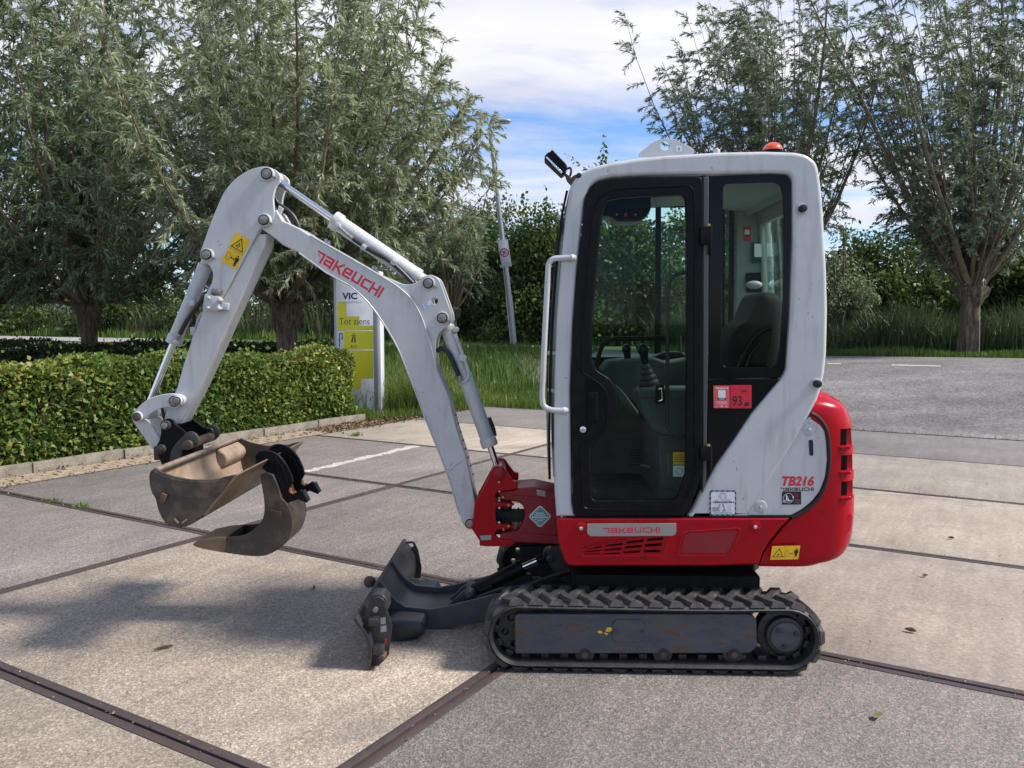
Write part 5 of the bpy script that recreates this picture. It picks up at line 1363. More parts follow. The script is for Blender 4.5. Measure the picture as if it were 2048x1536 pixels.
prof("worn_tip", [(390, 1092), (386, 1088), (392, 1083), (425, 1076), (453, 1074), (449, 1105), (406, 1097)], YG0, YG0 - .0055, YG1 + .0055, WORN, nb, bev=.002)
p = at(553, 1027, YG0); a_ = MB().box((p.x, YG0 - .007, p.z), (.058, .012, .034), Matrix.Rotation(math.radians(12), 3, "Y")); a_.build("maker_badge", RUSTY, nb, bev=.004)
p2 = at(553, 1027, YG0); MB().box((p2.x, YG0 - .0135, p2.z), (.036, .004, .018), Matrix.Rotation(math.radians(12), 3, "Y")).build("badge_centre", STEELD, nb, bev=.001)
hk = smoothpoly([("s", [(512, 927), (510, 913), (515, 905), (526, 901), (542, 903), (554, 909), (563, 917), (572, 929)]), ("l", [(572, 929), (582, 951), (585, 965), (579, 976)]), ("s", [(579, 976), (578, 983), (584, 988), (592, 985), (601, 979)]),
    ("l", [(601, 979), (608, 986), (619, 1000), (613, 1006), (596, 999), (573, 1007), (564, 994), (559, 974), (549, 948), (533, 944)])])
for y_ in (YG0 + .012, YG1 - .034):
    h_ = prof("hook_plate", hk, YG0 + .012, y_, y_ + .022, BLACK, nb, bev=.004)
    d_ = (y_ - (YG0 + .012))
    q = [at(x, yy, YG0 + .012) + Vector((0, d_ - .001, 0)) for x, yy in ((553, 921), (563, 932), (572, 950), (576, 966), (570, 974), (561, 967), (556, 952))]
    MB().tube(q + [q[0]], .003, 6).build("cast_rib", BLACK, h_)
    q = [at(x, yy, YG0 + .012) + Vector((0, d_ - .001, 0)) for x, yy in ((541, 914), (549, 912), (556, 919), (548, 926), (541, 914))]
    MB().tube(q, .0025, 6).build("cast_rib", BLACK, h_)
    q = [at(x, yy, YG0 + .012) + Vector((0, d_ + .011, 0)) for x, yy in ((579, 977), (579.5, 984), (585, 988), (591, 986))]
    MB().tube(spline(q, 3), .0095, 8).build("worn_hook_face", ORNG, h_)
    b_ = MB(); p0_, p1_ = at(606, 981, YG0 + .012), at(616, 1001, YG0 + .012); c_ = (p0_ + p1_) / 2
    b_.box((c_.x, y_ + .011, c_.z), (.012, .034, (p0_ - p1_).length), Matrix.Rotation(-math.radians(27), 3, "Y")); b_.build("hook_toe", STEELD, h_, bev=.003)
prof("top_plate", [(521, 950), (533, 945), (546, 949), (546, 955), (522, 955)], YG0, YG0 + .01, YG1 - .01, DUST, nb, bev=.001)
# ================================================================== CAB
roof_out = [(1136, 400), (1139, 376, 6), (1150, 357, 6), (1166, 343, 6), (1185, 333, 6), (1216, 325.6), (1276, 316), (1330, 310.5), (1388, 307), (1435, 304), (1529, 302), (1591, 304, 8), (1613, 308.5, 8), (1632, 322, 10), (1638, 338, 10), (1643, 372)]
roof_in = [(1627, 372), (1620, 346, 10), (1606, 334, 10), (1586, 330, 8), (1435, 330), (1276, 341), (1216, 350), (1190, 357, 8), (1176, 368, 8), (1166, 384), (1160, 400)]
# the white cab side: pillar, roof rail and the broad rear pillar sweeping down to the sill
outl = [(1113, 1034), (1109, 980), (1108, 900), (1108, 815), (1109, 740), (1113, 635), (1122.5, 510), (1132, 422)]
rear = [(1643, 372), (1647.5, 422), (1654, 541), (1656, 620), (1654, 708, 6), (1649, 753, 10), (1640, 789, 10), (1622, 827), (1591, 883), (1548, 950), (1496, 1034), (1375, 1034, 4)]
opening = [(1387, 1017), (1408, 975), (1433, 929), (1468, 880), (1503, 827), (1535, 789), (1556, 764, 4), (1563, 757, 4), (1572, 739), (1579, 635), (1585, 479), (1584, 365), (1582, 353, 6), (1575, 348, 6), (1540, 346.5), (1400, 349.5), (1279, 351.5), (1222, 355.5), (1194, 361.6, 8), (1179, 375, 10), (1169, 400, 8), (1154, 541), (1147, 640), (1141, 777), (1144, 1009, 6), (1152, 1034)]
fr = fillet(outl + roof_out[1:-1] + rear + opening)
cab = prof("cab_side_frame", fr, YN, YN, YN + .055, WHITE, EX_, bev=.017, res=4)
prof("cab_side_frame", fr, YN, YF - .055, YF, WHITE, EX_, bev=.017, res=4)
# roof shell across the full width with generous rounded shoulders
rp_ = fillet(roof_out) + fillet(roof_in, n=3)
roof = prof("cab_roof", rp_, YN, YN + .004, YF - .004, WHITE, EX_, bev=.030, res=5)
prof("roof_liner", fillet([(1175, 392, 6), (1195, 366, 8), (1276, 350), (1435, 338), (1586, 338, 8), (1612, 350, 8), (1616, 372), (1600, 380), (1590, 366), (1435, 352), (1276, 362), (1210, 372), (1190, 398)]), YN, YN + .06, YF - .06, LINER, EX_, bev=.006)
# A-pillar outer edge seam
xR = at(1654, 560, YN).x
# rear face of the cab: posts, header, lower panel, glass
zt_, zb_ = zz(372, YN), zz(700, YN)
for ya, yb in ((YN + .02, YN + .10), (YF - .10, YF - .02)):
    pl_ = [(1628, 366), (1643, 372), (1647, 422), (1654, 541), (1656, 620), (1654, 708), (1648, 753), (1630, 753), (1634, 708), (1636, 620), (1634, 541), (1629, 422)]
    prof("rear_post", pl_, YN, ya, yb, LINER, EX_, bev=.008)
prof("rear_header", [(1620, 350), (1640, 355), (1645, 400), (1628, 402)], YN, YN + .05, YF - .05, LINER, EX_, bev=.006)
prof("rear_lower_panel", [(1634, 700), (1654, 704), (1649, 753), (1640, 800), (1600, 880), (1580, 875), (1622, 790), (1630, 750)], YN, YN + .03, YF - .03, WHITE, EX_, bev=.008)
prof("rear_window", [(1636, 400), (1639, 400), (1646, 541), (1647, 620), (1645, 704), (1642, 704), (1644, 620), (1643, 541)], YN, YN + .098, YF - .098, GLASS, EX_, bev=.0008)
# windscreen and its black frame
ws = [(1137, 380), (1128, 422), (1117, 510), (1108, 635), (1103, 740), (1101, 870), (1102, 960)]
def wsband(name, i0, i1, w, y0, y1, m, t=.012, sh_=0):
    a = ws[i0:i1 + 1]; loop = [(x - w + sh_, y) for x, y in a] + [(x + sh_, y) for x, y in a[::-1]]
    return prof(name, loop, YN, y0, y1, m, EX_, bev=.002)
wsband("windscreen_frame", 0, 6, 5, YN + .012, YN + .06, BLACK)
wsband("windscreen_frame", 0, 6, 5, YF - .06, YF - .012, BLACK)
wsband("windscreen_rail", 0, 1, 5, YN + .06, YF - .06, BLACK)
wsband("windscreen_rail", 5, 6, 5, YN + .06, YF - .06, BLACK)
wsband("windscreen", 1, 5, 1.6, YN + .06, YF - .06, GLASS, sh_=-2)
for py in (432, 707, 782): p = at(1121 if py < 500 else 1101, py, YN); MB().cyl((p.x - .012, YN + .03, p.z), (p.x + .03, YN + .03, p.z), .009, seg=12).build("windscreen_hinge", WHITE, EX_, bev=.002)

# door: black frame with shaped glass, handle pocket, lock
dout = [(1147, 1030, 8), (1145, 900), (1142, 777), (1147, 640), (1155, 541), (1170, 401, 8), (1181, 377, 12), (1196, 364, 10), (1222, 357.5), (1279, 354), (1392, 352.5, 8), (1403, 356, 8), (1405, 366, 6), (1405, 800), (1404, 945, 4), (1380, 1015, 8), (1370, 1031, 10), (1158, 1032, 10)]
gl = [(1187.5, 1000, 6), (1183, 992), (1180, 913), (1182, 890, 6), (1204, 875, 8), (1220, 857, 10), (1234, 826, 10), (1234, 782, 10), (1220, 757, 10), (1193, 741, 6), (1181, 714, 4), (1182, 666), (1200, 447), (1205, 420, 10), (1212, 402, 10), (1240, 396), (1360, 389, 6), (1371, 398, 8), (1373, 440), (1373, 831), (1371, 946), (1355, 992, 4), (1347, 999, 4)]
door = prof("cab_door", fillet(dout), YN, YN - .010, YN + .022, BLACK, EX_, bev=.006, holes=[fillet(gl)[::-1]])
prof("door_glass", fillet(gl), YN, YN + .002, YN + .007, GLASS, door, bev=.0005)
# inner step of the frame
step = [(1166, 1018, 12), (1161, 900, 6), (1164, 882, 6), (1206, 866, 10), (1214, 840, 10), (1216, 800, 12), (1206, 772, 12), (1180, 755, 8), (1163, 744, 5), (1166, 660), (1187, 420, 14), (1200, 392, 14), (1230, 378), (1378, 371, 8), (1387, 380, 8), (1390, 440), (1390, 946, 8), (1368, 1010, 8), (1350, 1019, 8)]
q = [at(x, y, YN - .011) for x, y in fillet(step)]; MB().tube(q + [q[0]], .0035, 6).build("door_bead", BLACK, door)
q = [at(x, y, YN + .02) for x, y in fillet(gl)]; MB().tube(q + [q[0]], .0055, 6).build("glass_seal", SEAL, door)
# handle pocket
prof("handle_pocket", fillet([(1170, 757, 4), (1190, 758, 8), (1206, 775, 10), (1212, 800, 10), (1210, 835, 10), (1198, 846, 6), (1172, 846, 5)]), YN, YN - .0125, YN - .006, BLACKG, door, bev=.002)
prof("door_handle", fillet([(1175, 784, 3), (1195, 784, 3), (1196, 842, 4), (1175, 842, 4)]), YN, YN - .026, YN - .012, BLACK, door, bev=.004)
prof("door_handle_grip", fillet([(1179, 792, 2), (1191, 792, 2), (1191, 832, 2), (1179, 832, 2)]), YN, YN - .030, YN - .025, BLACKG, door, bev=.002)
p = at(1165.5, 858, YN); MB().cyl((p.x, YN - .020, p.z), (p.x, YN - .008, p.z), .0145, seg=20).build("door_lock", CHROME, door, bev=.002)
MB().box((p.x, YN - .0205, p.z), (.003, .002, .012)).build("keyhole", SEAL, door)
for py0, py1, gy in ((455, 490, 450), (892, 920, 893)):
    a, c = at(1398, py1, YN), at(1420, py0, YN)
    h = MB(); h.box(((a.x + c.x) / 2, YN - .020, (a.z + c.z) / 2), (c.x - a.x, .024, c.z - a.z))
    h.cyl((c.x - .004, YN - .026, c.z + .004), (c.x - .004, YN - .026, a.z - .045), .009, seg=14)
    h.build("door_hinge", BLACK, door, bev=.003)
    MB().cyl((c.x - .012, YN - .026, c.z + .002), (c.x - .012, YN - .026, c.z + .012), .008, seg=12).build("hinge_cap", BRASS, door, bev=.001)
# grab tube on the inside of the door
MB().tube([at(x, y, YN + .06) for x, y in fillet([(1390, 545), (1362, 546, 16), (1345, 552, 8), (1336, 572, 10), (1334, 852, 20), (1350, 874, 16), (1392, 876)], closed=False)], .009, 10).build("inner_grab_rail", SEAL, door)
prof("inner_latch", fillet([(1312, 768, 6), (1328, 768, 6), (1330, 808, 6), (1311, 808, 6)]), YN + .03, YN + .022, YN + .05, BLACKG, door, bev=.004)
MB().tube([at(x, y, YN + .018) for x, y in fillet([(1317, 778), (1323, 776, 3), (1325, 800, 3), (1317, 802)], closed=False)], .004, 8).build("latch_lever", CHROME, door)
# door pillar
prof("door_pillar", [(1406.5, 354), (1417, 353), (1416, 700), (1412, 968), (1404, 986), (1406, 945)], YN, YN - .004, YN + .05, simple("grey_pillar", (.06, .06, .065), .4, coat=.2), EX_, bev=.003)
# rear side window with printed black border, and black lower panel
wout = [(1418, 352), (1540, 348), (1573, 349.5, 6), (1582, 358, 6), (1583, 370), (1583, 479), (1577.5, 635), (1570, 739, 6), (1562, 755, 4), (1418, 757)]
win = [(1447, 374, 8), (1452, 366.6, 5), (1552, 364, 6), (1563, 372, 7), (1566, 390), (1569, 447), (1567, 594), (1560, 705, 8), (1553, 731, 8), (1543, 735, 5), (1452, 735, 8), (1443, 726, 8), (1442.5, 676)]
sw = prof("side_window", fillet(wout), YN, YN + .004, YN + .016, BLACKG, EX_, bev=.002, holes=[fillet(win)[::-1]])
prof("window_glass", fillet(win), YN, YN + .006, YN + .010, GLASS, sw, bev=.0005)
prof("lower_black_panel", fillet([(1418, 760), (1560, 759), (1555, 764, 5), (1534, 788), (1502, 826), (1467, 879), (1432, 928), (1407, 975), (1413, 955)]), YN, YN + .003, YN + .03, BLACKG, EX_, bev=.002)
F = sticker_frame((1427, 816), (1459, 816), (1427, 771), YN + .003, .0008); F.rect(PINK, 0, 0, 1, 1)
F.mark(WHT, .1, .85, .9, .91, .3, 2).rect(WHT, .28, .46, .74, .80, 2).rect(INK, .26, .36, .76, .45, 2).rect(WHT, .33, .39, .69, .42, 3)
for k, (a, c) in enumerate(((.16, .82), (.13, .87), (.2, .8))): F.rect(PALE, a, .28 - .055 * k, c, .31 - .055 * k, 2)
F.ring(PALE, .22, .08, .05, .0012, 2).rect(PALE, .44, .04, .57, .12, 2).poly(PALE, [(.74, .04), (.86, .04), (.86, .08), (.8, .12), (.74, .08)], 2)
F.build("info_sticker", EX_, PINK)
F = sticker_frame((1460.5, 816.5), (1503, 816.5), (1460.5, 770), YN + .003, .0008); F.rect(REDI, 0, 0, 1, 1)
F.text(INK, "93", .09, .10, .55, .54, bold=.012, lay=2).text(INK, "dB", .64, .10, .88, .27, bold=.05, lay=2).text(INK, "LWA", .52, .68, .77, .80, bold=.03, lay=2).line(PINK, [(.2, .9), (.34, .88)], .002, 2)
F.build("noise_sticker", EX_, REDI)
F = sticker_frame((1419, 1031), (1472, 1031), (1419, 980.5), YN, .0010); F.rect(GREYI, 0, 0, 1, 1, 1, r=.06)
for k in range(5):
    u = .02 + .2 * k
    F.poly(NAVY, [(u, .945), (u + .09, .945), (u + .13, 1.0), (u + .04, 1.0)], 2).poly(NAVY, [(u + .04, .0), (u + .13, .0), (u + .09, .055), (u, .055)], 2)
    F.poly(NAVY, [(0, u), (.05, u + .04), (.05, u + .13), (0, u + .09)], 2).poly(NAVY, [(1, u), (.95, u + .04), (.95, u + .13), (1, u + .09)], 2)
F.rect(WHT, .055, .06, .945, .94, 3, r=.04)
for k in range(14):
    a = math.radians(-40 + k * 280 / 13); r0, r1 = .10, .155
    F.line(GREYI, [(.49 + r0 * math.cos(a), .77 + r0 * math.sin(a)), (.49 + r1 * math.cos(a), .77 + r1 * math.sin(a))], .0022, 4)
F.ring(GREYI, .49, .77, .095, .0012, 4, -50, 250, 14)
F.text(GREYI, "VAN", .2, .60, .31, .66, lay=4).text(GREYI, "MACHINES", .45, .60, .8, .66, lay=4)
F.text(NAVY, "VERHOEVEN", .10, .50, .90, .575, bold=.045, lay=4)
F.poly(GREYI, [(.10, .24), (.10, .33), (.34, .33), (.36, .24)], 4).poly(GREYI, [(.09, .17), (.10, .225), (.38, .225), (.40, .17)], 4).line(GREYI, [(.2, .34), (.2, .41), (.27, .41)], .001, 4)
F.poly(GREYI, [(.30, .28), (.36, .46), (.42, .48), (.36, .28)], 4).poly(GREYI, [(.46, .47), (.52, .49), (.58, .26), (.53, .26)], 4).poly(GREYI, [(.46, .16), (.5, .24), (.58, .26), (.63, .17)], 4)
for k in range(6): F.rect(GREYI, .66, .40 - .045 * k, .66 + (.2 if k % 2 == 0 else .14), .41 - .045 * k, 4)
F.text(NAVY, "www.verhoevenbv.com", .15, .09, .85, .14, bold=.02, lay=4)
F.build("dealer_sticker", EX_, GREYI)
# rubber stops on the rear pillar
for px, py in ((1603, 418), (1632, 767)):
    p = at(px, py, YN); MB().cyl((p.x, YN - .004, p.z), (p.x, YN + .01, p.z), .025, .022, seg=26).build("stop_recess", WHITE2, EX_, bev=.002)
    MB().cyl((p.x, YN - .035, p.z), (p.x, YN, p.z), .016, seg=20).build("rubber_stop", SEAL, EX_, bev=.004)
# long grab handle in front of the pillar
hp = [at(x, y, Yh) for x, y, Yh in [(1141, 515, YN + .01)]]
path = fillet([(1141, 515), (1106, 517, 12), (1097, 527, 10), (1090, 660), (1084, 792, 10), (1086, 812, 10), (1100, 820, 8), (1126, 821)], closed=False, n=6)
MB().tube([at(x, y, YN - .012) for x, y in path], .0125, 14).build("grab_handle", WHITE, EX_)
for px, py in ((1141, 515), (1125, 821)): p = at(px, py, YN - .012); MB().cyl((p.x - .004, YN - .012, p.z), (p.x + .02, YN + .004, p.z), .016, seg=16).build("handle_foot", WHITE, EX_, bev=.003)

# roof: lifting eye, beacon, bolt, work light
YL_ = YN + .20
prof("lifting_eye", fillet([(1276, 314), (1280, 305, 4), (1309, 283, 6), (1322, 277.5, 6), (1345, 278, 6), (1379, 293, 6), (1388, 300, 4), (1388, 311), (1340, 316)]), YL_, YL_ - .006, YL_ + .008, WHITE, EX_, bev=.0015, holes=[circ(1330, 291.5, 9.5, 24)[::-1]])
F = sticker_frame((1352, 303), (1364, 303), (1352, 291), YL_ - .006, .0006); F.rect(WHT, 0, 0, 1, 1).line(TEAL, [(.5, .2), (.5, .7)], .004, 2).line(TEAL, [(.35, .3), (.5, .7), (.65, .3)], .002, 2); F.build("lifting_sticker", EX_, WHT)
p = at(1545.5, 303, YN + .30)
MB().cyl((p.x, YN + .30, p.z - .02), (p.x, YN + .30, p.z + .004), .047, seg=32).build("beacon_base", BLACK, EX_)
b_ = MB(); b_.sph((p.x, YN + .30, p.z), .046, (1, 1, .90), 28, 16).build("beacon_lens", ORANGE, EX_)
p = at(1433, 302, YN + .15); MB().cyl((p.x, YN + .15, p.z - .02), (p.x, YN + .15, p.z + .006), .016, seg=16).cyl((p.x, YN + .15, p.z), (p.x, YN + .15, p.z + .012), .009, seg=6).build("roof_bolt", WHITE, EX_, bev=.002)
YW = YN + .10
wl = prof("work_light", fillet([(1089, 316, 3), (1097, 308), (1099, 309), (1104, 303, 2), (1133, 333, 4), (1134, 341, 4), (1130, 346), (1131, 348, 3), (1123, 354, 2), (1089, 322, 3)]), YW, YW - .05, YW + .05, BLACK, EX_, bev=.005)
prof("lamp_glass", fillet([(1090.5, 319), (1094, 317), (1125, 348), (1122, 352)]), YW, YW - .052, YW + .044, CHROME, wl, bev=.002)
for k in range(5):
    x0_, y0_ = 1107 + 5 * k, 307 + 5.2 * k
    prof("cooling_fin", [(x0_, y0_), (x0_ + 1.5, y0_ + 1.5), (x0_ - 6, y0_ + 9), (x0_ - 7.5, y0_ + 7.5)], YW, YW - .053, YW + .053, BLACK, wl, bev=.001)
prof("lamp_bracket", fillet([(1128, 345), (1142, 356), (1150, 350, 3), (1158, 352, 3), (1152, 366), (1143, 372), (1134, 362)]), YW, YW - .02, YW + .02, RUSTY, EX_, bev=.004)
MB().tube(spline([at(1133, 338, YW), at(1141, 336, YW), at(1142, 346, YW), at(1138, 356, YW)], 5), .005, 8).build("lamp_cable", HOSE, wl)
p = at(1157, 354, YN + .04); MB().cyl((p.x, YN + .0, p.z), (p.x, YN + .05, p.z), .012, seg=14).build("cable_grommet", SEAL, EX_, bev=.003)

# far side of the cab: black window frame with sliding divider, lower wall
fwin = [(1142, 424, 6), (1150, 419), (1452, 415, 8), (1456, 425, 6), (1453, 700, 8), (1445, 712, 6), (1120, 714, 6), (1116, 690)]
fout = [(1132, 412, 6), (1140, 405), (1457, 402, 6), (1466, 412, 6), (1466, 480), (1462, 740), (1440, 742), (1112, 742)]
fw = prof("far_window", fillet(fout), YF, YF - .035, YF - .02, BLACK, EX_, bev=.003, holes=[fillet(fwin)[::-1]])
prof("window_glass", fillet(fwin), YF, YF - .030, YF - .026, GLASS, fw, bev=.0005)
prof("window_divider", [(1309, 417), (1320, 417), (1319, 713), (1307, 713)], YF, YF - .045, YF - .034, BLACK, fw, bev=.002)
prof("window_divider", [(1441, 416), (1447, 416), (1446, 713), (1440, 713)], YF, YF - .045, YF - .034, BLACK, fw, bev=.002)
prof("far_wall", [(1108, 741), (1462, 741), (1452, 800), (1400, 945), (1112, 945)], YF, YF - .05, YF - .03, GREYP, EX_, bev=.003)
# white inner rear pillar with lamp, speaker box and sticker
prof("inner_rear_pillar", fillet([(1468, 405), (1528, 400), (1534, 470), (1534, 720), (1462, 735), (1465, 600)]), YF, YF - .075, YF - .03, LINER, EX_, bev=.008)
prof("cabin_lamp", fillet([(1496, 488, 2), (1518, 488, 2), (1518, 527, 3), (1496, 529, 3)]), YF, YF - .095, YF - .074, GREYP, EX_, bev=.004)
prof("lamp_lens", fillet([(1499, 491, 2), (1515, 491, 2), (1515, 517, 2), (1499, 517, 2)]), YF, YF - .0995, YF - .094, SIGNW, EX_, bev=.003)
prof("speaker_box", fillet([(1484, 547, 4), (1524, 547, 4), (1524, 586, 4), (1484, 586, 4)]), YF, YF - .085, YF - .074, BLACK, EX_, bev=.003)
c = at(1507, 570, YF - .09); MB().sph((c.x, YF - .10, c.z), .038, (1.2, .5, .6)).build("speaker_cone", GREYI, EX_)
F = sticker_frame((1486, 482), (1502, 482), (1486, 453), YF - .075, .001); F.rect(REDI, 0, 0, 1, 1).rect(WHT, .2, .45, .8, .78, 2).rect(INK, .2, .32, .8, .43, 2); F.build("pillar_sticker", EX_, REDI)
# scalloped sun curtain hanging along the far roof edge
sc_ = [(1410, 362), (1552, 362)]
xs_ = 1552
while xs_ > 1412:
    sc_ += [(xs_, 414), (xs_ - 6, 419), (xs_ - 12, 420), (xs_ - 18, 415), (xs_ - 20, 411)]; xs_ -= 22
prof("sun_curtain", sc_, YF - .12, YF - .125, YF - .119, LINER, EX_, bev=.0005)
# dashboard monitor pod under the front of the roof
prof("monitor_pod", fillet([(1192, 398, 4), (1300, 388, 4), (1302, 420, 10), (1290, 436, 10), (1276, 444, 8), (1232, 444, 10), (1222, 434, 6), (1190, 432)]), YC, YC - .02, YC + .16, BLACK, EX_, bev=.006)
prof("monitor_face", fillet([(1226, 421, 5), (1276, 419, 5), (1281, 430, 5), (1274, 441, 5), (1234, 442, 6), (1226, 434, 4)]), YC, YC - .035, YC - .019, BLACKG, EX_, bev=.005)
b_ = MB()
for px in (1234, 1271): p = at(px, 429, YC - .04); b_.cyl((p.x, YC - .040, p.z), (p.x, YC - .033, p.z), .006, seg=10)
b_.build("monitor_screws", BOLT, EX_, kind="stuff")
p = at(1252, 429, YC - .04); MB().cyl((p.x, YC - .039, p.z), (p.x, YC - .033, p.z), .009, seg=14).build("stop_button", REDI, EX_)

# interior: floor, consoles, levers, bars, seat
MB().box(((xx(1120, YN) + xx(1560, YN)) / 2, (YN + YF) / 2, zz(1003, YN + .1) - .02), (xx(1560, YN) - xx(1122, YN), .90, .04)).build("cab_floor", FLOORM, EX_)
prof("seat_pedestal", fillet([(1318, 868), (1420, 868), (1500, 830), (1500, 990), (1318, 1000)]), YN + .16, YN + .16, YF - .10, GREYP, EX_, bev=.015)
b_ = MB()
for px, y0_, y1_, m_ in ((1330, 897, 950, 0),):
    pass
F = sticker_frame((1346, 929), (1371, 929), (1346, 899), YN + .16, .001); F.rect(YEL, 0, 0, 1, 1).rect(INK, 0, .83, 1, 1, 2)
for k in range(4): F.rect(INK, .1, .62 - .15 * k, .9, .66 - .15 * k, 2)
F.build("warning_label", EX_, YEL)
F = sticker_frame((1346, 953), (1371, 953), (1346, 931), YN + .16, .001); F.rect(WHT, 0, 0, 1, 1).ring(GREYI, .5, .5, .25, .003, 2); F.build("pale_label", EX_, WHT)
q0, q1 = at(1324, 935, YN + .2), at(1336, 950, YN + .16)
F = Print(at(1324, 938, YN + .28), at(1337, 950, YN + .155), at(1324, 897, YN + .28)); F.rect(YEL, 0, 0, 1, 1)
for k in range(7): F.rect(INK, .12, .1 + .12 * k, .88, .125 + .12 * k, 2)
F.build("warning_label", EX_, YEL)
con = [(1240, 758, 6), (1278, 728, 6), (1330, 722, 6), (1372, 722), (1420, 735), (1420, 868), (1345, 872, 6), (1312, 866, 10), (1292, 838, 12), (1276, 812, 8), (1272, 792, 6), (1254, 780, 6)]
nc_ = prof("left_console", fillet([(1272, 786, 6), (1284, 776, 6), (1420, 776), (1430, 866), (1330, 872, 8), (1306, 862, 14), (1284, 826, 14)]), YN + .12, YN + .12, YN + .27, GREYP, EX_, bev=.012)
MB().tube([at(x, y, YN + .118) for x, y in ((1275, 795), (1420, 795))], .003, 6).build("console_seam", SEAL, nc_)
prof("right_console", fillet([(1198, 742, 8), (1215, 722, 6), (1300, 712, 8), (1330, 722), (1440, 705, 10), (1460, 740), (1460, 830), (1330, 830, 8), (1270, 812, 12), (1232, 776, 10)]), YF - .30, YF - .34, YF - .10, GREYP, EX_, bev=.014)
prof("dash_shelf", fillet([(1175, 748), (1190, 740, 5), (1236, 772, 10), (1270, 818, 10), (1262, 826), (1226, 790, 10), (1182, 766)]), YC, YN + .30, YF - .08, GREYP, EX_, bev=.008)
prof("armrest", fillet([(1306, 712, 8), (1330, 703, 10), (1366, 703, 10), (1374, 716, 8), (1372, 760), (1320, 768), (1304, 740)]), YF - .2, YF - .24, YF - .12, BLACK, EX_, bev=.012)
def lever(bx_, by_, tx_, ty_, Y, s):
    B_, T_ = at(bx_, by_, Y), at(tx_, ty_, Y); ax = (T_ - B_).normalized()
    b = MB()
    for k in range(5):
        c0 = B_ + ax * (.024 * k * s); r0 = (.058 - .009 * k) * s
        b.cyl(c0, c0 + ax * .013 * s, r0, r0 * .98, seg=20).cyl(c0 + ax * .013 * s, c0 + ax * .024 * s, r0 * .98, r0 * .72, seg=20)
    o = b.build("lever_boot", SEAL, EX_, bev=.001)
    b = MB(); l = (T_ - B_).length
    b.cyl(B_ + ax * .11 * s, B_ + ax * (l - .03), .014 * s, .022 * s, seg=16); b.sph(B_ + ax * (l - .022), .026 * s, (1, 1, 1.1), 16, 10)
    b.build("control_lever", BLACKG, o); return o
lever(1300, 779, 1284, 690, YN + .20, 1.0)
lever(1262, 765, 1252, 690, YF - .28, .95)
MB().box(at(1262, 727, YF - .28), (.17, .02, .018)).build("lever_plate", BLACK, EX_, bev=.004)
MB().tube([at(x, y, YN + .34) for x, y in fillet([(1186, 748), (1204, 690, 16), (1222, 678, 10), (1340, 676)], closed=False)], .011, 12).build("safety_bar", BLACK, EX_)
MB().tube([at(x, y, YC) for x, y in ((1266, 678), (1288, 722))], .006, 8).build("stay_rod", SEAL, EX_)
MB().tube([at(x, y, YF - .15) for x, y in ((1360, 702), (1360, 672))], .008, 8).build("rear_lever", SEAL, EX_)
# travel pedal and vent block on the floor
prof("foot_panel", fillet([(1184, 880), (1230, 866, 8), (1316, 866, 6), (1316, 960), (1186, 960)]), YF - .15, YF - .17, YF - .12, GREYP, EX_, bev=.01)
b_ = MB()
for k in range(6): p = at(1272, 898 + 6 * k, YF - .17); b_.box((p.x, YF - .175, p.z), (.08, .01, .008))
b_.build("heater_vent", SEAL, EX_, bev=.001, kind="stuff")
MB().tube([at(1282, 930, YC), at(1300, 934, YC)], .008, 10).build("pedal", BOLT, EX_)
# seat
back_ = spline([(1444, 742), (1440, 700), (1443, 676), (1458, 655), (1479, 638), (1490, 614), (1499, 594), (1513, 587), (1532, 590), (1542, 602), (1545, 625), (1542, 660), (1538, 700), (1524, 745)], 3)
seat = prof("seat_backrest", back_, YC, YC - .21, YC + .19, SEATM, EX_, bev=.055, res=5)
prof("seat_cushion", fillet([(1376, 772, 10), (1392, 758, 8), (1460, 748), (1530, 742, 8), (1540, 800, 10), (1392, 806, 10)]), YC, YC - .22, YC + .2, SEATM, EX_, bev=.03, res=4)
MB().tube([at(x, y, YC - .22) for x, y in spline([(1492, 735), (1500, 712), (1513, 696), (1521, 680)], 4)], .008, 8).build("seat_belt_stalk", BLACKG, seat)
MB().tube([at(x, y, YC - .222) for x, y in spline([(1476, 742), (1492, 700), (1516, 668), (1542, 656)], 4)], .010, 8).build("recline_bar", BLACKG, seat)
F = sticker_frame((1531, 713), (1546, 713), (1531, 700), YC + .1, .001); F.poly(WHT, [(0, 0), (1, 0), (.5, 1)]).disc(REDI, .5, .35, .12, 2); F.build("belt_reflector", EX_, WHT)
# ================================================================== VEGETATION
def camx(P_):     # picture column of points, to leave out what no view shows
    q = (np.asarray(P_)[:, :2] if np.asarray(P_).shape[1] == 2 else np.asarray(P_))
    if q.shape[1] == 2: q = np.concatenate([q, np.full((len(q), 1), .3)], 1)
    q = (q - np.array([0, 0, CAM_H])) @ np.array(cR)
    return 1024 - FPX * q[:, 0] / q[:, 2]
def rowy(P_):
    q = (np.asarray(P_) - np.array([0, 0, CAM_H])) @ np.array(cR)
    return 768 + FPX * q[:, 1] / q[:, 2]
def quadmesh(name, V, tint):
    """V: (n, 4, 3) quads"""
    n = len(V); me = bpy.data.meshes.new(name)
    me.vertices.add(n * 4); me.vertices.foreach_set("co", V.astype(np.float32).reshape(-1))
    me.loops.add(n * 4); me.loops.foreach_set("vertex_index", np.arange(n * 4, dtype=np.int32))
    me.polygons.add(n); me.polygons.foreach_set("loop_start", np.arange(n, dtype=np.int32) * 4)
    try: me.polygons.foreach_set("loop_total", np.full(n, 4, np.int32))
    except Exception: pass
    me.update(calc_edges=True)
    a = me.attributes.new("tint", "FLOAT", "FACE"); a.data.foreach_set("value", tint.astype(np.float32))
    return me
def norm(a): return a / np.maximum(np.linalg.norm(a, axis=-1, keepdims=True), 1e-9)
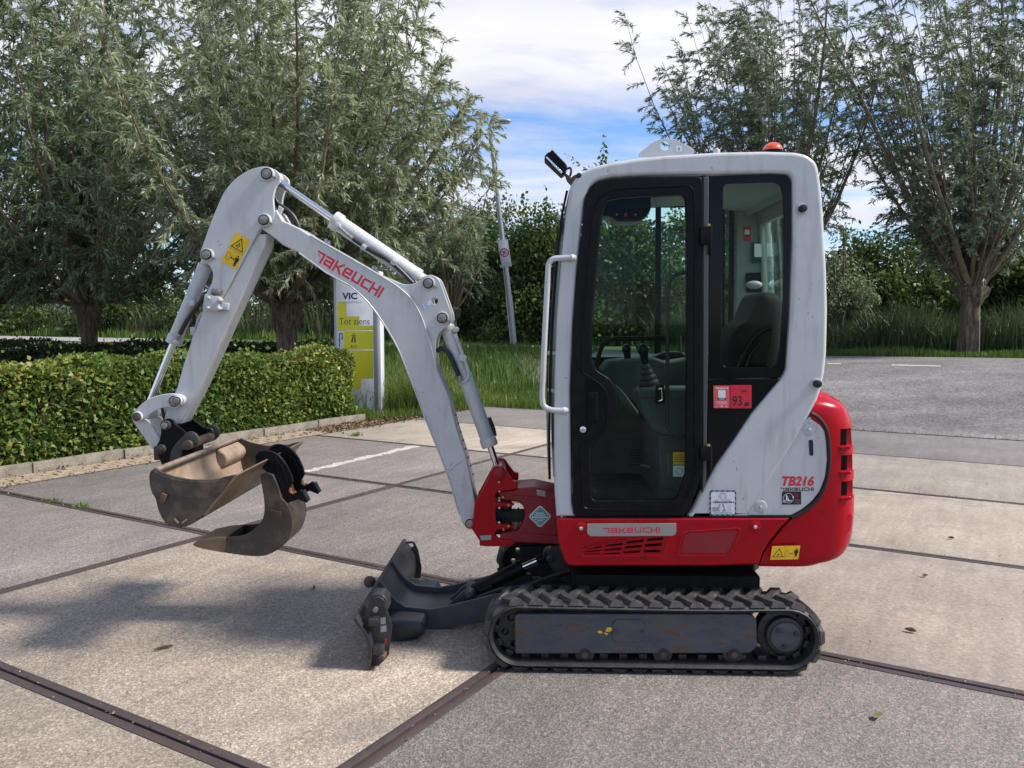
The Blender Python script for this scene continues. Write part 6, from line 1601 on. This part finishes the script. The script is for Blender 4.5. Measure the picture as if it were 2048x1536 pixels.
def leaves(rng, base, direction, length, width, fold=0.0):
    n = len(base); d = norm(direction)
    s = norm(np.cross(d, norm(rng.normal(size=(n, 3)))))
    nn = np.cross(d, s)
    L_ = length[:, None]; W_ = width[:, None]
    m = base + d * L_ * .45
    tip = base + d * L_ + np.array([0, 0, -1]) * L_ * .12 * rng.random((n, 1))
    return np.stack([base, m + s * W_ * .5 + nn * W_ * fold, tip, m - s * W_ * .5 + nn * W_ * fold], 1)
def tubes(name, paths, radii, sides, m, parent):
    """many tapered tubes in one mesh; paths: list of (k, 3)"""
    V, Fc = [], []; b = 0
    ang = np.arange(sides) * 2 * np.pi / sides
    for P_, R_ in zip(paths, radii):
        P_ = np.asarray(P_); k = len(P_)
        t = norm(np.gradient(P_, axis=0))
        ref = np.array([0.3, 0.9, 0.1]); u = norm(np.cross(t, ref)); v = np.cross(t, u)
        ring = P_[:, None, :] + (u[:, None, :] * np.cos(ang)[None, :, None] + v[:, None, :] * np.sin(ang)[None, :, None]) * np.asarray(R_)[:, None, None]
        V.append(ring.reshape(-1, 3))
        i = np.arange(k - 1)[:, None] * sides; j = np.arange(sides)[None, :]; j2 = (j + 1) % sides
        Fc.append(np.stack([b + i + j, b + i + j2, b + i + sides + j2, b + i + sides + j], -1).reshape(-1, 4)); b += k * sides
    V = np.concatenate(V); Fc = np.concatenate(Fc).astype(np.int32); n = len(Fc)
    me = bpy.data.meshes.new(name)
    me.vertices.add(len(V)); me.vertices.foreach_set("co", V.astype(np.float32).reshape(-1))
    me.loops.add(n * 4); me.loops.foreach_set("vertex_index", Fc.reshape(-1))
    me.polygons.add(n); me.polygons.foreach_set("loop_start", np.arange(n, dtype=np.int32) * 4)
    me.update(calc_edges=True); me.shade_smooth()
    return meshobj(name, me, m, parent)
def trunkmesh(rng, base, top, r0, r1, head=1.65, seg=22, rings=26):
    """pollard trunk: ridged bark, knobbly swollen head"""
    V = []; F = []
    for i in range(rings):
        t = i / (rings - 1); c = base + (top - base) * t
        r = r0 + (r1 - r0) * min(1, t * 1.3)
        if t < .1: r *= 1 + .45 * (1 - t / .1) ** 2
        if t > .72: r *= 1 + (head - 1) * math.sin((t - .72) / .28 * math.pi * .62)
        if t > .985: r *= .55
        for k in range(seg):
            a = 2 * math.pi * k / seg
            w = 1 + .10 * math.sin(a * 5 + 2.3 * t) + .05 * math.sin(a * 11 + 5 * t) + .05 * (rng.random() - .5) + (.14 * math.sin(a * 4 + 17 * t) if t > .7 else 0)
            V.append((c[0] + r * w * math.cos(a), c[1] + r * w * math.sin(a), c[2] + (.04 * rng.random() if t > .7 else 0)))
    for i in range(rings - 1):
        for k in range(seg): F.append((i * seg + k, i * seg + (k + 1) % seg, (i + 1) * seg + (k + 1) % seg, (i + 1) * seg + k))
    F.append(tuple(range((rings - 1) * seg, rings * seg)))
    me = bpy.data.meshes.new("trunk"); me.from_pydata(V, [], F); finish(me, 60); return me

def willow(label, x, y, head_z, r_trunk, n_stems, stem_len, tilt, n_twigs, per_twig, leaf, seed, material, group="pollard willows", wind=(0, 0), droop=.35, twig_len=(.5, 1.3), lean=0.0, low=.12, lim=None, stem_r=.03, tintoff=0.0, aim=None):
    rng = np.random.default_rng(seed)
    b = onground(x, y)
    root = thing("willow_tree", b, label, "tree", group)
    base = np.array([b.x, b.y, b.z - .1]); head = np.array([b.x + lean, b.y, head_z])
    tm = trunkmesh(rng, base, head, r_trunk, r_trunk * .85)
    meshobj("trunk", tm, BARK, root)
    paths, radii, tw, twr = [], [], [], []
    LB, LD, TI = [], [], []
    for i in range(n_stems):
        az = 2 * np.pi * (i + rng.random()) / n_stems * 2.618
        f = rng.random() ** .8
        tl = math.radians(tilt) * f
        ln = stem_len * (1 - .35 * f * rng.random()) * rng.uniform(.78, 1.05)
        d = np.array([math.sin(tl) * math.cos(az), math.sin(tl) * math.sin(az), math.cos(tl)])
        if aim is not None: d = norm(d + np.array(aim) * rng.random())
        p = head + np.array([math.cos(az), math.sin(az), 0]) * r_trunk * rng.uniform(.1, .9) + np.array([0, 0, -.05])
        pts = [p]; K = 13
        for k in range(K):
            t = k / K
            d = norm(d + np.array([wind[0], wind[1], 0]) * .10 * t + np.array([0, 0, (.10 if tl > .3 else .02) - droop * .22 * t * t]) + rng.normal(size=3) * .035)
            p = p + d * ln / K; pts.append(p)
        pts = np.array(pts); r0 = stem_r * rng.uniform(.7, 1.3) * (2.5 if i % 9 == 0 else 1)
        paths.append(pts); radii.append(np.linspace(r0, r0 * .12, K + 1))
        nt = int(n_twigs * rng.uniform(.7, 1.2) * ln / stem_len)
        for q in range(nt):
            s = low + (1 - low) * (rng.random() ** .85); fi = s * K; k = min(int(fi), K - 1); fr_ = fi - k
            p0 = pts[k] * (1 - fr_) + pts[k + 1] * fr_
            tdir = norm(pts[k + 1] - pts[k])
            dd = norm(tdir * rng.uniform(.3, 1.0) + rng.normal(size=3) * .65 + np.array([wind[0], wind[1], 0]) * .5)
            tl_ = rng.uniform(*twig_len) * (1.1 - .55 * s)
            M = 7; tp = [p0]; pp = p0
            for j in range(M):
                dd = norm(dd + np.array([wind[0] * .18, wind[1] * .18, -droop * .42]) + rng.normal(size=3) * .07)
                pp = pp + dd * tl_ / M; tp.append(pp)
            tp = np.array(tp); tw.append(tp); twr.append(np.linspace(.0055, .002, M + 1))
            nl = int(per_twig * tl_ / np.mean(twig_len) * rng.uniform(.8, 1.2))
            u = rng.random(nl) * M; ki = np.minimum(u.astype(int), M - 1); fu = (u - ki)[:, None]
            lb = tp[ki] * (1 - fu) + tp[ki + 1] * fu
            td = norm(tp[ki + 1] - tp[ki])
            LB.append(lb); LD.append(td * .9 + rng.normal(size=(nl, 3)) * .42 + np.array([wind[0] * .3, wind[1] * .3, -droop * .7]))
            TI.append(np.clip(rng.normal(.45 + tintoff + .18 * (rng.random() - .5), .2, nl), 0, 1))
    if lim is not None:
        def clip(ps, rs):
            op, orr = [], []
            for p_, r_ in zip(ps, rs):
                ok_ = lim(np.asarray(p_)); k_ = len(p_) if ok_.all() else int(np.argmin(ok_))
                if k_ >= 3: op.append(p_[:k_]); orr.append(r_[:k_])
            return op, orr
        paths, radii = clip(paths, radii); tw, twr = clip(tw, twr)
    tubes("stems", paths, radii, 7, BARK if stem_r > .045 else TWIG, root)
    tubes("twigs", tw, twr, 3, TWIG, root)["kind"] = "stuff"
    LB = np.concatenate(LB); LD = np.concatenate(LD); TI = np.concatenate(TI)
    if lim is not None:
        kp = lim(LB); LB, LD, TI = LB[kp], LD[kp], TI[kp]
    dh = np.hypot(LB[:, 0] - head[0], LB[:, 1] - head[1]); kp = ~(((dh < .85) & (LB[:, 2] < head_z + .75)) | ((dh < 2.6) & (LB[:, 2] < head_z + .05)))
    LB, LD, TI = LB[kp], LD[kp], TI[kp]
    n = len(LB)
    V = leaves(rng, LB, LD, leaf[0] * rng.uniform(.65, 1.25, n), leaf[1] * rng.uniform(.7, 1.2, n), .15)
    me = quadmesh("foliage", V, TI)
    o = meshobj("foliage", me, material, root); o["kind"] = "stuff"
    return n
LC = 0
YM = 14.6
MIDX = np.array([(-400, 880), (0, 872), (100, 892), (150, 885), (180, 930), (250, 1008), (330, 1036), (400, 1022), (450, 975), (520, 940), (600, 920), (900, 900)], float)
def cut_mid(P_):   # outline of the crown towards the lamp post
    c = camx(P_); r = rowy(P_)
    return c < np.interp(r, MIDX[:, 0], MIDX[:, 1]) + 14 * np.sin(r * .11) + 9 * np.sin(r * .31 + c * .05)
LC += willow("large silvery pollard willow with ridged forked trunk right behind the raised boom and hedge", pxx(573, YM), YM, zz(600, YM), .20, 92, 6.7, 84, 54, 72, (.125, .025), 11, WILLOW, aim=(.42, -.12, 0), droop=.30, stem_r=.026, low=.06, twig_len=(.4, 1.2), tintoff=.18, lim=cut_mid)
YM2 = 16.4
LC += willow("dark spreading pollard willow with slim trunk at the left above the second hedge", pxx(178, YM2), YM2, zz(606, YM2), .17, 66, 7.2, 86, 44, 62, (.15, .030), 12, WILLOWD, droop=.34, stem_r=.026, low=.06, twig_len=(.5, 1.3))
YM3 = 17.4
LC += willow("half hidden pollard willow at the extreme left edge", pxx(-30, YM3), YM3, zz(606, YM3), .20, 26, 7.2, 84, 34, 60, (.16, .031), 13, WILLOWD, droop=.34, stem_r=.026, low=.06, twig_len=(.5, 1.4))
YM4 = 23.5
LC += willow("farther multi-stemmed willow between the middle willow and the lamp post", pxx(900, YM4), YM4, 1.9, .20, 34, 3.3, 52, 20, 40, (.15, .028), 14, WILLOWD, droop=.34, stem_r=.03, low=.25, lim=lambda P_: camx(P_) < 978 + 12 * np.sin(rowy(P_) * .13))
YM5 = 20.7
LC += willow("big broad pollard willow with thick bare trunk at the right edge", pxx(1940, YM5), YM5, zz(572, YM5), .25, 78, 9.6, 54, 38, 46, (.155, .030), 15, WILLOWR, wind=(-.38, 0), droop=.24, stem_r=.028, low=.08, twig_len=(.4, 1.0))
YM6 = 23.0
LC += willow("tall wind-blown pollard willow rising behind the cab roof", pxx(1535, YM6), YM6, 2.4, .30, 78, 8.8, 49, 38, 46, (.155, .030), 16, WILLOWR, wind=(-.38, 0), droop=.24, stem_r=.028, low=.10, twig_len=(.4, 1.0))

def bush(name, label, cat, x, y, w, d, h, n, leaf, seed, material, clumps=40, z0=0.0, stems=6, group=None, top=.9):
    rng = np.random.default_rng(seed); b = onground(x, y)
    root = thing(name, b, label, cat, group)
    c = rng.normal(size=(clumps, 3)); c = norm(c) * rng.random((clumps, 1)) ** .45
    c[:, 2] = np.abs(c[:, 2]) * (1 - z0) + z0
    ctr = np.array([b.x, b.y, b.z]) + c * np.array([w / 2, d / 2, h * top]) * .92
    cr = rng.uniform(.13, .26, clumps) * min(w, h)
    k = rng.integers(0, clumps, n)
    off = norm(rng.normal(size=(n, 3))) * (rng.random((n, 1)) ** .5) * cr[k][:, None] * np.array([1, 1, .8])
    Pn = ctr[k] + off; Pn[:, 2] = np.maximum(Pn[:, 2], b.z + .03)
    # thin shoots breaking the outline
    ns = clumps; sh = ctr[rng.integers(0, clumps, ns)]; dirs = norm(np.stack([rng.normal(0, .5, ns), rng.normal(0, .4, ns), rng.uniform(.4, 1.4, ns)], 1))
    m2 = n // 12; q = rng.integers(0, ns, m2); s = rng.random((m2, 1)) * min(w, h) * .42
    P2 = sh[q] + dirs[q] * s + rng.normal(size=(m2, 3)) * .04
    Pn = np.concatenate([Pn, P2])
    D = norm(rng.normal(size=Pn.shape) + np.array([0, 0, -.25])); N_ = len(Pn)
    V = leaves(rng, Pn, D, leaf[0] * rng.uniform(.6, 1.3, N_), leaf[1] * rng.uniform(.6, 1.3, N_), .2)
    kt = np.concatenate([k, rng.integers(0, clumps, m2)]); ct = rng.uniform(.15, .75, clumps)
    ti = np.clip(ct[kt] + rng.normal(0, .17, N_), 0, 1)
    o = meshobj("foliage", quadmesh("foliage", V, ti), material, root); o["kind"] = "stuff"
    paths, radii = [], []
    for i in range(stems):
        a = rng.integers(0, clumps); p0 = np.array([b.x + rng.normal() * w * .08, b.y + rng.normal() * d * .08, b.z - .05]); p1 = ctr[a]
        mid = (p0 + p1) / 2 + rng.normal(size=3) * .12 * h * np.array([1, 1, .2]); t = np.linspace(0, 1, 8)[:, None]
        paths.append(p0 * (1 - t) ** 2 + 2 * mid * t * (1 - t) + p1 * t * t); radii.append(np.linspace(.05, .012, 8) * max(1, h / 4))
    tubes("stems", paths, radii, 6, TWIG, root)
    return N_

# trees and shrubs standing along the far side of the road
far_ = [  # px, Y, width, height, leaves, kind, label
 (985, 33, 5.0, 6.6, 20000, 0, "dark broadleaf tree directly behind the lamp post"),
 (1085, 31, 4.4, 6.2, 20000, 1, "sunlit broadleaf tree just left of the cab front"),
 (1180, 32, 4.2, 8.6, 18000, 0, "taller broadleaf tree whose tip shows above the work light"),
 (1275, 30, 4.6, 5.6, 18000, 1, "bright broadleaf tree seen through the cab door glass"),
 (1385, 31, 4.8, 5.8, 16000, 0, "dark broadleaf tree seen behind the rear cab window"),
 (870, 37, 6.5, 6.0, 16000, 0, "dense dark shrub mass behind the boom"),
 (700, 41, 8.0, 4.6, 12000, 1, "yellowish shrub mass behind the pylon sign"),
 (480, 45, 9.0, 4.4, 12000, 1, "rough shrub mass under the middle willow"),
 (250, 47, 10.0, 4.6, 12000, 1, "low sunlit shrub mass under the left willow"),
 (30, 49, 9.0, 3.9, 10000, 1, "ragged shrub mass at the far left"),
 (1700, 27, 4.4, 4.3, 15000, 0, "dark round bush right of the cab behind the reeds"),
 (1830, 28, 4.8, 4.7, 15000, 0, "dark bush just left of the thick willow trunk"),
 (1950, 29, 4.8, 4.4, 13000, 0, "dark shrub directly behind the thick willow trunk"),
 (2060, 27, 4.4, 4.6, 14000, 1, "lighter yellow-green bush at the right edge behind the willow trunk")]
for i, (px, Y, w, h, n, kd, lab) in enumerate(far_):
    LC += bush("broadleaf_tree" if h > 5.2 else "bush", lab, "tree" if h > 5.2 else "bush", pxx(px, Y), Y, w, w * .7, h, n, (.17, .11) if Y < 40 else (.22, .14), 100 + i, BROAD, clumps=46, stems=8)
LC += bush("young_tree", "small half bare tree between cab and right willow", "tree", pxx(1690, 24.5), 24.5, 1.8, 1.2, 4.3, 2600, (.13, .05), 61, WILLOWD, clumps=22, stems=12, z0=.35)

# hedges: woody core, leaf skin of real leaves
def hedge(label, u0, u1, n0, n1_, h0, h1, nleaf, leaf, seed, material, z0=.0, world=None, yellow=True):
    rng = np.random.default_rng(seed)
    c = UN((u0 + u1) / 2, (n0 + n1_) / 2) if world is None else world[0]
    ex, ey = (U1, N1) if world is None else (world[1], world[2])
    root = thing("hedge", Vector((c.x, c.y, z0)), label, "hedge")
    lu, ln_ = abs(u1 - u0), abs(n1_ - n0)
    core = MB(); 
    core.box((0, 0, 0), (lu - .22, ln_ - .22, h0 - .14)); o = core.build("woody_core", simple("hedge_core", (.022, .020, .012), .9), None)
    o.location = (c.x, c.y, z0 + (h0 - .14) / 2); o.rotation_euler = (0, 0, math.atan2(ex.y, ex.x)); o.parent = root; o.matrix_parent_inverse = Matrix.Translation(root.location).inverted()
    # shell points: right face, front end faces and top
    def lump(a, b_): return .035 * np.sin(a * 2.1 + seed) + .03 * np.sin(a * 5.3 + b_ * 4) + .02 * np.sin(b_ * 9 + a * 3)
    areas = np.array([ln_ * h0 * 1.35, ln_ * lu * .8, lu * h0 * 1.3, ln_ * h0 * .25, lu * h0]); pr = areas / areas.sum()
    k = rng.choice(5, nleaf, p=pr); a = rng.random(nleaf); b_ = rng.random(nleaf)
    hh = h0 + (h1 - h0) * a
    P_ = np.zeros((nleaf, 3)); Nn = np.zeros((nleaf, 3))
    dep = -np.abs(rng.normal(0, .05, nleaf)) + .02
    m = k == 0; P_[m] = np.stack([np.full(m.sum(), lu / 2), (a[m] - .5) * ln_, b_[m] * hh[m]], 1); Nn[m] = (1, 0, 0)
    m = k == 1; P_[m] = np.stack([(b_[m] - .5) * lu, (a[m] - .5) * ln_, hh[m]], 1); Nn[m] = (0, 0, 1)
    m = k == 2; P_[m] = np.stack([(a[m] - .5) * lu, np.full(m.sum(), ln_ / 2), b_[m] * h1], 1); Nn[m] = (0, 1, 0)
    m = k == 3; P_[m] = np.stack([np.full(m.sum(), -lu / 2), (a[m] - .5) * ln_, b_[m] * hh[m]], 1); Nn[m] = (-1, 0, 0)
    m = k == 4; P_[m] = np.stack([(a[m] - .5) * lu, np.full(m.sum(), -ln_ / 2), b_[m] * h0], 1); Nn[m] = (0, -1, 0)
    # round the shoulders
    e = .10; over = np.clip(np.abs(P_[:, 0]) - (lu / 2 - e), 0, e) / e * np.clip(P_[:, 2] - (hh - e), 0, e) / e
    P_[:, 2] -= over * .06; P_[:, 0] -= np.sign(P_[:, 0]) * over * .04
    P_ += Nn * (dep + lump(P_[:, 1] * 1.0 + P_[:, 0], P_[:, 2]))[:, None]
    sp = rng.random(nleaf) < .018
    P_[sp & (k == 1), 2] += rng.random((sp & (k == 1)).sum()) * .16
    D = Nn * .45 + rng.normal(size=(nleaf, 3)) * .75 + np.array([0, 0, -.15])
    V = leaves(rng, P_, D, leaf[0] * rng.uniform(.6, 1.3, nleaf), leaf[1] * rng.uniform(.6, 1.3, nleaf), .2)
    B = np.array([[ex.x, ex.y, 0], [ey.x, ey.y, 0], [0, 0, 1]])
    V = V @ B + np.array([c.x, c.y, z0])
    patch = np.sin(P_[:, 1] * 1.3 + 1.0) * .5 + np.sin(P_[:, 1] * 3.1 + P_[:, 2] * 4) * .35 + np.sin(P_[:, 2] * 7 + P_[:, 1] * .7) * .25
    ti = .37 + .19 * patch + rng.normal(0, .17, nleaf)
    if yellow:
        ti += .16 * np.clip(P_[:, 2] / h0 - .55, 0, 1) + .10
    o = meshobj("foliage", quadmesh("foliage", V, np.clip(ti, 0, 1)), material, root); o["kind"] = "stuff"
    # bare twigs poking through
    paths, radii = [], []
    for i in range(260):
        y = rng.uniform(-.5, .5) * ln_; z = rng.uniform(.05, h0 * .9); x = lu / 2 - rng.uniform(.02, .10)
        p = np.array([x, y, z]); d = norm(np.array([rng.uniform(-.2, .7), rng.normal() * .8, rng.uniform(-.2, 1.0)])); q = [p]
        for j in range(4): d = norm(d + rng.normal(size=3) * .25); p = p + d * .05; q.append(p)
        paths.append(np.array(q) @ B + np.array([c.x, c.y, z0])); radii.append(np.linspace(.0035, .0015, 5))
    tubes("twigs", paths, radii, 3, TWIG, root)["kind"] = "stuff"
    return nleaf
hU1 = UK - .20
LC += hedge("clipped green and yellow hedge along the kerb behind the buckets", hU1 - .85, hU1, -2.4, 9.45, 1.09, 1.02, 62000, (.062, .050), 21, HEDGEL, z0=.03)
hx0, hx1 = pxx(-500, 15), pxx(655, 16)
cH = Vector(((hx0 + hx1) / 2, 15.6, 0))
dH = Vector((hx1 - hx0, 1.6, 0)); Lh = dH.length; dH.normalize(); nH = Vector((-dH.y, dH.x, 0))
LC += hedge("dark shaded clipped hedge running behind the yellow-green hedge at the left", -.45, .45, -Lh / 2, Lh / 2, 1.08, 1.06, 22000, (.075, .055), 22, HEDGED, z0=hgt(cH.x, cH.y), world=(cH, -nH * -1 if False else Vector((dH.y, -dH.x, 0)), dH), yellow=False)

# weeds rooted in the steel joints of the yard
for i, (px, py, s_, lab) in enumerate([(105, 1003, .03, "small weed tuft in the rusted joint left of the buckets"), (162, 1014, .035, "yellow-green weed tuft in the joint beneath the bucket hose side"), (712, 872, .06, "grass tuft in the slab joint in front of the pylon sign"), (730, 832, .16, "grass clump at the foot of the pylon sign"), (700, 838, .13, "short weeds between hedge end and pylon sign")]):
    p = g0(px, py); rng = np.random.default_rng(i + 50); n = 60
    b0 = np.array([p.x, p.y, .0]) + rng.normal(size=(n, 3)) * np.array([.04, .03, 0]); D = rng.normal(size=(n, 3)) * .5 + np.array([0, 0, 1.0])
    V = leaves(rng, b0, D, s_ * rng.uniform(.5, 1.3, n), .008 + s_ * rng.uniform(.03, .09, n), .2)
    meshobj("weed_tuft", quadmesh("weed_tuft", V, np.clip(rng.normal(.6, .2, n), 0, 1)), GRASS, label=lab, cat="weed")
# grass: real blades, joined per patch
def blades(name, region, n, hrange, w, seed, material, label, cat, bend=.35, tint=(.45, .2), clump=True, ok=None):
    rng = np.random.default_rng(seed)
    (x0, y0), (x1, y1) = region
    P_ = np.stack([rng.uniform(x0, x1, n), rng.uniform(y0, y1, n)], 1)
    if ok is not None: P_ = P_[ok(P_)]
    n = len(P_)
    z = np.array([hgt(a, b) for a, b in P_])
    h = rng.uniform(*hrange, n)
    if clump: h *= .65 + .55 * (np.sin(P_[:, 0] * 1.9 + seed) * np.sin(P_[:, 1] * 1.3) * .5 + .5) * rng.uniform(.7, 1.3, n)
    az = rng.random(n) * 2 * np.pi; d = np.stack([np.cos(az), np.sin(az), np.zeros(n)], 1)
    wa = rng.random(n) * 2 * np.pi; s = np.stack([np.cos(wa), np.sin(wa), np.zeros(n)], 1)
    b = np.stack([P_[:, 0], P_[:, 1], z - .02], 1)
    bd = (rng.random(n) * bend)[:, None]; H = h[:, None]; W = w * rng.uniform(.6, 1.3, n)[:, None] * (1 if np.isscalar(w) else 1)
    mid = b + np.array([0, 0, 1]) * H * .55 + d * H * bd * .35
    tip = b + np.array([0, 0, 1]) * H * (1 - .35 * bd) + d * H * bd * 1.1
    q1 = np.stack([b - s * W / 2, b + s * W / 2, mid + s * W * .42, mid - s * W * .42], 1)
    q2 = np.stack([mid - s * W * .42, mid + s * W * .42, tip + s * W * .04, tip - s * W * .04], 1)
    ti = np.clip(rng.normal(tint[0], tint[1], n) + .14 * np.sin(P_[:, 0] * 2.7 + P_[:, 1] * 1.1) + .15 * np.sin(P_[:, 0] * .9) * np.sin(P_[:, 1] * .7), 0, 1)
    me = quadmesh(name, np.concatenate([q1, q2]), np.concatenate([ti, ti]))
    return meshobj(name, me, material, label=label, cat=cat, kind="stuff")
ux, uy, nx, ny = U1.x, U1.y, N1.x, N1.y
aL = gr(1116, 806); bL = gr(1190, 703)
def verge(P_):
    u = P_[:, 0] * ux + P_[:, 1] * uy; n_ = P_[:, 0] * nx + P_[:, 1] * ny
    edge = aL.x + (bL.x - aL.x) * (P_[:, 1] - aL.y) / (bL.y - aL.y) + .1
    wob = .12 * np.sin(P_[:, 0] * 3.1) + .08 * np.sin(P_[:, 1] * 5)
    yr = rn[-2].y + (P_[:, 0] - rn[-2].x) * (rn[2].y - rn[-2].y) / (rn[2].x - rn[-2].x)
    c = camx(P_)
    left = (u < -7.95 + wob) & (n_ > 9.5) | (n_ > 12.28 + wob)
    return left & (P_[:, 0] < edge) & (P_[:, 1] < yr - .15) & (c > -80) & (c < 1230) & ~((c < 640) & (P_[:, 1] < 14.5))
blades("grass", ((-7.5, 11.5), (2.8, 17)), 42000, (.10, .30), .013, 31, GRASS, "long bright grass on the bank beside the slabs", "grass", ok=verge)
blades("grass", ((-14, 16.5), (2.8, 31)), 42000, (.14, .34), .020, 32, GRASS, "long bright grass up to the road", "grass", ok=verge)
def tallok(P_):
    c = camx(P_); return verge(P_) & (c > 690) & (c < 880)
blades("tall_grass", ((-4.5, 13.2), (-1.0, 15.6)), 5200, (.50, .85), .016, 33, GRASS, "tall drooping sedge between pylon sign and boom", "grass", bend=.8, tint=(.55, .22), ok=tallok)
def farv(P_):
    yr = rf[-2].y + (P_[:, 0] - rf[-2].x) * (rf[2].y - rf[-2].y) / (rf[2].x - rf[-2].x)
    c = camx(P_); return (P_[:, 1] > yr + .1) & (c > -60) & (c < 1450) & (P_[:, 0] < bL.x + 8)
blades("grass", ((-40, 24), (6, 52)), 40000, (.25, .60), .05, 34, GRASS, "grass strip on the far side of the road", "grass", ok=farv, tint=(.35, .18))
rp0, rp1 = gr(1655, 712), gr(2048, 717)
def rightv(P_):
    yr = rp0.y + (P_[:, 0] - rp0.x) * (rp1.y - rp0.y) / (rp1.x - rp0.x)
    c = camx(P_); return (P_[:, 1] > yr + .05) & (P_[:, 1] < yr + 1.3) & (c > 1300)
blades("grass", ((1.5, 18.5), (16, 25.5)), 45000, (.10, .28), .022, 35, GRASS, "mown grass edge beyond the parking lot", "grass", ok=rightv, tint=(.35, .16))
def reedok(P_):
    yr = rp0.y + (P_[:, 0] - rp0.x) * (rp1.y - rp0.y) / (rp1.x - rp0.x)
    c = camx(P_); return (P_[:, 1] > yr + 1.9) & (c > 1300) & (P_[:, 1] < yr + 5.5)
blades("reeds", ((1.5, 19.5), (17, 30)), 44000, (.6, 1.5), .028, 36, REED, "dense dark reed bed behind the parking lot", "reeds", bend=.5, tint=(.35, .2), ok=reedok)
def reedl(P_):
    yr = rf[-2].y + (P_[:, 0] - rf[-2].x) * (rf[2].y - rf[-2].y) / (rf[2].x - rf[-2].x)
    c = camx(P_); return (P_[:, 1] > yr + 2.0) & (P_[:, 1] < yr + 6) & (c > -60) & (c < 1450)
blades("reeds", ((-40, 27), (8, 56)), 36000, (1.0, 2.2), .06, 37, REED, "rough reeds and grasses beyond the road at the left", "reeds", bend=.5, tint=(.6, .25), ok=reedl)
# dry leaf litter and weeds at the foot of the kerb and hedge
def litter(name, pts, n, seed, label):
    rng = np.random.default_rng(seed); base = pts(rng, n); D = rng.normal(size=(n, 3)) * np.array([1, 1, .25])
    V = leaves(rng, base, D, rng.uniform(.02, .05, n), rng.uniform(.012, .03, n), .3)
    meshobj(name, quadmesh(name, V, rng.random(n)), leafmat("dry_leaf", (.05, .03, .015), (.13, .08, .04), (.24, .17, .08), trans=.1), label=label, cat="leaf litter", kind="stuff")
def lp(rng, n):
    u = UK - .14 + rng.normal(0, .07, n); v = rng.uniform(-2, 9.6, n); m = rng.random(n) < .4
    u = np.where(m, rng.uniform(UK, -7.75, n) , u); v = np.where(m, rng.uniform(8.2, 11.5, n), v)
    u = np.where(rng.random(n) < .12, rng.uniform(UK, -7.6, n), u)
    return np.stack([u * ux + v * nx, u * uy + v * ny, np.where(u < UK - .07, .05, .012) + rng.random(n) * .02], 1)
litter("leaf_litter", lp, 5200, 41, "dry brown leaf litter along kerb and hedge foot")
def gp_(rng, n):
    j = rng.integers(0, 2, n); a_ = np.array([-.2, 1.835, 3.843, 5.885, 7.955])[rng.integers(0, 5, n)]; c_ = np.array([-7.85, -4.79, -1.85, 1.1])[rng.integers(0, 4, n)]
    u = np.where(j == 0, rng.uniform(-7.8, 4.0, n), c_ + rng.normal(0, .03, n)); v = np.where(j == 0, a_ + rng.normal(0, .03, n), rng.uniform(-2, 10, n))
    sc_ = rng.random(n) < .25; u = np.where(sc_, rng.uniform(-7.8, 4, n), u); v = np.where(sc_, rng.uniform(-2, 10, n), v)
    return np.stack([u * ux + v * nx, u * uy + v * ny, .005 + rng.random(n) * .004], 1)
rng_ = np.random.default_rng(77); b0_ = gp_(rng_, 4200)
V_g = leaves(rng_, b0_, rng_.normal(size=(4200, 3)) * np.array([1, 1, .4]), rng_.uniform(.005, .016, 4200), rng_.uniform(.004, .010, 4200), .5)
meshobj("grit", quadmesh("grit", V_g, rng_.random(4200)), leafmat("grit_stone", (.05, .045, .04), (.16, .14, .12), (.34, .31, .27), trans=0), label="loose grit and crumbs gathered in the slab joints", cat="grit", kind="stuff")
def weedok(P_):
    u = P_[:, 0] * ux + P_[:, 1] * uy; n_ = P_[:, 0] * nx + P_[:, 1] * ny
    return (np.abs(n_ - 12.23) < .07) & (u > -6) & (u < 7) | (np.abs(u + 7.9) < .09) & (n_ > 8.2) & (n_ < 11.5)
blades("weeds", ((-6, 5), (11, 16)), 150000, (.02, .07), .007, 42, GRASS, "mossy weeds in the joint behind the last slabs", "weeds", ok=weedok, tint=(.45, .25), clump=False)
